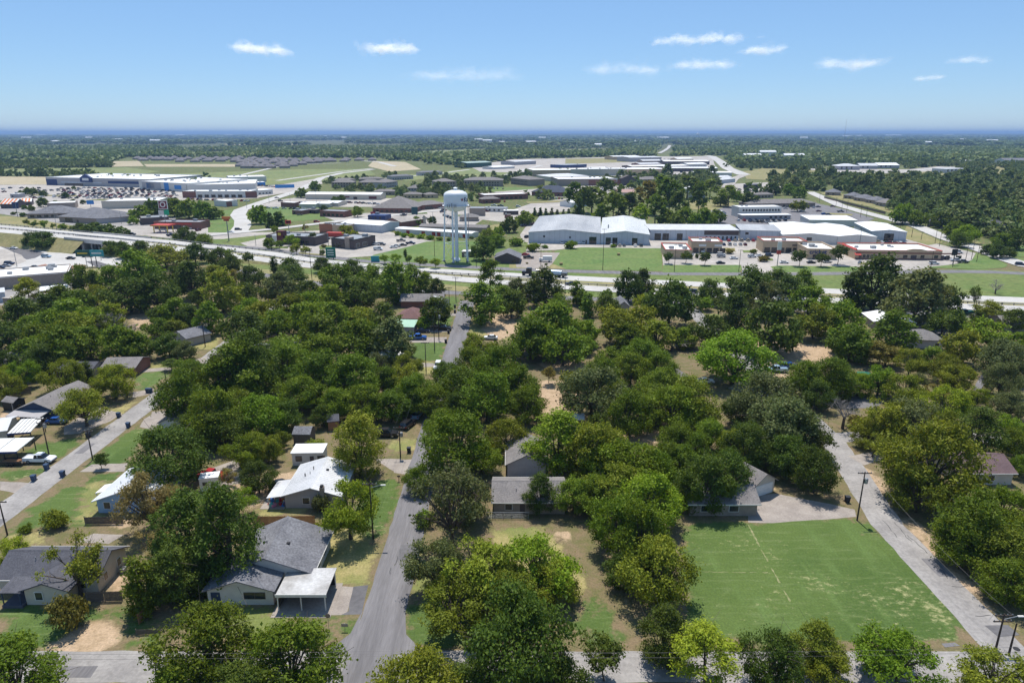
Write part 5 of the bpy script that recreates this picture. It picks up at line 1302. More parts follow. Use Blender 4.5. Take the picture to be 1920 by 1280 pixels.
dk = building("dark_hall", "long hall with blue black roof behind the shops", (997,367), (1062,369), 26, 4.2, 'hip', 6.5, BRICK, M("blue_black_shingles", (.07,.08,.11), (.05,.06,.085), .3, .9, fine=.2), .8, [('win0', 'f', 4+k*5, 6+k*5, .8, 2.6) for k in range(7)], 'hall', short="the blue black roofed hall")
gcy = building("grocery_store", "brick and tan grocery store with red lettered sign in the distance", (1046,349), (1156,348), 50, 8.2, 'flat', 0, TAUPE, WROOF, -.2, [('band', 'f', 40, 84, 0, 7.4, BRICK), ('band', 'f', 56, 78, 4.5, 9.2, WHITE), ('bay', 'f', 84, 98, 5.5)], 'store', parapet=(.6, TAUPE), units=5, short="the distant grocery store")
text("Brookshire's", 3.6, REDT, gcy, (67, -.2, 6.8), (math.pi/2, 0, 0))
mk('entrance_gable', MB().extr([(82, 0), (102, 0), (102, 9), (92, 13), (82, 9)], 'y', -3, 8), BROWNP, gcy)
building("red_roof_hall", "low building with dusty pink roof inside the pine grove", (1155,368), (1190,368), 18, 4, 'gx', 2.6, CREAM, M("dusty_pink_roof", (.46,.29,.25), None, .5, .8), .5, (), 'building')
building("small_house", "white roofed shed left of the pine grove", (1072,389), (1105,386), 16, 4.2, 'gx', 1.6, WHITE, WROOF, .3, (), 'shed')
sc_ = building("school", "long beige school building with dark windows far off", (1000,331), (1255,328), 60, 9, 'flat', 0, TAN, WROOF, -.3, [('win0', 'f', 180+k*16, 185+k*16, 3, 6) for k in range(7)]+[('band', 'f', 60, 150, 0, 10.5, CREAM)], 'school', parapet=(.6, TAN), units=10, short="the long beige school")
building("gymnasium", "pale grey metal roofed gym in front of the beige school", (1030,340), (1105,338), 46, 6, 'hip', 3, CREAM, MROOF, .6, (), 'hall')
building("barn", "dark green metal barn with pale roof far off", (876,315), (922,313), 40, 9, 'gx', 2, M("dark_green_wall", (.03,.09,.06), None, 1, .7), M("pale_green_roof", (.35,.45,.40), None, 1, .6), .4, (), 'barn', short="the dark green barn")
APT = dict(cat='apartments', group='apartment blocks')
apts = [((622,352),(662,352),18,8,"beige apartment block with brown roof behind the long cream building, leftmost"),((672,352),(712,352),18,8,"beige apartment block with brown roof, second from the left"),((722,353),(746,350),20,8.5,"grey apartment block with gabled end left of the water tower"),
 ((764,358),(792,358),14,4,"low brown roofed apartment hall before the grey gabled block"),((818,352),(856,351),22,9,"three storey apartment block directly behind the water tower"),((870,350),(943,350),24,10,"wide three storey apartment block right of the water tower"),
 ((958,345),(992,349),24,10,"apartment block with pale corner tower, left of a pair"),((992,348),(1018,347),20,9,"apartment block with brown roof, right of a pair"),((1170,344),(1200,345),18,8,"cream apartment block near the yellow tree"),((1204,346),(1240,345),18,8,"cream apartment block behind the pine grove")]
for A_x, B_x, D_x, h_x, lb in apts:
    w_ = (G(*B_x)-G(*A_x)).length
    building("apartment_block", lb, A_x, B_x, D_x, h_x*.78, 'hip', 3.4, TAUPE if 'grey' not in lb else GREYW, SHB, .6, [('win0', 'f', 1.5+k*3.4, 3+k*3.4, z_, z_+1.5) for k in range(int((w_-2)/3.4)) for z_ in ((1, 4.2) if h_x > 6 else (1,))], **APT)
# far industrial yard
ind = [((1180,304),(1240,303),60,10,GREYW,MROOF,"large pale blue roofed plant far off beside the broad road"),((1245,309),(1330,309),50,7,BROWNP,WROOF,"wide white roofed industrial hall far off"),((1185,320),(1290,318),40,7,BROWNP,WROOF,"dark walled industrial hall before the white roofed one"),
 ((1245,322),(1345,322),30,6,BROWNP,WROOF,"low white roofed yard building near the broad road"),((1150,300),(1200,299),40,8,TAN,WROOF,"tan industrial hall at the back of the far yard"),((965,310),(1005,308),40,7,GREYW,MROOF,"pale grey hall left of the industrial yard"),
 ((1300,330),(1372,330),25,5,OFFW,WROOF,"long low white building where the broad road begins"),((925,318),(965,316),30,4,OFFW,WROOF,"low white roofed barn in the middle distance"),((1350,345),(1378,342),20,5,STEEL,MROOF,"small pale metal building beside the pine grove")]
for A_x, B_x, D_x, h_x, wm_, rm_, lb in ind:
    building("industrial_hall", lb, A_x, B_x, D_x, h_x, 'gx', 1.5, wm_, rm_, .3, (), 'hall', group='industrial halls in the distance')
rb = [((1572,319),(1612,319),30,7,'hip',GREYW,MROOF,"white pavilion with pointed roof at the far right"),((1612,317),(1645,317),24,6,'gx',GREYW,MROOF,"low white hall right of the pointed pavilion"),((1646,316),(1686,316),30,6,'gx',GREYW,WROOF,"broad white roofed hall in the far right field"),
 ((1772,325),(1812,324),26,7,'flat',STEEL,MROOF,"grey box shaped building in the dry field at the right"),((1796,307),(1830,306),30,6,'flat',OFFW,WROOF,"thin white roofed building far right"),((1882,311),(1960,311),30,11,'gx',OFFW,SHG,"white apartment row with gables at the far right edge")]
for A_x, B_x, D_x, h_x, rf_, wm_, rm_, lb in rb:
    w_ = (G(*B_x)-G(*A_x)).length
    building("far_hall", lb, A_x, B_x, D_x, h_x, rf_, 4, wm_, rm_, .3, [('win0', 'f', 4+k*9, 7+k*9, 2, 6) for k in range(int(w_/9)-1)], 'building')
# houses on the right beyond the shops
rh_ = [((1547,366),(1575,367),14,SHG,"grey hip roofed house nearest the pale right hand road"),((1581,372),(1602,374),13,SHG,"first of four grey roofed houses in a row on the right"),((1600,376),(1622,379),13,SHG,"second of four grey roofed houses in a row on the right"),((1622,380),(1642,383),13,SHG,"third of four grey roofed houses in a row on the right"),
 ((1641,385),(1660,388),12,SHB,"fourth of four grey roofed houses in a row on the right"),((1833,432),(1894,432),14,SHD,"dark blue grey roofed brick house among the right hand trees"),((1872,392),(1905,393),16,SHB,"brown hip roofed house at the right among dark trees"),((1858,386),(1880,386),12,SHG,"slate roofed house beside the brown hip roofed one"),((1738,424),(1768,426),12,SHD,"dark roofed house half hidden behind the right hand road")]
for A_x, B_x, D_x, rm_, lb in rh_:
    building("suburban_house", lb, A_x, B_x, D_x, 3.2, 'hip', 3.6, BRICK if 'brick' in lb else TAUPE, rm_, .6, [('win0', 'f', 2, 4, .8, 2.2), ('win0', 'f', 7, 9, .8, 2.2)], 'house')
# smaller blocks that fill the streets between the highway and the apartments
more = [((484,366),(512,364),18,5,'flat',OFFW,WROOF,"small white shop at the top of the curved road"),((548,402),(566,403),10,3.4,'flat',BRICK,GREYM,"low dark brick kiosk on the grass island"),((650,372),(690,372),12,4,'hip',TAUPE,SHB,"brown roofed row behind the long cream building"),
 ((700,366),(740,366),12,4,'hip',TAUPE,SHB,"brown roofed house row left of the hip roofed hall"),((756,372),(790,372),12,4,'hip',TAN,SHB,"tan roofed house right of the hip roofed hall"),((800,372),(822,371),12,3.6,'hip',TAN,SHB,"small tan house left of the water tower's tank"),
 ((905,397),(948,398),10,3.4,'flat',OFFW,GREYM,"low pale car wash right of the grey block"),((944,403),(972,403),9,3.4,'flat',BROWNP,WROOF,"dark striped kiosk right of the low pale car wash"),((946,409),(958,409),5,2.6,'flat',BRICK,SHB,"tiny brick hut in front of the dark striped kiosk"),
 ((760,420),(790,421),10,4,'gx',CREAM,CONCL,"cream roofed annexe behind the dark brick hall"),((690,412),(722,413),12,3.4,'flat',NAVYP,NAVYP,"flat navy canopy beside the small white warehouse"),((570,400),(592,401),8,3.2,'flat',BROWNP,SHB,"dark low shop behind the parked row on the grass island"),
 ((630,345),(668,344),14,5,'hip',TAUPE,SHB,"far brown roofed apartment row, left one"),((675,343),(720,342),14,5,'hip',TAUPE,SHB,"far brown roofed apartment row, middle one"),((735,338),(775,336),14,5,'hip',GREYW,SHG,"far grey roofed house group near the green field"),((790,330),(830,328),14,5,'hip',GREYW,SHG,"far grey roofed house group left of the barn"),
 ((1262,362),(1300,361),14,4,'gx',OFFW,WROOF,"pale shed glimpsed between the pines"),((1300,372),(1322,371),10,3.6,'gx',OFFW,MROOF,"small pale shed beside the dry clearing"),((1110,322),(1150,321),30,6,'flat',CREAM,WROOF,"cream block left of the beige school"),((1060,316),(1100,314),40,6,'flat',NAVYP,GREYM,"dark low stand beside the beige school"),
 ((1200,314),(1240,313),30,6,'gx',BRICK,MROOF,"brick red hall in the industrial yard"),((1290,314),(1325,313),26,6,'gx',OFFW,WROOF,"bright white hall in the industrial yard near the road"),((1205,308),(1240,307.5),26,7,'gx',TAUPE,MROOF,"brown hall behind the industrial yard's dark hall"),((1270,304),(1300,303.5),30,7,'gx',TAN,WROOF,"tan hall at the back of the industrial yard"),
 ((470,350),(498,349),14,5,'flat',BLUEP,WROOF,"small bright blue shop behind the strip mall"),((20,371),(36,371),10,4,'flat',GREYW,WROOF,"small grey kiosk behind the orange striped restaurant"),((1350,340),(1372,339),18,5,'gx',OFFW,MROOF,"white shed where the pale lot meets the pines"),((840,378),(862,378),12,4,'hip',BRICK,SHB,"orange brown house behind the water tower's legs"),
 ((1420,372),(1450,371),10,3.5,'hip',TAUPE,SHB,"small brown roofed hall behind the dark tree")]
for A_x, B_x, D_x, h_x, rf_, wm_, rm_, lb in more:
    w_ = (G(*B_x)-G(*A_x)).length
    building("small_building", lb, A_x, B_x, D_x, h_x, rf_, 2.2, wm_, rm_, .3 if rf_ != 'flat' else -.1, [('win0', 'f', 1.5+k*4, 3.2+k*4, .9, 2.4) for k in range(max(0, int((w_-2)/4)))], 'building', units=1 if rf_ == 'flat' else 0)
# the dense estate beyond the fields: one house copied
est = None; er = random.Random(3)
rows = [(299.3,250,470,24),(301.5,255,700,25),(304,330,660,23),(306.5,440,600,22),(309.5,450,560,22),(312.5,440,545,24),(316,450,545,26)]
ORDW = ['first','second','third','fourth','fifth','sixth','seventh','eighth','ninth','tenth','eleventh','twelfth','thirteenth','fourteenth','fifteenth','sixteenth','seventeenth','eighteenth','nineteenth','twentieth']+['%dth' % k for k in range(21, 80)]
for ri, (yy, xa, xb, st_) in enumerate(rows):
    x = xa; ci = 0
    while x < xb:
        p = G(x+er.uniform(-3, 3), yy+er.uniform(-.4, .4))
        lb = "grey roofed estate house, %s from the left in the %s row from the back" % (ORDW[ci], ORDW[ri]); ci += 1
        if est is None:
            est = c = hb("estate_house", lb, p.x, p.y, p.x+19, 15, 3.2, 'hip', 5.0, TAUPE, M("estate_roof", (.225,.205,.205), (.165,.15,.155), .2, .9), .5, (), cat='house', group='estate houses beyond the fields')
        else:
            c = copy_tree(est); c.location = (p.x, p.y, 0); c.rotation_euler.z = er.uniform(-.35, .35)
            s_ = er.uniform(.9, 1.15); c.scale = (s_, s_, er.uniform(.95, 1.25)); c["label"] = lb
        x += st_*er.uniform(.85, 1.15)
# ================================================================== trees one by one
B,T,L_,SP,CO,CN,PI_,BU,SM,WI,BA = 'broad','tall','loose','sparse','column','cone','pine','bush','small','willow','bare'
d,m,o,g,li,gr,ta,ru = 'dark','mid','olive','bright','lime','gray','tan','rust'
TL = [
# bottom edge
(25,1262,170,B,m),(385,1205,185,B,m),(545,1234,190,B,m),(465,1292,170,B,d),(325,1278,110,B,m),(780,1296,170,B,o),
(972,1205,225,B,d,.95),(885,1278,105,B,d),(1052,1268,115,B,d),(1135,1236,90,SM,d),(1248,1190,98,T,d,1.15),(1330,1222,150,PI_,li,.95),
(1445,1240,118,B,d,1.1),(1528,1208,105,T,o,1.1),(1562,1248,100,L_,o),(1694,1234,150,L_,g,.8),(1868,1260,140,L_,o),
# left yards
(25,1032,75,L_,li),(47,990,28,BU,m),(103,972,58,BU,o),(137,1050,120,SP,o,1.2),(131,1147,84,BU,ru,.85),(278,945,100,L_,ta,1.2),(288,1012,80,SP,ta),
(264,1085,74,CO,m),(272,1140,45,BU,li),(350,985,140,T,d),(427,1005,140,T,d),(322,1075,95,T,d),(382,1075,80,B,d),(315,852,140,B,d,.85),(188,863,31,SM,d),
(450,848,72,L_,g),(502,838,62,L_,o),(483,893,75,B,d),(446,940,62,L_,g),(425,892,40,SP,ru),(345,742,104,B,m,1.0),(412,715,112,B,m,.95),(398,775,120,B,m,.95),(450,755,86,B,m),(440,698,110,T,m),(360,700,70,B,m),(470,690,105,T,d),
(488,774,110,B,g),(534,680,105,B,m),(475,838,66,B,o),(360,800,70,B,d),(420,800,90,B,d),
# left back woods
(359,524,54,T,d),(364,475,42,B,d),(411,481,45,B,d),(432,497,42,B,d),(465,484,23,SM,d,1.2),(398,515,46,B,o),(437,517,36,L_,ru),(471,517,50,B,d),(415,545,62,T,o),
(512,496,18,CO,d),(544,500,40,B,d),(602,496,34,B,d),(527,536,62,B,gr),(576,545,46,B,d),(546,515,50,B,d),(460,549,50,B,d),(471,577,52,B,g),(503,552,30,L_,o),
(632,520,70,B,m),(662,504,40,B,d),(687,526,44,B,m),(621,560,70,B,m),(668,552,72,B,d),(584,571,62,B,g),(542,579,62,B,o),(574,597,72,B,g),(621,590,72,B,m),(681,592,52,L_,o),
(602,622,82,B,m),(668,637,84,B,m),(456,618,86,B,d,.75),(518,603,58,B,m),(486,590,56,B,o),(390,598,48,T,g),(533,655,80,B,m),(593,656,82,B,m),(355,588,48,B,d),(374,556,40,B,d),
(49,545,50,PI_,o,1.1),(154,522,56,B,m),(206,520,52,B,m),(262,507,80,B,m),(337,517,58,B,d),(309,481,78,B,o,.5),(240,550,80,B,d),(292,549,82,B,d),(112,560,62,B,m),(145,566,62,B,m),
(180,554,46,B,o),(90,571,52,B,d),(199,586,56,L_,li),(131,592,92,B,m),(330,580,62,B,g),(37,586,72,B,d),(15,627,64,B,d),(97,612,72,B,m),(140,618,76,B,o),(75,637,82,B,m),
(112,650,92,B,m),(165,641,64,B,m),(205,612,46,BA,gr),(245,620,30,BA,gr),(225,640,82,B,m),(255,650,58,B,m),(294,612,46,B,m),(326,610,40,L_,o),(315,648,52,B,d),(347,658,40,B,gr),
(56,657,62,B,m),(84,672,72,B,d),(8,678,54,B,d),(212,712,74,B,li,.9),(161,697,27,CO,d,1.5),(113,703,70,L_,o),(43,697,62,L_,g),(17,706,52,L_,li),(319,682,40,SM,d,.6),(347,695,62,L_,m),
(155,757,95,L_,o),(10,722,60,L_,o),(177,735,42,SP,ru),(300,590,40,B,d),(185,610,60,B,m),(60,610,60,B,m),
# middle
(672,827,106,T,o,1.25),(653,952,102,L_,li,1.2),(600,940,44,BU,gr,.9),(606,985,52,BU,o),(642,866,40,BA,gr,.7),(600,702,112,B,m),(659,702,120,B,m),(681,752,84,B,m),(731,759,74,B,m),
(753,709,74,L_,o),(784,734,84,B,m),(631,754,72,B,m),(606,778,52,B,d),(534,777,72,B,d),(588,834,50,BU,o),(525,822,40,L_,o),(706,690,62,B,gr),(766,684,56,L_,o),(560,740,80,B,m),(720,715,70,B,m),
(702,525,58,B,m),(741,527,62,T,m),(771,525,46,T,m),(797,532,36,T,m),(818,538,31,T,d),(816,585,54,B,d,1.0),(797,604,33,B,g),(749,608,19,SM,gr),(719,594,48,T,d),(679,592,50,L_,o),(677,615,46,B,o),
(687,638,82,B,m),(737,643,80,T,gr,1.0),(762,655,36,B,d),(902,566,76,T,m,1.05),(917,517,58,PI_,m,1.15),(959,570,60,B,d),(968,542,46,B,gr),(940,555,50,B,m),(887,641,42,B,o),(921,650,42,BU,o),
(1021,538,64,T,d,1.1),(1002,542,42,B,d),(1049,572,46,B,m),(1081,546,30,CO,m,1.6),(1092,556,26,CO,m,1.5),(1102,570,31,CO,m,1.5),(1139,551,26,SM,g),(1180,536,48,B,d,1.1),(1206,532,40,T,d),
(1255,570,94,B,d),(1202,564,30,L_,li),(1137,570,50,B,d),(1030,611,110,B,m),(996,634,92,B,m),(1056,649,82,B,m),(1094,622,60,B,g),(1094,643,46,B,m),(1150,592,56,L_,o),(1161,615,72,B,o),
(1202,607,72,B,o),(1231,626,72,B,o),(1184,632,62,B,m),(1144,666,46,B,m),(1202,664,82,B,m),(1240,682,74,B,m),(1184,692,74,B,m),(1261,643,42,BA,gr,.7),(1030,703,36,SM,ru),(1075,706,62,BU,o),
(1127,706,82,B,m),(1287,640,32,L_,o),(868,722,104,B,m),(938,692,112,B,m,.9),(890,684,90,B,m),(968,722,86,B,m),(912,742,110,B,m),(988,757,84,B,m),(853,830,140,B,m,.85),(906,858,72,B,g),(950,818,82,B,o),(1045,822,112,T,g,1.05),(1112,732,132,B,gr),(1181,770,92,B,m,1.0),
(1130,792,62,B,d),(860,765,70,B,d),(1219,754,74,B,m),(1259,764,100,B,m),(1298,747,112,B,o),(1254,787,40,SM,li,.8),(1240,720,80,B,m),(1160,735,60,B,m),(785,895,60,B,m,1.0),
(815,748,76,B,m),(828,792,72,B,m),(775,752,62,B,m),(840,700,60,B,m),(1290,915,70,B,m,1.0),
# middle right woods
(1333,546,48,B,d),(1318,566,33,L_,g),(1354,562,32,B,d),(1406,532,76,B,d,1.0),(1459,523,52,B,d),(1480,535,50,B,d),(1509,527,40,T,g),(1438,559,78,L_,gr),(1451,538,26,L_,ru),(1378,581,62,T,d,1.1),
(1447,611,116,B,d),(1519,559,72,B,g),(1528,600,74,L_,o),(1579,596,82,B,m),(1594,636,64,B,m),(1331,622,66,B,d),(1282,630,52,B,m),(1376,672,150,B,g,.62),(1508,708,94,B,m,.85),(1562,702,100,B,m,.85),(1535,738,66,B,d,.9),(1600,540,50,CO,d,1.6),
(1642,530,88,T,d,1.15),(1723,556,112,B,gr,.85),(1776,559,56,B,d),(1770,600,62,L_,d),(1797,604,40,B,d),(1680,622,72,T,m,1.1),(1597,640,82,B,m),(1665,658,62,L_,ru),(1706,679,62,L_,o),(1747,669,56,B,m),
(1804,652,72,B,o),(1860,622,82,L_,g),(1856,577,44,B,o),(1830,553,25,SP,d,1.5),(1869,536,22,BA,gr,1.3),(1834,594,27,B,d),(1903,596,52,B,d),(1888,671,92,B,gr),(1776,692,62,B,o),(1920,640,50,B,m),
(1579,710,64,B,m),(1610,719,52,B,g),(1650,708,72,L_,g),(1695,729,76,L_,li),(1738,712,42,SP,gr),(1794,706,62,L_,o),(1832,744,50,L_,li),(1770,757,82,L_,li),(1879,710,76,B,gr),(1897,757,72,B,gr),
(1757,736,50,SP,ru),(1663,785,112,L_,o),(1719,792,112,L_,gr),(1762,800,82,L_,o),(1631,811,62,L_,o),(1640,832,50,SP,o),(1612,789,46,BU,ru),(1584,775,52,BA,gr,1.1),(1837,807,92,T,d,1.0),(1888,800,64,L_,g),
(1747,868,160,B,o,.95),(1725,915,110,B,o),(1905,832,64,B,m),(1915,872,50,B,m),(1837,983,150,B,m,.9),(1884,950,104,B,g),(1812,1013,112,B,m),(1880,1036,130,B,o),(1893,1085,112,B,m),(1872,1107,46,L_,li),(1940,1000,120,B,m),
(1434,754,132,B,gr,.75),(1387,768,72,B,d),(1470,796,130,B,gr,.85),(1507,815,98,B,d),(1331,813,82,B,m),(1406,818,82,B,d),(1275,825,82,B,m),(1376,836,72,B,o),(1325,898,112,B,d,1.05),(1362,884,98,B,d,1.1),(1402,840,96,B,d,.9),
(1478,850,98,B,d,.9),(1530,878,80,B,d,1.15),(1272,865,88,B,m),(1300,840,70,B,m),
# middle grove beside the street
(845,942,175,SP,gr,1.0),(870,920,110,L_,gr),(795,970,52,BU,g),(812,1052,120,L_,gr),(900,1062,165,L_,o,.75),(1000,1060,150,L_,g,.75),(850,1130,140,L_,o,.75),(962,1105,140,L_,o,.7),(1042,1092,92,L_,o),
(1012,925,62,T,d,1.2),(1075,926,82,B,m),(1112,845,122,B,o),(1140,863,110,B,g),(1190,867,120,B,g),(1233,882,90,B,g),(1159,913,120,L_,o),(1214,940,120,B,g),(1252,865,82,B,m),(1120,925,92,B,m),
(1160,975,120,B,m,1.1),(1205,1000,130,B,m,1.1),(1238,1068,135,B,o,.95),(1180,1065,90,B,d),
]
for t in TL: tree(*t)
# beyond the highway
TF = [
(1254,483,23,SM,d,.95),(1286,480,27,SM,d,.95),(1322,485,25,SM,d,.95),(1500,483,31,SM,d),(1541,486,27,SM,d),(1572,477,35,SM,d,1.05),(1307,479,9,BU,d,1.2),(1368,470,19,BU,ru),(1413,471,16,BU,m),(1432,484,22,BU,ru),
(721,485,21,SM,g,.9),(741,485,21,SM,g,.9),(767,487,14,SM,g,1.1),(788,490,27,SM,g,.8),(817,492,27,SM,g,.8),(759,474,8,CO,d),(905,465,46,B,d,.95),(918,440,32,L_,li),(955,421,28,B,d,1.0),(985,408,30,B,m),(935,433,26,L_,g),(930,450,30,B,g),
(745,437,14,BU,g),(758,440,16,BU,g),(772,441,14,BU,g),(790,443,14,BU,g),(806,445,14,BU,g),(824,447,12,BU,g),(842,448,12,BU,m),(884,445,9,BU,d),
(1003,397,10,CN,d),(1013,397,10,CN,d),(1024,398,10,CN,d),(1035,397,11,CN,d),(1045,398,9,CN,d),(1056,398,9,CN,d),(1066,398,10,CN,d),
(1085,392,28,CN,d),(1110,368,48,PI_,m,1.0),(1150,383,44,PI_,g,1.1),(1135,352,42,PI_,d,.9),(1180,378,46,PI_,d,1.1),(1200,396,34,PI_,g),(1215,365,42,PI_,ru),(1257,358,58,PI_,m),(1290,345,46,PI_,m,.9),(1240,350,40,PI_,m),(1312,365,42,PI_,d),
(1332,348,40,PI_,m,.9),(1352,372,32,B,m),(1368,362,30,PI_,m),(1080,365,38,PI_,d),(1125,397,30,CN,m,1.0),(1165,400,30,CN,d,1.0),(1095,372,40,PI_,d),(1230,385,40,PI_,m),(1275,378,40,PI_,d),
(1250,406,36,B,m),(1285,406,38,B,m),(1320,408,38,B,m),(1343,404,30,B,m),(1268,413,30,B,m),(1305,413,30,B,g),(1316,380,18,L_,m),(1406,372,28,B,d,1.0),(1382,368,22,B,m),(1449,352,30,B,d),(1497,385,25,L_,o),(1500,360,25,B,m),(1480,355,24,B,g),
(262,398,36,B,m),(286,391,36,B,m),(325,389,38,B,m),(352,392,38,B,m),(380,394,38,B,m),(400,398,28,B,m),(249,411,20,L_,g),(486,403,31,B,g,1.0),(520,408,33,CN,d,.9),(507,412,18,CN,d),
(58,448,36,B,d),(80,450,40,B,d),(97,460,15,BU,d,1.0),(207,464,36,B,d),(233,468,36,B,d),(264,464,38,B,d),(50,418,12,SM,o),(66,420,14,SM,m),(82,421,14,SM,g),(100,424,12,SM,o),(118,424,18,BU,m),(150,427,30,B,d,.6),(175,428,36,B,d,.6),(200,431,40,B,d,.6),(226,434,30,B,d,.6),
(345,443,40,B,d,.85),(365,445,22,B,d),(383,448,30,B,m),(425,473,30,BU,g),(448,480,18,BU,m),(508,455,25,L_,m),(524,460,18,SM,m),(546,450,25,L_,g),(555,468,22,SM,o),(572,469,23,SM,o,.9),(605,475,13,SM,m,1.2),(587,447,24,B,d),(515,431,15,SM,m),
(572,428,14,SM,ru),(664,455,9,CO,d),(648,428,22,L_,o),(660,437,24,BU,o),(607,461,12,BU,ru),(560,392,10,SM,m),(628,375,14,B,d),(712,430,9,BU,d),(810,412,18,B,d,.8),(780,413,20,B,m),(670,397,22,B,m),(606,391,14,B,d),
(565,361,22,B,m),(590,349,20,B,m),(1872,470,30,B,d,.9),(1850,468,22,B,d),(1890,472,26,B,d),(1790,430,36,B,m),(1815,438,40,B,g),(1800,447,36,B,m),(1765,412,34,B,d),(1695,400,44,B,g),(1720,408,34,B,m),(1910,445,50,B,d),(1880,452,34,B,m),
(988,493,6,BU,ru),(1024,495,7,BU,d),(1070,458,26,BU,g),(1000,462,30,BU,g),(1022,462,12,BU,g),(968,452,30,BU,m),(1150,460,12,BU,g),
(80,379,20,B,d),(105,381,14,B,m),(137,378,12,B,d),(155,378,10,B,d),(42,402,14,BU,d),(26,400,9,BU,d),(45,388,10,B,d),(58,390,12,B,d),(53,359,16,B,d),(63,358,16,B,d),(80,362,14,B,d),(38,360,8,B,d),(122,366,12,B,d),(138,352,8,B,d),
(640,372,14,B,d),(1165,352,14,B,m),(1185,340,14,B,d),(1180,347,15,L_,li),
]
for t in TF: tree(*t)
# a few in a row on the near side of the cross street are cut by the frame only
# ================================================================== water tower
wt_p = G(857, 489)
wt = empty("water_tower", wt_p, 0, "white legged water tower with a star logo on its round tank", "water tower")
LAND.append(("the water tower", wt_p.x, wt_p.y))
TW = M("tower_white", (.78,.80,.83), (.72,.74,.77), .3, .45)
RT_ = 6.0
prof = [(1.5,26.0),(3.8,26.5),(5.3,27.5),(6.05,29.2),(6.2,30.2),(6.2,34.2),(6.0,35.0),(5.3,35.75),(4.0,36.35),(2.4,36.75),(.6,36.95)]
mk('tank', MB().lathe(prof, 40), TW, wt, smooth=True)
mk('balcony', MB().lathe([(6.0,29.0),(7.05,29.0),(7.05,29.14),(6.0,29.15)], 40), TW, wt)
rl = MB()
for i in range(30):
    a, c = 2*math.pi*i/30, 2*math.pi*(i+1)/30
    p = (7.0*math.cos(a), 7.0*math.sin(a)); q = (7.0*math.cos(c), 7.0*math.sin(c))
    rl.tube((p[0], p[1], 29.1), (p[0], p[1], 30.2), .035, n=4)
    for z in (29.6, 30.2): rl.tube((p[0], p[1], z), (q[0], q[1], z), .03, n=4)
mk('balcony_rail', rl, TW, wt)
mk('riser_pipe', MB().tube((0,0,0), (0,0,26.4), .95, n=16).lathe([(2.0,0),(1.9,.8),(1.1,1.8)], 16), TW, wt, smooth=False)
legs = [rad(a) for a in (186, 258, 330, 42, 114)]
for a in legs:
    b0 = (6.9*math.cos(a), 6.9*math.sin(a)); t0 = (5.7*math.cos(a), 5.7*math.sin(a))
    lg = mk('leg', MB().tube((b0[0], b0[1], .5), (t0[0], t0[1], 28.4), .40, n=10), TW, wt)
    mk('footing', MB().lathe([(1.0,0),(1.0,.45),(.7,.55)], 8, c=b0), CONC, lg)
rods = MB()
for i, a in enumerate(legs):
    c = legs[(i+1) % 5]
    def lp(t, z): r = 6.9-1.2*z/28.4; return (r*math.cos(t), r*math.sin(t), z)
    for z0, z1 in ((1, 9.5), (9.5, 18.5), (18.5, 27)):
        rods.tube(lp(a, z0), lp(c, z1), .045, n=4); rods.tube(lp(c, z0), lp(a, z1), .045, n=4)
    for z in (9.5, 18.5): rods.tube(lp(a, z), lp(c, z), .11, n=5)
mk('bracing', rods, TW, wt)
mk('ladder', MB().box(6.25, 6.5, -.35, -.3, 2, 29).box(6.25, 6.5, .3, .35, 2, 29), GREYM, wt)
rv = mk('roof_vent', MB().lathe([(.9,36.9),(.9,37.6),(1.3,37.9),(.3,38.3)], 12), TW, wt)
mk('antenna', MB().tube((.8,0,37.4), (.8,0,40.2), .05, n=5).tube((-.9,.3,37.2), (-.9,.3,39.2), .05, n=5), GREYM, wt)
tr_ = MB()
for i in range(14):
    a, c = 2*math.pi*i/14, 2*math.pi*(i+1)/14
    tr_.tube((2.2*math.cos(a), 2.2*math.sin(a), 36.8), (2.2*math.cos(a), 2.2*math.sin(a), 37.9), .035, n=4); tr_.tube((2.2*math.cos(a), 2.2*math.sin(a), 37.9), (2.2*math.cos(c), 2.2*math.sin(c), 37.9), .03, n=4)
mk('roof_rail', tr_, GREYM, wt)
for a in (238, 247, 258, 268, 275):           # panel antennas hung on the balcony
    t = rad(a); x, y = 7.05*math.cos(t), 7.05*math.sin(t); hh_ = 2.2 if a in (258,) else 1.5
    mk('panel_antenna', MB().box(x-.22, x+.22, y-.2, y+.1, 28.6, 28.6+hh_), GREYM, wt)
# logo wrapped round the tank: a dark red star and the start of the town's name
def wrap(pts, faces, name, mat, a0, z0, r=6.23, parent=wt):
    vs = [((r)*math.cos(a0+x/r), (r)*math.sin(a0+x/r), z0+y) for x, y in pts]
    m_ = MB(); m_.add(vs, faces)
    me = bpy.data.meshes.new(name); me.from_pydata(m_.v, [], m_.f); me.materials.append(mat)
    return link(bpy.data.objects.new(name, me), parent)
LRED = M("logo_red", (.22,.03,.05), None, 1, .6); LNAV = M("logo_navy", (.03,.045,.12), None, 1, .6)
st = [((1.15 if i % 2 == 0 else .45)*math.cos(rad(90+36*i)), (1.15 if i % 2 == 0 else .45)*math.sin(rad(90+36*i))) for i in range(10)]
wrap(st+[(0, 0)], [(i, (i+1) % 10, 10) for i in range(10)], 'star_emblem', LRED, rad(307), 32.4)
cu = bpy.data.curves.new("tmp", 'FONT'); cu.body = "Kaufman"; cu.size = 3.3; cu.resolution_u = 3; cu.offset = .07
tmp = bpy.data.objects.new("tmp", cu); COL.objects.link(tmp)
bpy.context.view_layer.update()
tme = tmp.evaluated_get(bpy.context.evaluated_depsgraph_get()).to_mesh()
tv = [(v.co.x, v.co.y) for v in tme.vertices]; tf = [tuple(p.vertices) for p in tme.polygons]
# finer pieces so that the letters follow the curve
wrap(tv, tf, 'town_lettering', LNAV, rad(316.5), 31.2, r=6.26)
bpy.data.objects.remove(tmp)

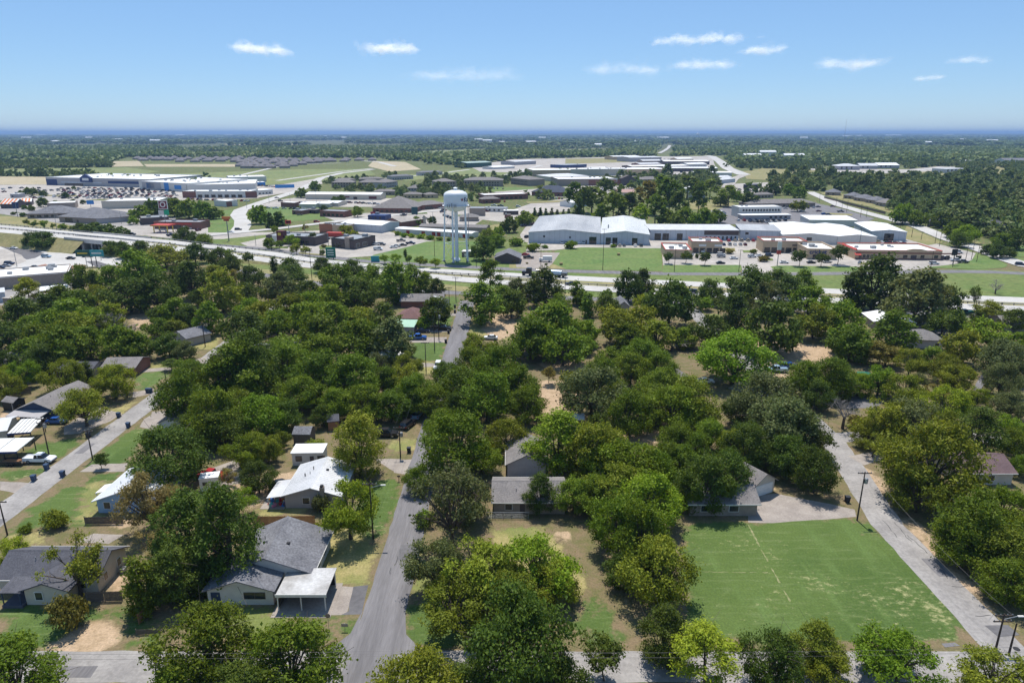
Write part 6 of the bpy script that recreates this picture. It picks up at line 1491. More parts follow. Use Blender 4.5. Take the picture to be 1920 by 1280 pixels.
# ================================================================== poles and wires
POLES = []
def pole(bx, by, ty, arm=1, lamp=0, can=False, face=0.0, label=None, px=True, r=.15, metal=False):
    p = G(bx, by) if px else Vector((bx, by, 0)); h = zat(p.y, ty) if px else ty
    h = max(5.0, min(h, 26))
    e = empty("lamp_post" if metal else "utility_pole", p, face)
    mk('pole', MB().tube((0,0,-.1), (0,0,h), r, r*.6, 7), GREYM if metal else POLEW, e)
    if arm:
        for k in range(arm):
            z = h-.35-k*.9
            ca = mk('crossarm', MB().box(-1.2, 1.2, -.07, .07, z, z+.14), POLEW, e)
            for x in (-1.1, -.45, .45, 1.1): mk('insulator', MB().lathe([(.05, z+.14), (.08, z+.22), (.04, z+.32)], 6, c=(x, 0)), GREYM, ca)
    if can: mk('transformer', MB().lathe([(.3, h-2.2), (.32, h-2.1), (.32, h-1.3), (.2, h-1.2)], 10, c=(.42, 0)), GREYM, e)
    if lamp:
        mk('lamp_arm', MB().tube((0,0,h-.9), (lamp*1.9,0,h-.35), .05, n=5), GREYM, e)
        mk('lamp_head', MB().bev(min(lamp*1.8,lamp*2.6), max(lamp*1.8,lamp*2.6), -.14, .14, h-.45, h-.3, .03), OFFW, e)
    tag(e, label, "lamp post" if metal else "utility pole", "poles along the streets")
    POLES.append((e, h, label is None)); return e
PN = [pole(93,857,783,2,can=True), pole(174,862,806,1), pole(239,745,686,1), pole(314,731,702,0), pole(14,1003,938,1), pole(700,1010,905,1,lamp=1), pole(751,856,800,1,can=True),
 pole(799,696,641,1), pole(815,657,610,1), pole(823,636,584,1,can=True), pole(843,589,538,1), pole(855,564,519,1,lamp=1), pole(586,536,466,2), pole(1607,975,884,1,can=True), pole(1867,1216,1150,2,lamp=1), pole(1891,1228,1203,0),
 pole(1821,615,562,1), pole(1130,507,429,1), pole(1014,503,462,1), pole(1059,558,513,0), pole(1264,510,458,1), pole(1385,510,468,1), pole(1611,462,428,1), pole(385,650,605,1), pole(815,480,448,0), pole(893,500,470,0)]
PR = [pole(*a, 1) for a in ((1671,425,404),(1687,431,411),(1709,445,414),(1727,450,434),(1753,456,429),(1761,462,427),(1809,495,456),(1821,487,452),(1831,491,456),(1786,501,460),(1745,502,470),
      (1536,379,362),(1567,388,370),(1578,394,372),(1587,399,376),(1613,408,383),(1624,408,387))]
for a in ((594,388,351),(700,399,372),(573,446,420),(616,462,436),(672,420,402),(812,425,398),(480,460,440),(110,446,390),(34,408,376),(190,488,462),(163,497,470),(32,500,468),(228,420,396),(430,452,413),(545,385,362),(505,382,360),(463,391,372),(1497,470,446),(1443,470,450)):
    pole(*a, 0, metal=True, r=.17)
def wire(a, b, name="power_line", sag=.8, r=.016, label=None):
    mbw = MB(); n = 10; pv = None
    for i in range(n+1):
        t = i/n; q = a.lerp(b, t); q.z -= sag*4*t*(1-t)
        if pv is not None: mbw.tube(pv, q, r, n=3, cap=False)
        pv = q
    o_ = mk(name, mbw, WIRE); return tag(o_, label, "power line", "overhead power lines")
def top(e): 
    h = [x[1] for x in POLES if x[0] is e][0]; return Vector((e.location.x, e.location.y, h-.15))
for i, j, lb in ((0,2,"power line along the left street"),(1,3,"power line on the right side of the left street"),(5,6,"power line along the near end of the middle street"),(6,7,"power line over the leafy middle of the middle street"),(7,8,"power line from the driveway pole to the next pole"),(8,9,"power line between the paired driveway poles"),(9,10,"power line passing the maroon roofed house"),(10,11,"power line to the pole beside the highway")):
    for dx in (-.9, .9):
        wire(top(PN[i])+Vector((dx,0,0)), top(PN[j])+Vector((dx,0,0)), label=lb+(', left strand' if dx < 0 else ', right strand'))
for dx, lb in ((-1,"overhead wire crossing the lower junction, left strand"),(1,"overhead wire crossing the lower junction, right strand")):
    wire(top(PN[14])+Vector((dx,0,0)), top(PN[13])+Vector((dx,0,0)), label="overhead wire above the right street by the lawn, %s strand" % ("left" if dx < 0 else "right"))
for z, lb in ((7.6,"higher overhead wire along the bottom cross street"),(6.9,"lower overhead wire along the bottom cross street")):
    wire(Vector((-120,65.2,z)), Vector((-16,65.2,z)), sag=.5, r=.015, label=lb+", left part"); wire(Vector((-16,65.2,z)), Vector((62,66.0,z)), sag=.5, r=.015, label=lb+", right part")
pole(-16,74.8,9.2,1,px=False,label="utility pole at the bottom junction of the middle street") if False else None
for a, b in ((12,None),):
    t0 = top(PN[12])
    for dx, lb in ((-1,"overhead wire over the left woods, left strand"),(0,"overhead wire over the left woods, middle strand"),(1,"overhead wire over the left woods, right strand")): wire(t0+Vector((dx,0,0)), Vector((G(490,560,9).x+dx, G(490,560,9).y, 9)), sag=1, label=lb)

# ================================================================== vehicles
def paint(name, c, metal=.2): return M("paint_"+name, c, tuple(x*.94 for x in c), 2, .3, metal, .5)
PAINT = {'white': paint('white',(.80,.80,.80),0), 'silver': paint('silver',(.45,.46,.48),.5), 'black': paint('black',(.018,.018,.02)), 'grey': paint('grey',(.14,.145,.15),.3), 'navy': paint('navy',(.02,.03,.075)), 'blue': paint('blue',(.03,.12,.42)),
         'red': paint('red',(.42,.025,.03)), 'maroon': paint('maroon',(.13,.02,.03)), 'lightblue': paint('lightblue',(.34,.47,.60)), 'green': paint('teal',(.02,.12,.11)), 'beige': paint('beige',(.42,.37,.30))}
TYRE = M("tyre_rubber", (.02,.02,.02), None, 1, .9); RIM = M("wheel_rim", (.45,.45,.46), None, 1, .4, .6); CGL = glassy("car_glass", (.015,.02,.026), .05)
LAMPW = M("headlight_glass", (.75,.75,.72), None, 1, .2); LAMPR = M("tail_light_red", (.35,.02,.02), None, 1, .3)
def frus(mb, b, t, z0, z1, mi=0):
    (x0,x1,w0),(u0,u1,w1) = b, t
    return mb.add([(x0,-w0,z0),(x1,-w0,z0),(x1,w0,z0),(x0,w0,z0),(u0,-w1,z1),(u1,-w1,z1),(u1,w1,z1),(u0,w1,z1)], [(3,2,1,0),(4,5,6,7),(0,1,5,4),(1,2,6,5),(2,3,7,6),(3,0,4,7)], mi)
CARS = {'sedan': dict(L=4.7, w=.90, body=[(-2.35,.5),(-2.3,.88),(-1.55,.98),(1.0,.96),(2.15,.82),(2.35,.62),(2.35,.34),(-2.3,.32)], cab=((-1.75,1.05,.80),(-1.05,.30,.62)), z=(.95,1.43), wx=1.4, wr=.33),
        'suv': dict(L=4.8, w=.95, body=[(-2.4,.5),(-2.38,1.05),(1.05,1.1),(2.15,1.0),(2.4,.75),(2.4,.4),(-2.35,.38)], cab=((-2.3,1.2,.86),(-2.05,.45,.68)), z=(1.05,1.74), wx=1.45, wr=.38),
        'van': dict(L=5.3, w=1.0, body=[(-2.65,.5),(-2.65,1.2),(1.4,1.2),(2.45,1.0),(2.65,.7),(2.65,.4),(-2.6,.38)], cab=((-2.6,1.75,.94),(-2.5,.95,.80)), z=(1.15,2.05), wx=1.7, wr=.37),
        'pickup': dict(L=5.9, w=.98, body=[(-2.95,.6),(-2.95,1.12),(-.72,1.12),(1.35,1.12),(2.6,1.04),(2.95,.8),(2.95,.45),(-2.9,.45)], cab=((-.75,1.5,.88),(-.55,.80,.72)), z=(1.10,1.85), wx=1.85, wr=.40)}
_proto = {}
def car_proto(kind, far):
    if (kind, far) in _proto: return _proto[(kind, far)]
    c = CARS[kind]; w, wr, wx = c['w'], c['wr'], c['wx']
    def rot(mb): return mb
    body = MB().extr([(x, z) for x, z in c['body']], 'y', -w, w)
    if kind == 'pickup': body.box(-2.95, -.75, -w, -w+.08, 1.1, 1.28).box(-2.95, -.75, w-.08, w, 1.1, 1.28).box(-2.95, -2.87, -w, w, 1.1, 1.28)
    glass = frus(MB(), c['cab'][0], c['cab'][1], c['z'][0], c['z'][1])
    (u0, u1, w1) = c['cab'][1]; roof = MB().bev(u0-.05, u1+.05, -w1-.03, w1+.03, c['z'][1]-.02, c['z'][1]+.06, .04)
    if kind == 'van':   # painted cargo sides
        roof.box(u0-.02, u1-1.0, -w1-.10, -w1+.1, 1.2, c['z'][1]).box(u0-.02, u1-1.0, w1-.1, w1+.10, 1.2, c['z'][1]).box(u0-.06, u0+.05, -w1, w1, 1.2, c['z'][1])
    if far:
        mb = MB()
        for src, mi in ((body, 0), (roof, 0), (glass, 1)): mb.add(src.v, src.f, mi)
        for sx in (-wx, wx): mb.tube((sx, -w-.01, wr), (sx, w+.01, wr), wr, n=8, mi=2)
        o_ = mk('car', mb, [PAINT['white'], CGL, TYRE]); o_.location = (0, -500, 0)
    else:
        o_ = empty(kind if kind != 'sedan' else 'car', (0, -500, 0))
        mk('body', body, PAINT['white'], o_)
        gl = mk('windows', glass, CGL, o_)
        mk('roof', roof, PAINT['white'], o_)
        for s in (-1, 1):
            mk('pillar', MB().box(-.06+(u0+u1)/2, .06+(u0+u1)/2, s*(w1+.06)-.06, s*(w1+.06)+.06, c['z'][0], c['z'][1]), PAINT['white'], o_)
            mk('headlight', MB().box(c['L']/2-.12, c['L']/2+.015, s*w*.72-.18, s*w*.72+.18, .62, .80), LAMPW, o_)
            mk('tail_light', MB().box(-c['L']/2-.02, -c['L']/2+.08, s*w*.8-.13, s*w*.8+.13, .72, .98), LAMPR, o_)
            for sx in (-wx, wx):
                wh = mk('wheel', MB().tube((sx, s*(w-.2), wr), (sx, s*(w+.03), wr), wr, n=14), TYRE, o_)
                mk('rim', MB().tube((sx, s*(w+.028), wr), (sx, s*(w+.045), wr), wr*.6, n=10), RIM, wh)
        mk('bumper', MB().box(c['L']/2-.05, c['L']/2+.06, -w*.9, w*.9, .36, .54), DARK, o_)
    _proto[(kind, far)] = o_
    return o_
CARL = []
_used = set()
def car(kind, colr, x, y, deg, label=None, far=None, px=True, group='parked cars and trucks', z=0.0):
    p = G(x, y, z) if px else Vector((x, y, z)); far = p.y > 250 if far is None else far
    pr = car_proto(kind, far)
    key = (kind, far)
    c = copy_tree(pr) if key in _used else pr
    _used.add(key)
    c.location = p+Vector((0, 0, .075)); c.rotation_euler = (0, 0, rad(deg))
    c.name = kind if kind != 'sedan' else 'car'
    for q in ([c] if far else [k for k in c.children if k.name.split('.')[0] in ('body', 'roof', 'pillar')]):
        q.material_slots[0].link = 'OBJECT'; q.material_slots[0].material = PAINT[colr]
    if not far:
        wn_ = [k for k in c.children]
    word = {'sedan': 'car', 'suv': 'SUV', 'van': 'van', 'pickup': 'pickup truck'}[kind]
    tag(c, label, {'sedan': 'car', 'suv': 'car', 'van': 'van', 'pickup': 'pickup truck'}[kind], group)
    CARL.append((c, (colr if colr != 'lightblue' else 'light blue')+' '+word, label is None)); return c
car('pickup','white',76,866,0,"white crew cab pickup truck towing a trailer beside the left street")
car('sedan','blue',108,793,0,"bright blue car parked before the navy blue house")
car('pickup','red',397,897,170,"red pickup truck parked behind the white camper trailer")
car('sedan','black',2,1076,80,"black car cut by the left edge beside the charcoal roofed house")
car('sedan','black',528,913,20,"dark wrecked looking car beside the grey metal roofed house")
car('pickup','blue',783,636,0,"bright blue pickup truck on a driveway left of the middle street")
car('sedan','navy',793,623,0,"dark sedan behind the bright blue pickup on the next driveway")
car('pickup','black',830,619,0,"black pickup truck parked nearest the middle street")
car('suv','white',821,690,-92,"white SUV parked on the edge of the middle street facing the viewer")
car('suv','silver',820,699,88,"pale car half hidden below the white SUV on the middle street")
car('sedan','white',920,636,176,"white car parked under trees right of the middle street")
car('pickup','lightblue',1456,697,175,"pale blue pickup truck beside the bright spreading tree")
car('suv','blue',1479,690,12,"blue SUV behind the pale blue pickup truck")
car('sedan','white',1322,718,0,"white car glimpsed left of the bright spreading tree")
car('suv','black',765,800,70,"black SUV in deep shade at the leafy part of the middle street")
car('sedan','lightblue',783,781,80,"pale blue car in the shade under the street trees")
car('pickup','black',722,818,0,"black pickup truck beside the yellow topped tree")
car('pickup','green',1808,589,182,"dark teal pickup truck near the right end of the highway")
car('suv','navy',1297,550,176,"dark SUV driving on the near highway carriageway", z=.26)
car('sedan','black',1070,534,176,"black car on the highway just behind the tanker truck", z=.26)
car('pickup','white',1403,512,176,"white pickup truck on the service road before the shops", z=.07)
for a in (('white','van',1317,473,80),('white','suv',1352,479,5),('silver','suv',1352,483,5),('white','sedan',1376,486,5),('black','sedan',1351,495,5),('white','sedan',1423,481,30),('navy','suv',1442,481,20),('white','suv',1410,483,10),('black','pickup',1433,487,0),
  ('white','sedan',1470,494,0),('white','van',1472,472,70),('silver','sedan',1489,477,10),('black','sedan',1521,494,5),('silver','sedan',1551,493,5),('white','sedan',1602,478,-40),('white','sedan',1594,474,-40),('white','sedan',1740,484,-30),('white','suv',1751,496,-5),
  ('navy','suv',1775,487,10),('white','pickup',1792,490,-5),('white','van',1795,475,-20),('grey','pickup',1805,493,-5),('navy','suv',1913,498,-20),('silver','sedan',1612,494,60)):
    car(a[1], a[0], a[2], a[3], a[4])
rc = random.Random(8)
cols = ['white','white','silver','black','grey','navy','red','beige','maroon','silver','black']
for x in (1357,1368,1378,1388,1397): car(rc.choice(('sedan','suv','pickup')), rc.choice(cols), x, 460, 82)
for x in (1366,1378,1390,1402,1412,1421): car(rc.choice(('sedan','suv')), rc.choice(cols), x, 452.5, 82)
for x in (1054,1062,1070,1078,1086,1094): car(rc.choice(('sedan','suv')), rc.choice(['white','grey','navy','white']), x, 456.5, 84)
for x in (1146,1154,1162,1170,1191,1202): car(rc.choice(('sedan','suv')), rc.choice(['white','grey','white','beige']), x, 462, 84)
for a in (('grey','pickup',752,453,10),('navy','pickup',770,458,0),('black','sedan',756,461,10),('white','sedan',738,465,15),('silver','sedan',744,463,15),('white','suv',706,460,-10),('grey','suv',716,460,-10),('white','van',709,469,0),('black','suv',613,449,0),('black','sedan',601,447,0),
  ('red','suv',594,417.5,10),('white','sedan',433,437,8),('black','suv',447,432,8),('black','suv',248,441,-8),('white','van',350,429,80),('white','sedan',361,429,80),('maroon','suv',372,433,80),('navy','pickup',321,443,-5),('red','sedan',985,479,0),('black','pickup',991,485,0),
  ('white','sedan',986,421,40),('silver','sedan',994,421,40),('red','sedan',1002,421,40),('navy','suv',982,425,20),('black','suv',988,446,60),('navy','sedan',1534,389,5),('black','sedan',1515,391,80),('silver','sedan',1525,390,80),('maroon','sedan',1561,388,5),('grey','pickup',1576,398,0),
  ('blue','suv',1545,403,10),('navy','suv',1553,404,10),('maroon','sedan',1535,397,5),('white','sedan',1503,397,10),('white','sedan',1472,392,10),('white','sedan',26,467,-10),('lightblue','suv',87,483,0),('black','sedan',133,486,0),('grey','pickup',164,482,10),('navy','sedan',66,503,8),
  ('navy','suv',18,496,0),('silver','sedan',12,500,5),('navy','sedan',1,503,0),('white','van',556,366,10),('black','suv',526,378,30),('grey','sedan',519,372,30),('red','suv',700,401,30),('maroon','sedan',703,399,0),('black','sedan',555,402,15),('grey','sedan',562,404,15),('silver','sedan',580,400,15),('black','sedan',593,401,15)):
    car(a[1], a[0], a[2], a[3], a[4])
for k in range(26):
    x, y = rc.uniform(740, 1000), rc.uniform(386, 400)
    car(rc.choice(('sedan','suv','pickup')), rc.choice(cols), x, y, rc.choice((5, 95, -10)))
for k in range(9): car(rc.choice(('sedan','suv')), rc.choice(cols), 1010+k*5.5, 372.5+.15*k, 80)
for k in range(9): car(rc.choice(('sedan','suv','pickup')), rc.choice(cols), 1384+k*11, 414.5, 84)
for xa, xb, ya, yb, n_, dg in ((350,470,374.5,378,16,85),(500,600,391,394,8,12),(560,630,380,383,9,12),(640,716,380,384,10,8),(752,800,404,412,8,40),(1070,1150,352,356,10,85),(1195,1330,324,333,22,10),(1180,1330,296,303,22,10),(470,540,348,353,14,80),(1372,1440,355,362,7,10),(900,950,376,379,7,85),(830,850,404,412,5,85),(1640,1700,455,459,8,80),(1400,1460,416,419,8,85),(760,830,360,364,8,5),(870,945,353.5,355,9,85)):
    for k in range(n_):
        car(rc.choice(('sedan','suv','pickup')), rc.choice(cols), xa+(xb-xa)*(k+rc.uniform(.1,.9))/n_, ya+(yb-ya)*(k+.5)/n_, dg+rc.uniform(-4,4))
# planted islands in the lots
for i_, pg in enumerate(([(1392,470),(1412,470),(1413,474),(1394,474)],[(1356,465),(1378,466),(1378,471),(1360,471)],[(1425,485),(1448,485),(1450,489),(1424,489)],[(560,474),(612,478),(610,480),(560,476)],[(598,462),(622,461),(625,466),(600,468)],[(1610,493),(1650,494),(1650,497),(1612,497)],[(500,463),(540,463),(540,466),(502,466)],[(60,365),(150,367),(150,369),(60,367)],[(760,401),(800,399),(802,401),(764,403)],[(985,379),(1060,376),(1062,379),(990,382)],[(850,404),(900,401),(902,403),(852,406)],[(1540,399),(1600,402),(1596,405),(1540,402)])):
    sheet("planting_island", pg, DRY if i_ % 2 else GREEN, .27+.002*i_)
# the crowded store lot: rows of small cars
for r_ in range(9):
    yy = 353.5+r_*2.35; xa = 0 if r_ < 4 else 60
    x = xa+rc.uniform(0, 12); ci = 0
    while x < (335 if r_ > 0 else 250):
        if rc.random() < (.85 if x > 110 else .45):
            cc_ = rc.choice(cols); ci += 1
            car(rc.choice(('sedan','suv','sedan','pickup')), cc_, x, yy+rc.uniform(-.25, .25), 78+rc.uniform(-4, 4), group='cars in the crowded store lot',
                label="%s vehicle, %s from the left in the %s row of the crowded store lot" % (cc_, ORDW[ci-1], ORDW[8-r_]))
        x += rc.uniform(9, 13.5)

# lorry with trailer on the highway
lp_ = G(992, 516.5, .26); dirv = (G(1060, 520.5, .26)-lp_)
lr = empty("tanker_truck", lp_+Vector((0,0,0)), math.atan2(-dirv.y, -dirv.x), "black semi truck hauling pale tanks along the highway", "truck")
mk('cab', MB().bev(-1.2, 1.2, -1.2, 1.2, .9, 3.7, .15), PAINT['black'], lr); mk('hood', MB().bev(1.2, 3.4, -1.0, 1.0, .8, 2.1, .2), PAINT['black'], lr)
mk('windscreen', MB().box(1.19, 1.24, -1.0, 1.0, 2.3, 3.3), CGL, lr); mk('chassis', MB().box(-17, 1, -.5, .5, .75, 1.05), DARK, lr)
for x0, x1, mt in ((-9.5,-3.5,PAINT['beige']),(-15.8,-10,PAINT['lightblue'])):
    mk('tank', MB().tube((x0,0,2.2),(x1,0,2.2),1.15,n=14), mt, lr)
mk('tail_frame', MB().box(-18.5,-16,-1.2,1.2,1.0,2.4), PAINT['grey'], lr)
for sx in (2.6, -.6, -1.8, -13.5, -14.8, -16.6):
    for s in (-1, 1): mk('wheel', MB().tube((sx, s*.75, .5), (sx, s*1.22, .5), .5, n=12), TYRE, lr)
bt = empty("box_truck", G(1022,491), rad(172), "white box truck parked in the small lot beside the dark house", "truck")
mk('cargo_box', MB().bev(-3.6, 1.2, -1.15, 1.15, .8, 3.2, .05), WHITE, bt); mk('cab', MB().bev(1.25, 3.2, -1.0, 1.0, .5, 2.1, .25), WHITE, bt); mk('windscreen', MB().box(2.2, 2.9, -.9, .9, 1.5, 2.05), CGL, bt)
for sx in (-2.2, 2.3):
    for s in (-1, 1): mk('wheel', MB().tube((sx, s*.8, .42), (sx, s*1.12, .42), .42, n=12), TYRE, bt)
bx2 = empty("box_truck", G(1258,446.5), rad(84), "white delivery truck backed up to a warehouse bay", "truck")
mk('cargo_box', MB().bev(-3.6, 1.2, -1.15, 1.15, .8, 3.6, .05), WHITE, bx2); mk('cab', MB().bev(1.25, 3.2, -1.0, 1.0, .5, 2.3, .25), WHITE, bx2)
for sx in (-2.2, 2.3):
    for s in (-1, 1): mk('wheel', MB().tube((sx, s*.8, .42), (sx, s*1.12, .42), .42, n=10), TYRE, bx2)
# utility trailer behind the white pickup
tp = G(26, 870); ut = empty("utility_trailer", tp, 0, "low open utility trailer loaded with lumber behind the white pickup", "trailer")
mk('deck', MB().box(-2.6, 2.4, -.95, .95, .55, .68), WOODG, ut); mk('side_rail', MB().box(-2.6, 2.4, -1.0, -.94, .68, 1.05), DARK, ut); mk('side_rail', MB().box(-2.6, 2.4, .94, 1.0, .68, 1.05), DARK, ut)
mk('drawbar', MB().tube((2.4,.5,.55),(3.9,0,.5),.06,n=5).tube((2.4,-.5,.55),(3.9,0,.5),.06,n=5), DARK, ut)
for k in range(4): mk('plank', MB().box(-2.2+.2*k, 1.2+.25*k, -.7+.34*k, -.45+.34*k, .69, .8+.04*k), WOODF, ut)
for sx in (-.5, .4):
    for s in (-1, 1): mk('wheel', MB().tube((sx, s*1.02, .34), (sx, s*1.24, .34), .34, n=12), TYRE, ut)

# ================================================================== bins, fences, signs and yard clutter
BINB = M("bin_blue", (.035,.07,.14), None, 2, .6); BIND = M("bin_dark", (.03,.035,.045), None, 2, .6)
bp_ = None; BINS = []
def wheelie(x, y, mt, label, rz=0):
    global bp_
    p = G(x, y)
    if bp_ is None:
        e = empty("wheeled_bin", p, rz)
        frus(b_ := MB(), (-.27,.27,.27), (-.33,.33,.34), .08, 1.0); mk('body', b_, mt, e)
        mk('lid', MB().extr([(-.38,1.0),(.38,1.0),(.36,1.07),(0,1.12),(-.34,1.08)], 'x', -.36, .36), mt, e); mk('handle', MB().tube((-.3,.4,1.0),(.3,.4,1.0),.03,n=5), DARK, e)
        for s in (-1, 1): mk('wheel', MB().tube((s*.26,.3,.1),(s*.34,.3,.1),.12,n=10), TYRE, e)
        bp_ = e
    else:
        e = copy_tree(bp_); e.location = p; e.rotation_euler.z = rz
    for q in e.children:
        if q.name.startswith(('body', 'lid')): q.material_slots[0].link = 'OBJECT'; q.material_slots[0].material = mt
    e.scale = (1.2, 1.2, 1.15)
    tag(e, label, "bin", "wheeled bins along the streets"); return e
for a in ((118,893,BINB,"blue wheeled bin on the right verge of the left street near the young tree"),(64,901,BINB,"blue wheeled bin on the left verge below the white pickup"),(88,880,BINB,"blue wheeled bin against the nose of the white pickup"),(166,820,BIND,"dark wheeled bin beside the leaning pole on the left street"),
   (223,782,BINB,"blue wheeled bin on dry grass below the grassy bank pole"),(241,801,BINB,"blue wheeled bin at the end of the driveway by the huge tree"),(277,736,BINB,"left bin of the pair at the far end of the left street"),(283,736,BINB,"right bin of the pair at the far end of the left street"),
   (1588,941,BIND,"dark wheeled bin beside the wide driveway near the right street"),(767,848,BIND,"wheeled bin with pale lid on dry grass by the middle street"),(836,643,BIND,"dark bin at the corner of the bright blue pickup's driveway"),(841,625,BIND,"dark bin behind the black pickup by the middle street"),(853,587,BIND,"nearer of two bins on the grass near the highway"),(853,577,BIND,"farther of two bins on the grass near the highway")):
    wheelie(*a)
def fence(x0, y0, x1, y1, h, mat, label, panel=2.4, px=True, name="wooden_fence"):
    a, b = (G(x0, y0), G(x1, y1)) if px else (Vector((x0,y0,0)), Vector((x1,y1,0)))
    W = (b-a).length; e = empty(name, a, math.atan2(b.y-a.y, b.x-a.x), label, "fence")
    n = max(1, round(W/panel)); fr_ = random.Random(n)
    for k in range(n):
        mb = MB(); x = W*k/n
        while x < W*(k+1)/n-.08:
            hh = h+fr_.uniform(-.03,.03); mb.extr([(x,.05),(x+.13,.05),(x+.13,hh-.06),(x+.065,hh),(x,hh-.06)], 'y', -.012+fr_.uniform(-.006,.006), .012); x += .15
        mk('fence_panel', mb, mat, e)
        mk('post', MB().box(W*k/n-.05, W*k/n+.05, .02, .12, 0, h+.05), mat, e)
    for z in (.35, h-.35): mk('rail', MB().box(0, W, .02, .06, z, z+.09), mat, e)
    return e
fence(478,985,592,983,1.8,WOODF,"reddish brown wooden fence between the white house and the grey metal roofed house")
fence(163,1128,232,1126,1.7,WOODG,"dark wooden fence right of the charcoal roofed house")
fence(262,1170,283,1148,1.7,WOODF,"short brown fence section below the narrow green tree")
fence(256,1190,302,1188,.9,WOODG,"low dark fence near the lower left lawn")
fence(160,983,232,982,1.5,WOODG,"dark weathered fence below the pale blue house")
fence(0,745,60,738,1.8,WOODG,"dark tall fence behind the black garden shed")
fence(1545,372,1660,402,2.2,WOODG,"dark fence before the row of grey roofed houses",panel=6)
cf = empty("chain_link_fence", (-4.5, 106.0, 0), 0, "chain link fence with pale top rail before the grey brown bungalow", "fence")
mk('top_rail', MB().tube((0,0,1.3),(7.4,0,1.3),.05,n=6), GREYM, cf)
for k in range(6): mk('post', MB().tube((k*1.48,0,0),(k*1.48,0,1.34),.04,n=6), GREYM, cf)
nw = MB()
for k in range(38): nw.tube((k*.2,0,.05),(k*.2-.0+.0,0,1.28),.006,n=3,cap=False)
for k in range(6): nw.tube((0,0,.2+k*.2),(7.4,0,.2+k*.2),.006,n=3,cap=False)
mk('wire_mesh', nw, GREYM, cf)
# street sign, mailbox
def signpost(x, y, h, shape, mat, label):
    e = empty("road_sign", G(x, y), 0, label, "sign"); mk('post', MB().tube((0,0,0),(0,0,h),.035,n=6), GREYM, e)
    if shape == 'oct': mk('sign_plate', MB().extr([(.38*math.cos(rad(22.5+45*i)), h+.38*math.sin(rad(22.5+45*i))-.1) for i in range(8)], 'y', -.04, -.02), mat, e)
    else: mk('sign_plate', MB().box(-.45,.45,-.04,-.02,h-.5,h), mat, e)
signpost(617,1180,2.4,'oct',M("sign_back", (.30,.25,.20), None, 1, .5),"stop sign seen from behind on the corner lawn of the middle street")
signpost(647,1182,1.2,'rect',GREYM,"short marker post on the corner lawn of the middle street")
mbx = empty("mailbox", G(748,902), 0, "mailbox on a post beside the middle street verge", "mailbox"); mk('post', MB().box(-.05,.05,-.05,.05,0,1.0), POLEW, mbx); mk('box', MB().bev(-.3,.3,-.14,.14,1.0,1.28,.06), POLEW, mbx)
def tall_sign(x, y, ty, panels, label, posts=1, w=None):
    p = G(x, y); h = zat(p.y, ty); e = empty("pole_sign", p, 0, label, "sign")
    for k in range(posts): 
        xx = 0 if posts == 1 else (k-.5)*2.4
        mk('post', MB().tube((xx,0,0),(xx,0,h-.5),.22,.18,8), GREYM if posts == 1 else DARK, e)
    for (x0, x1, z0, z1, mt) in panels: mk('sign_panel', MB().box(x0, x1, -.35, .25, h+z0, h+z1), mt, e)
    return e, h
s1, hh1 = tall_sign(312,429,376,[(-3.2,3.2,-6,0,WHITE),(-2.8,2.8,-5.6,-.4,M("sign_crimson", (.20,.03,.05), None, 1, .5)),(-3.8,0,-10,-6.8,OFFW),(.2,3.4,-10,-6.6,M("sign_bright_green",(.02,.42,.22),None,1,.5))],"tall square crimson and white sign with a ring above the petrol station")
s1.children[2].location.y = -.03
text("O", 5.2, WHITE, s1, (0, -.42, hh1-3.0), (math.pi/2,0,0))
s2, hh2 = tall_sign(178,500,469,[(-8.5,-1.2,-3.2,0,M("sign_dark_green", (.02,.10,.08), None, 1, .5)),(-1.15,5.5,-3.2,0,TEAL)],"dark green and teal billboard on two posts beside the junction",posts=2)
mk('yellow_line', MB().box(-7.6,-2.4,-.37,-.352,hh2-1.9,hh2-1.2), YELLOW, s2); mk('white_line', MB().box(-.4,4.6,-.37,-.352,hh2-1.9,hh2-1.1), WHITE, s2)
s3, hh3 = tall_sign(621,486,464,[(-2.6,2.6,-5.6,0,SIGNG)],"large green highway sign on two posts before the black restaurant",posts=2)
for z_ in (-1.6,-3.0,-4.2): mk('white_line', MB().box(-1.7,1.7,-.37,-.352,hh3+z_,hh3+z_+.45), WHITE, s3)
s4, hh4 = tall_sign(1457,499,453,[(-.9,1.1,-4.2,0,OFFW),(-.9,1.1,-6.4,-4.4,REDT)],"tall narrow white shop sign on a dark post in the shop lot")
tall_sign(542,434,413,[(-2,2,-2.4,0,REDT),(-1.4,1.4,-1.8,-.6,WHITE)],"round topped red sign near the brown restaurant")
tall_sign(778,410,388,[(-2.4,2.4,-6,0,M("sign_dark_teal",(.03,.09,.10),None,1,.5))],"dark teal board sign on posts left of the water tower",posts=2)
tall_sign(172,396,376,[(-3,3,-3.2,0,BLUEP)],"blue rectangular store sign on a pole in the far left lots")
tall_sign(33,405,379,[(-2.6,2.6,-2.6,0,NAVYP),(-2.2,2.2,-5.2,-2.9,NAVYP)],"navy stacked pole sign before the orange striped restaurant")
tall_sign(704,491,480,[(-2.2,2.2,-4.2,0,TEAL)],"teal roadside sign before the tower lawn")
tall_sign(1786,497,467,[(-1.4,1.2,-3.2,0,DARK)],"dark shop sign on a pole at the right end of the lot")
tall_sign(429,452,406,[(-2.6,2.6,-1.6,0,ORANGE),(-1.6,1.6,-2.8,-1.7,REDT)],"small orange sign on a very tall pole by the curved road")
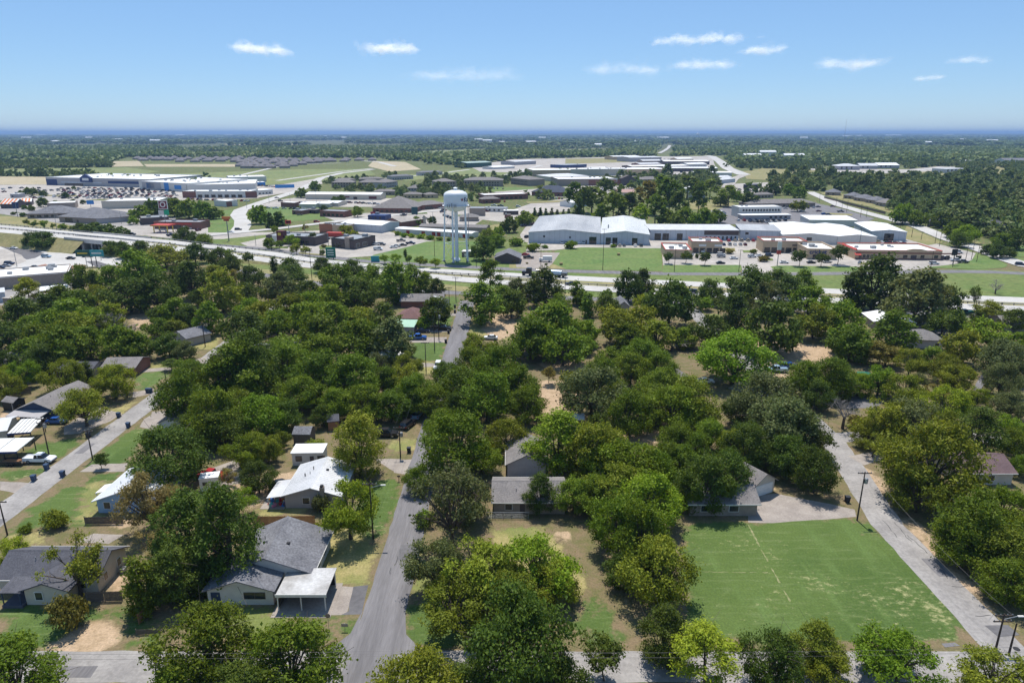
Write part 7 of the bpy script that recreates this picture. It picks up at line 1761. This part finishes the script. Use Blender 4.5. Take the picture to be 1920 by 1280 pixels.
# bright clutter on the patio of the metal roofed house
tr2 = random.Random(5); tcol = [M("toy_"+n, c, None, 2, .5) for n, c in (("red",(.55,.04,.05)),("blue",(.05,.2,.6)),("pink",(.7,.25,.4)),("teal",(.1,.5,.5)),("white",(.75,.75,.75)),("orange",(.7,.3,.05)))]
for k in range(14):
    p = G(tr2.uniform(503,540), tr2.uniform(937,950)); s = (.28,.42,.18)[k//6]
    t_ = mk('toy', MB().bev(-s,s,-s*.7,s*.7,0,s*tr2.uniform(.8,2),.05).tube((0,0,s),(0,0,s*2.2),s*.25,n=6), tcol[k % 6], None, p, tr2.uniform(0,6))
    tag(t_, "%s bright %s plastic toy on the patio of the grey metal roofed house" % (("small","larger","tiny")[k//6], ("red","blue","pink","teal","white","orange")[k % 6]), "toy", "bright toys on the patio")
tag(mk('patio_slab', MB().box(-45.6,-41.2,109.2,114.5,.0,.05), DRIVE), "concrete patio slab", None, None, "structure")
hay = mk('hay_bale', MB().tube((-.8,0,.75),(.8,0,.75),.75,n=14), M("hay", (.42,.32,.15), None, 2, .95), None, G(1160,479)); tag(hay, "round hay bale on the green lawn before the warehouses, farther one", "hay bale")
hay = mk('hay_bale', MB().tube((-.8,0,.75),(.8,0,.75),.75,n=14), M("hay", (.42,.32,.15), None, 2, .95), None, G(1052,497)); tag(hay, "round hay bale near the edge of the green lawn, nearer one", "hay bale")
mhole = mk("manhole_cover", mh, DARK, None, (G(1906,1216).x, G(1906,1216).y, .03)); tag(mhole, "round iron manhole cover in the lower right junction", "manhole cover")
# far landmarks
fw_p = G(1308, 262.5); ft = empty("water_tower", (fw_p.x, fw_p.y, 0), 0, "tiny white water tower on the horizon", "water tower")
mk('tank', MB().lathe([(3,46),(14,50),(16,56),(13,62),(3,65)], 16), TW, ft); mk('stem', MB().tube((0,0,0),(0,0,47),4,n=10), TW, ft)
rm_p = G(1581, 274); rmast = empty("radio_mast", (rm_p.x, rm_p.y, 0), 0, "thin radio mast rising above the horizon at the right", "mast")
mk('mast', MB().tube((0,0,0),(0,0,128),.7,.5,n=5), M("mast_grey", (.2,.2,.22), None, 1, .6), rmast); mk('beacon', MB().lathe([(.8,128),(.8,129.6),(.2,131)],6), REDT, rmast)
# ================================================================== far woods: one mass nobody could count
fr = np.random.default_rng(42)
def in_any(P, polys):
    r = np.zeros(len(P), bool)
    for pg in polys: r |= inside(P, pg)
    return r
OPEN = [poly(pg) for nm, pg, mt, lb in com]+[poly([(225,296.5),(720,296.5),(720,335),(560,345),(190,338)]), poly([(1540,312),(1700,312),(1700,334),(1560,336)]), poly([(870,306),(1010,302),(1010,330),(880,335)]), poly([(1222,293),(1262,293),(1264,270),(1244,270)])]
# strips of road and buildings also stay clear
BLD = []
for ob in COL.objects:
    if ob.parent is None and ob.type == 'EMPTY' and "w" in ob.keys() and ob.location.y > 330:
        BLD.append((ob.location.x, ob.location.y, ob["w"]))
for ob in COL.objects:
    if ob.name.startswith("estate_house"): BLD.append((ob.location.x, ob.location.y, 22))
BLD = np.array(BLD)
RD = []
for ob in COL.objects:
    if ob.name.startswith(("road", "highway", "service_road")) and ob.type == 'MESH':
        for v in ob.data.vertices: RD.append((v.co.x, v.co.y))
RD = np.array(RD)
def clear(P, pad=9.0):
    keep = ~in_any(P, OPEN)
    out = np.zeros(len(P), bool)
    for x, y, w_ in BLD:
        c = (P[:, 0] > x-5) & (P[:, 0] < x+w_+5) & (P[:, 1] > y-(14 if y < 420 else 26 if y < 900 else 80)) & (P[:, 1] < y+26)
        out |= c
    keep &= ~out
    idx = np.nonzero(keep)[0]
    for i0 in range(0, len(idx), 4000):
        s = idx[i0:i0+4000]
        d2 = ((P[s, None, :]-RD[None, :, :])**2).sum(2).min(1)
        keep[s[d2 < pad*pad]] = False
    return keep
def vnoise(P, s, seed):
    q = P/s; i = np.floor(q).astype(int); f = q-i; f = f*f*(3-2*f)
    def h(a, b): 
        n_ = np.sin(a*127.1+b*311.7+seed*17.3)*43758.5453; return n_-np.floor(n_)
    a, b = i[:, 0], i[:, 1]
    return (h(a,b)*(1-f[:,0])+h(a+1,b)*f[:,0])*(1-f[:,1])+(h(a,b+1)*(1-f[:,0])+h(a+1,b+1)*f[:,0])*f[:,1]
def mass(name, P, Rm, template, label, seed, hs=.85, hsc=160):
    """merge copies of a small leafy crown into one mesh"""
    v0, f0, t0, lobes, Ht, R0, cc = template
    rg = np.random.default_rng(seed); n = len(P)
    a = rg.uniform(0, 6.28, n); s = Rm/R0; sz = s*rg.uniform(.8, 1.2, n)*hs/(Ht/(2*R0))
    ca, sa = np.cos(a), np.sin(a)
    V = np.empty((n, len(v0), 3), np.float32)
    V[:, :, 0] = P[:, 0, None]+s[:, None]*(ca[:, None]*v0[None, :, 0]-sa[:, None]*v0[None, :, 1])
    V[:, :, 1] = P[:, 1, None]+s[:, None]*(sa[:, None]*v0[None, :, 0]+ca[:, None]*v0[None, :, 1])
    zz = v0[None, :, 2]; V[:, :, 2] = sz[:, None]*zz
    F = (np.arange(n)[:, None, None]*len(v0)+f0[None]).reshape(-1, 4)
    me = mesh_np(name, V.reshape(-1, 3), F)
    hue = np.clip(.45*vnoise(P, hsc, seed)+.55*rg.random(n), 0, 1)
    tint = (hue[:, None]*.75+t0[None, :]*.25).ravel()
    at = me.attributes.new("tint", 'FLOAT', 'POINT'); at.data.foreach_set("value", tint.astype(np.float32))
    me.materials.append(FARLEAF)
    return tag(link(bpy.data.objects.new(name, me)), label, None, None, "stuff")
FARLEAF = leaf_mat("leaves_far_woods", (.080,.118,.034), (.128,.172,.050), (.225,.240,.085), .22)
def reduce_t(n_leaf, size, seed):
    LOD['x'] = (n_leaf/7600.0, size); return crown_np(seed, 'broad', 'x')
def scat(x_of, y0, y1, n, seed):
    rg = np.random.default_rng(seed)
    Y = np.sqrt(rg.uniform(y0*y0, y1*y1, n)); X = rg.uniform(-1, 1, n)*(Y*.80+20)
    return np.stack([X, Y], 1)
# right hand woods and the green gaps between the shops
RW = [poly(pg) for pg in ([(1560,345),(1700,337),(1960,338),(1960,450),(1900,455),(1840,448),(1770,428),(1700,402),(1650,384),(1600,366)], [(1440,338),(1560,330),(1560,350),(1470,362)], [(740,318),(850,312),(900,330),(1000,340),(1060,352),(900,362),(700,353),(620,350),(600,343)], [(1040,340),(1300,330),(1380,345),(1340,352),(1100,352)], [(600,352),(860,352),(860,372),(720,372)])]
P = scat(None, 400, 1100, 9000, 1); P = P[in_any(P, RW)]; P = P[clear(P, 8)]; P = P[in_any(P, RW[:2]) | (vnoise(P, 45, 4) > .40)]
k_ = np.zeros(len(P), bool); acc = []
for i, p in enumerate(P):
    if all((p[0]-q[0])**2+(p[1]-q[1])**2 > 81 for q in acc[-400:]): acc.append(p); k_[i] = True
P = P[k_]
Rw = np.where(P[:, 0] > 150, fr.uniform(4.4, 8.6, len(P)), fr.uniform(3, 5.5, len(P)))
LOD['x'] = (.047, 1.6); pick = fr.integers(0, 3, len(P))
for k_i, (shp, lb_, sd, hs_) in enumerate((('broad', "broad crowned trees of the wooded right side and gaps between shops", 3, .8), ('tall', "taller trees standing in the same mixed woods", 4, 1.15), ('loose', "airy crowned trees filling the same mixed woods", 5, .85))):
    q = pick == k_i
    mass("woodland", P[q], Rw[q], crown_np(sd, shp, 'x'), lb_, sd+20, hs_, 25)
P = scat(None, 620, 1500, 11000, 5); P = P[~in_any(P, RW)]; P = P[clear(P, 12)]
dn = vnoise(P, 150, 3)*.6+vnoise(P, 55, 8)*.4; P = P[dn > .42]
town = inside(P, poly([(-400,335),(480,335),(620,340),(900,315),(1180,290),(1340,290),(1400,330),(1560,330),(1560,420),(-400,460)]))
P = P[~town | (fr.random(len(P)) < .18)]
mass("woodland", P, fr.uniform(4.0, 7.5, len(P)), reduce_t(46, 3.6, 4), "woods and hedgerows behind the town", 6)
P = scat(None, 1500, 3300, 15000, 7); P = P[clear(P, 14)]; P = P[vnoise(P, 330, 9)*.65+vnoise(P, 110, 14)*.35 > .40]
mass("woodland", P, fr.uniform(6, 11, len(P)), reduce_t(15, 6.2, 5), "far woods stretching behind the estate houses", 8, .7)
P = scat(None, 3300, 9000, 16000, 11); P = P[clear(P, 20)]; P = P[vnoise(P*np.array([1, .35]), 420, 19) > .36]
mass("woodland", P, fr.uniform(14, 30, len(P)), reduce_t(9, 7.8, 6), "hazy blue woods towards the horizon", 9, .34)
P = scat(None, 9000, 19000, 9000, 13); P = P[vnoise(P*np.array([1, .3]), 900, 23) > .3]
mass("woodland", P, fr.uniform(40, 90, len(P)), reduce_t(10, 7.0, 7), "faintest blue woods along the horizon", 14, .15)
# tiny far roofs in the woods
rgf = random.Random(21)
fh = None
far_n = 0
for x, y in sorted([(40,262),(68,256),(160,262),(210,266),(281,268),(95,270),(15,252.8),(600,259),(640,262),(890,266),(905,268),(935,272),(1115,277),(1190,270),(1232,262),(1580,258.5),(1605,258),(1660,257),(1675,256.5),(1768,249.5),(1800,266),(1470,300),(1490,300),(1395,300),(1425,293),(1500,262),(330,257),(420,255),(985,271),(1010,262),(1850,268),(1735,272)]):
    far_n += 1; lb = "tiny pale roofed building among the hazy far woods, %s from the left" % ORDW[far_n-1]
    p = G(x, max(y, 256)); s_ = rgf.uniform(14, 30)
    if fh is None: fh = hb("far_building", lb, p.x, p.y, p.x+30, 16, 9, 'gx', 3, OFFW, WROOF, .3, (), cat='building', group='tiny pale buildings in the far woods')
    else:
        c = copy_tree(fh); c["label"] = lb; c.location = (p.x, p.y, 0); c.scale = (s_/18*max(1, p.y/3000), 1, 1.0+p.y/6000)

# ================================================================== haze
hz = bpy.data.materials.new("haze_air"); hz.use_nodes = True
nt = hz.node_tree; nt.nodes.remove(nt.nodes["Principled BSDF"])
pv = nt.nodes.new("ShaderNodeVolumePrincipled")
pv.inputs["Density Attribute"].default_value = ""; pv.inputs["Color Attribute"].default_value = ""; pv.inputs["Temperature Attribute"].default_value = ""
pv.inputs["Color"].default_value = (.36,.56,.90,1); pv.inputs["Density"].default_value = 8.0e-5; pv.inputs["Anisotropy"].default_value = .15
nt.links.new(pv.outputs[0], nt.nodes["Material Output"].inputs["Volume"])
hb_ = mk("haze", MB().box(-62000, 62000, -5000, 62000, -1.5, 136), hz); tag(hb_, "thin blue haze over the far country", None, None, "stuff")
hb_.display_type = 'WIRE'

# ================================================================== small fair weather clouds, far beyond the haze
def cloud_mat(name, a):
    m_ = bpy.data.materials.new(name); m_.use_nodes = True
    nt = m_.node_tree; N = nt.nodes; L = nt.links; N.remove(N["Principled BSDF"])
    df = N.new("ShaderNodeBsdfDiffuse"); df.inputs[0].default_value = (.9,.9,.9,1); tl = N.new("ShaderNodeBsdfTranslucent"); tl.inputs[0].default_value = (.98,.98,.98,1)
    m1 = N.new("ShaderNodeMixShader"); m1.inputs[0].default_value = .68; L.new(df.outputs[0], m1.inputs[1]); L.new(tl.outputs[0], m1.inputs[2])
    tp_ = N.new("ShaderNodeBsdfTransparent"); m2 = N.new("ShaderNodeMixShader"); m2.inputs[0].default_value = a
    L.new(tp_.outputs[0], m2.inputs[1]); L.new(m1.outputs[0], m2.inputs[2]); L.new(m2.outputs[0], N["Material Output"].inputs["Surface"])
    return m_
VAP = {k: cloud_mat("cloud_vapour_"+k, a) for k, a in (('thick', .060), ('thin', .034), ('faint', .018))}
def cloud(px, py, w, h, dens, seed, label, alt=1500):
    """a puff of thin translucent flakes with real width, depth and height"""
    u, v = (px-960)/FPX, (py-640)/FPX; dn, fw = _sp+v*_cp, _cp-v*_sp
    t = (alt-H)/(-dn); p = Vector((u*t, fw*t, alt)); sc_ = t/FPX
    rg = np.random.default_rng(seed+50)
    nb = 9; bx_ = np.linspace(-.40, .40, nb)+rg.uniform(-.03, .03, nb); br_ = rg.uniform(.10, .24, nb)*(1-.9*np.abs(bx_)); bz = rg.uniform(-.1, .25, nb)
    n = 260; k = rg.integers(0, nb, n)
    q = rg.normal(size=(n, 3))*.5
    c = np.stack([bx_[k]+q[:, 0]*br_[k]*1.3, q[:, 1]*.3, np.abs(q[:, 2])*br_[k]*2.6+bz[k]-.25], 1)
    w, h = w*.86, h*.80
    c = c*np.array([w, w, h])*sc_
    s = (rg.uniform(.5, 1.4, n)*h*.34*sc_)[:, None]
    nr = rg.normal(size=(n, 3))*.35+np.array(_sd)*1.0; nr /= np.linalg.norm(nr, axis=1)[:, None]
    t1 = np.cross(nr, rg.normal(size=(n, 3))); t1 /= np.linalg.norm(t1, axis=1)[:, None]; t2 = np.cross(nr, t1)
    ang = np.arange(6)*math.pi/3
    V = np.stack([c+t1*s*math.cos(a)*1.5+t2*s*math.sin(a)*.9 for a in ang], 1).reshape(-1, 3)
    me = mesh_np("cloud", V, np.arange(6*n).reshape(-1, 6), 6); me.materials.append(VAP['thick' if dens > .005 else 'thin' if dens > .0025 else 'faint'])
    o_ = link(bpy.data.objects.new("cloud", me)); o_.location = p
    return tag(o_, label, "cloud", "small white clouds")
cloud(488, 92, 110, 26, .009, 1, "small bright white cloud at the upper left")
cloud(735, 91, 104, 26, .009, 2, "small bright white cloud left of the picture's middle")
cloud(1312, 73, 170, 24, .007, 3, "longest bright white cloud at the upper right")
cloud(1432, 94, 80, 22, .004, 4, "small faint cloud right of the longest cloud")
cloud(1595, 118, 130, 28, .004, 5, "wispy cloud with slanting top at the right")
cloud(1318, 121, 130, 24, .003, 6, "faint wispy cloud below the longest cloud")
cloud(1170, 130, 160, 30, .0018, 7, "very faint low cloud streak right of the middle", 1300)
cloud(870, 140, 220, 34, .0014, 8, "very faint broad cloud streak in the middle", 1200)
cloud(1822, 112, 80, 18, .0022, 9, "tiny faint cloud near the right edge")
cloud(1742, 146, 60, 16, .0020, 10, "tiniest faint cloud above the right horizon", 1300)
# ================================================================== labels that single out each tree, pole and vehicle
LAND += [("the big green lawn", G(1500,1080).x, G(1500,1080).y), ("the wide driveway", G(1490,955).x, G(1490,955).y), ("the lower right road junction", G(1880,1210).x, G(1880,1210).y), ("the lower middle junction", G(730,1225).x, G(730,1225).y),
 ("the wooden fence", G(535,985).x, G(535,985).y), ("the young tree by the left street", G(188,885).x, G(188,885).y), ("the highway overpass", G(185,470).x, G(185,470).y), ("the tanker truck", G(1000,520).x, G(1000,520).y), ("the green lawn by the warehouses", G(1140,490).x, G(1140,490).y), ("the pine grove", G(1200,380).x, G(1200,380).y),
 ("the crowded store lot", G(200,362).x, G(200,362).y), ("the grassy bank by the left street", G(220,845).x, G(220,845).y), ("the bare pinkish yard", G(1500,670).x, G(1500,670).y), ("the dirt clearing in the middle", G(1070,690).x, G(1070,690).y), ("the parked white SUV", G(821,690).x, G(821,690).y)]
ORD = ['', 'second', 'third', 'fourth', 'fifth', 'sixth', 'seventh', 'eighth', 'ninth', 'tenth']+['%dth' % k for k in range(11, 90)]
def auto(items):
    g_ = {}
    for e, desc, need in items:
        if not need: continue
        p = e.location
        ph, lx, ly = min(LAND, key=lambda q: (q[1]-p.x)**2+((q[2]-p.y)*.8)**2)
        dx, dy = p.x-lx, p.y-ly
        where = ('right of' if dx > 0 else 'left of') if abs(dx) > abs(dy) else ('behind' if dy > 0 else 'before')
        g_.setdefault((desc, where, ph), []).append((math.hypot(dx, dy), e))
    for (desc, where, ph), L in g_.items():
        L.sort(key=lambda t: t[0])
        for i, (dd, e) in enumerate(L):
            e["label"] = "%s %s %s" % (desc, where, ph)+('' if len(L) == 1 else ', nearest' if i == 0 else ', %s nearest' % ORD[i])
auto(TREES)
auto([(e, ('tall ' if h > 11 else '')+('grey metal lamp post' if e.name.startswith('lamp') else 'dark wooden utility pole'), n) for e, h, n in POLES])
auto(CARL)
for ob in list(COL.objects):
    if "w" in ob.keys(): del ob["w"]
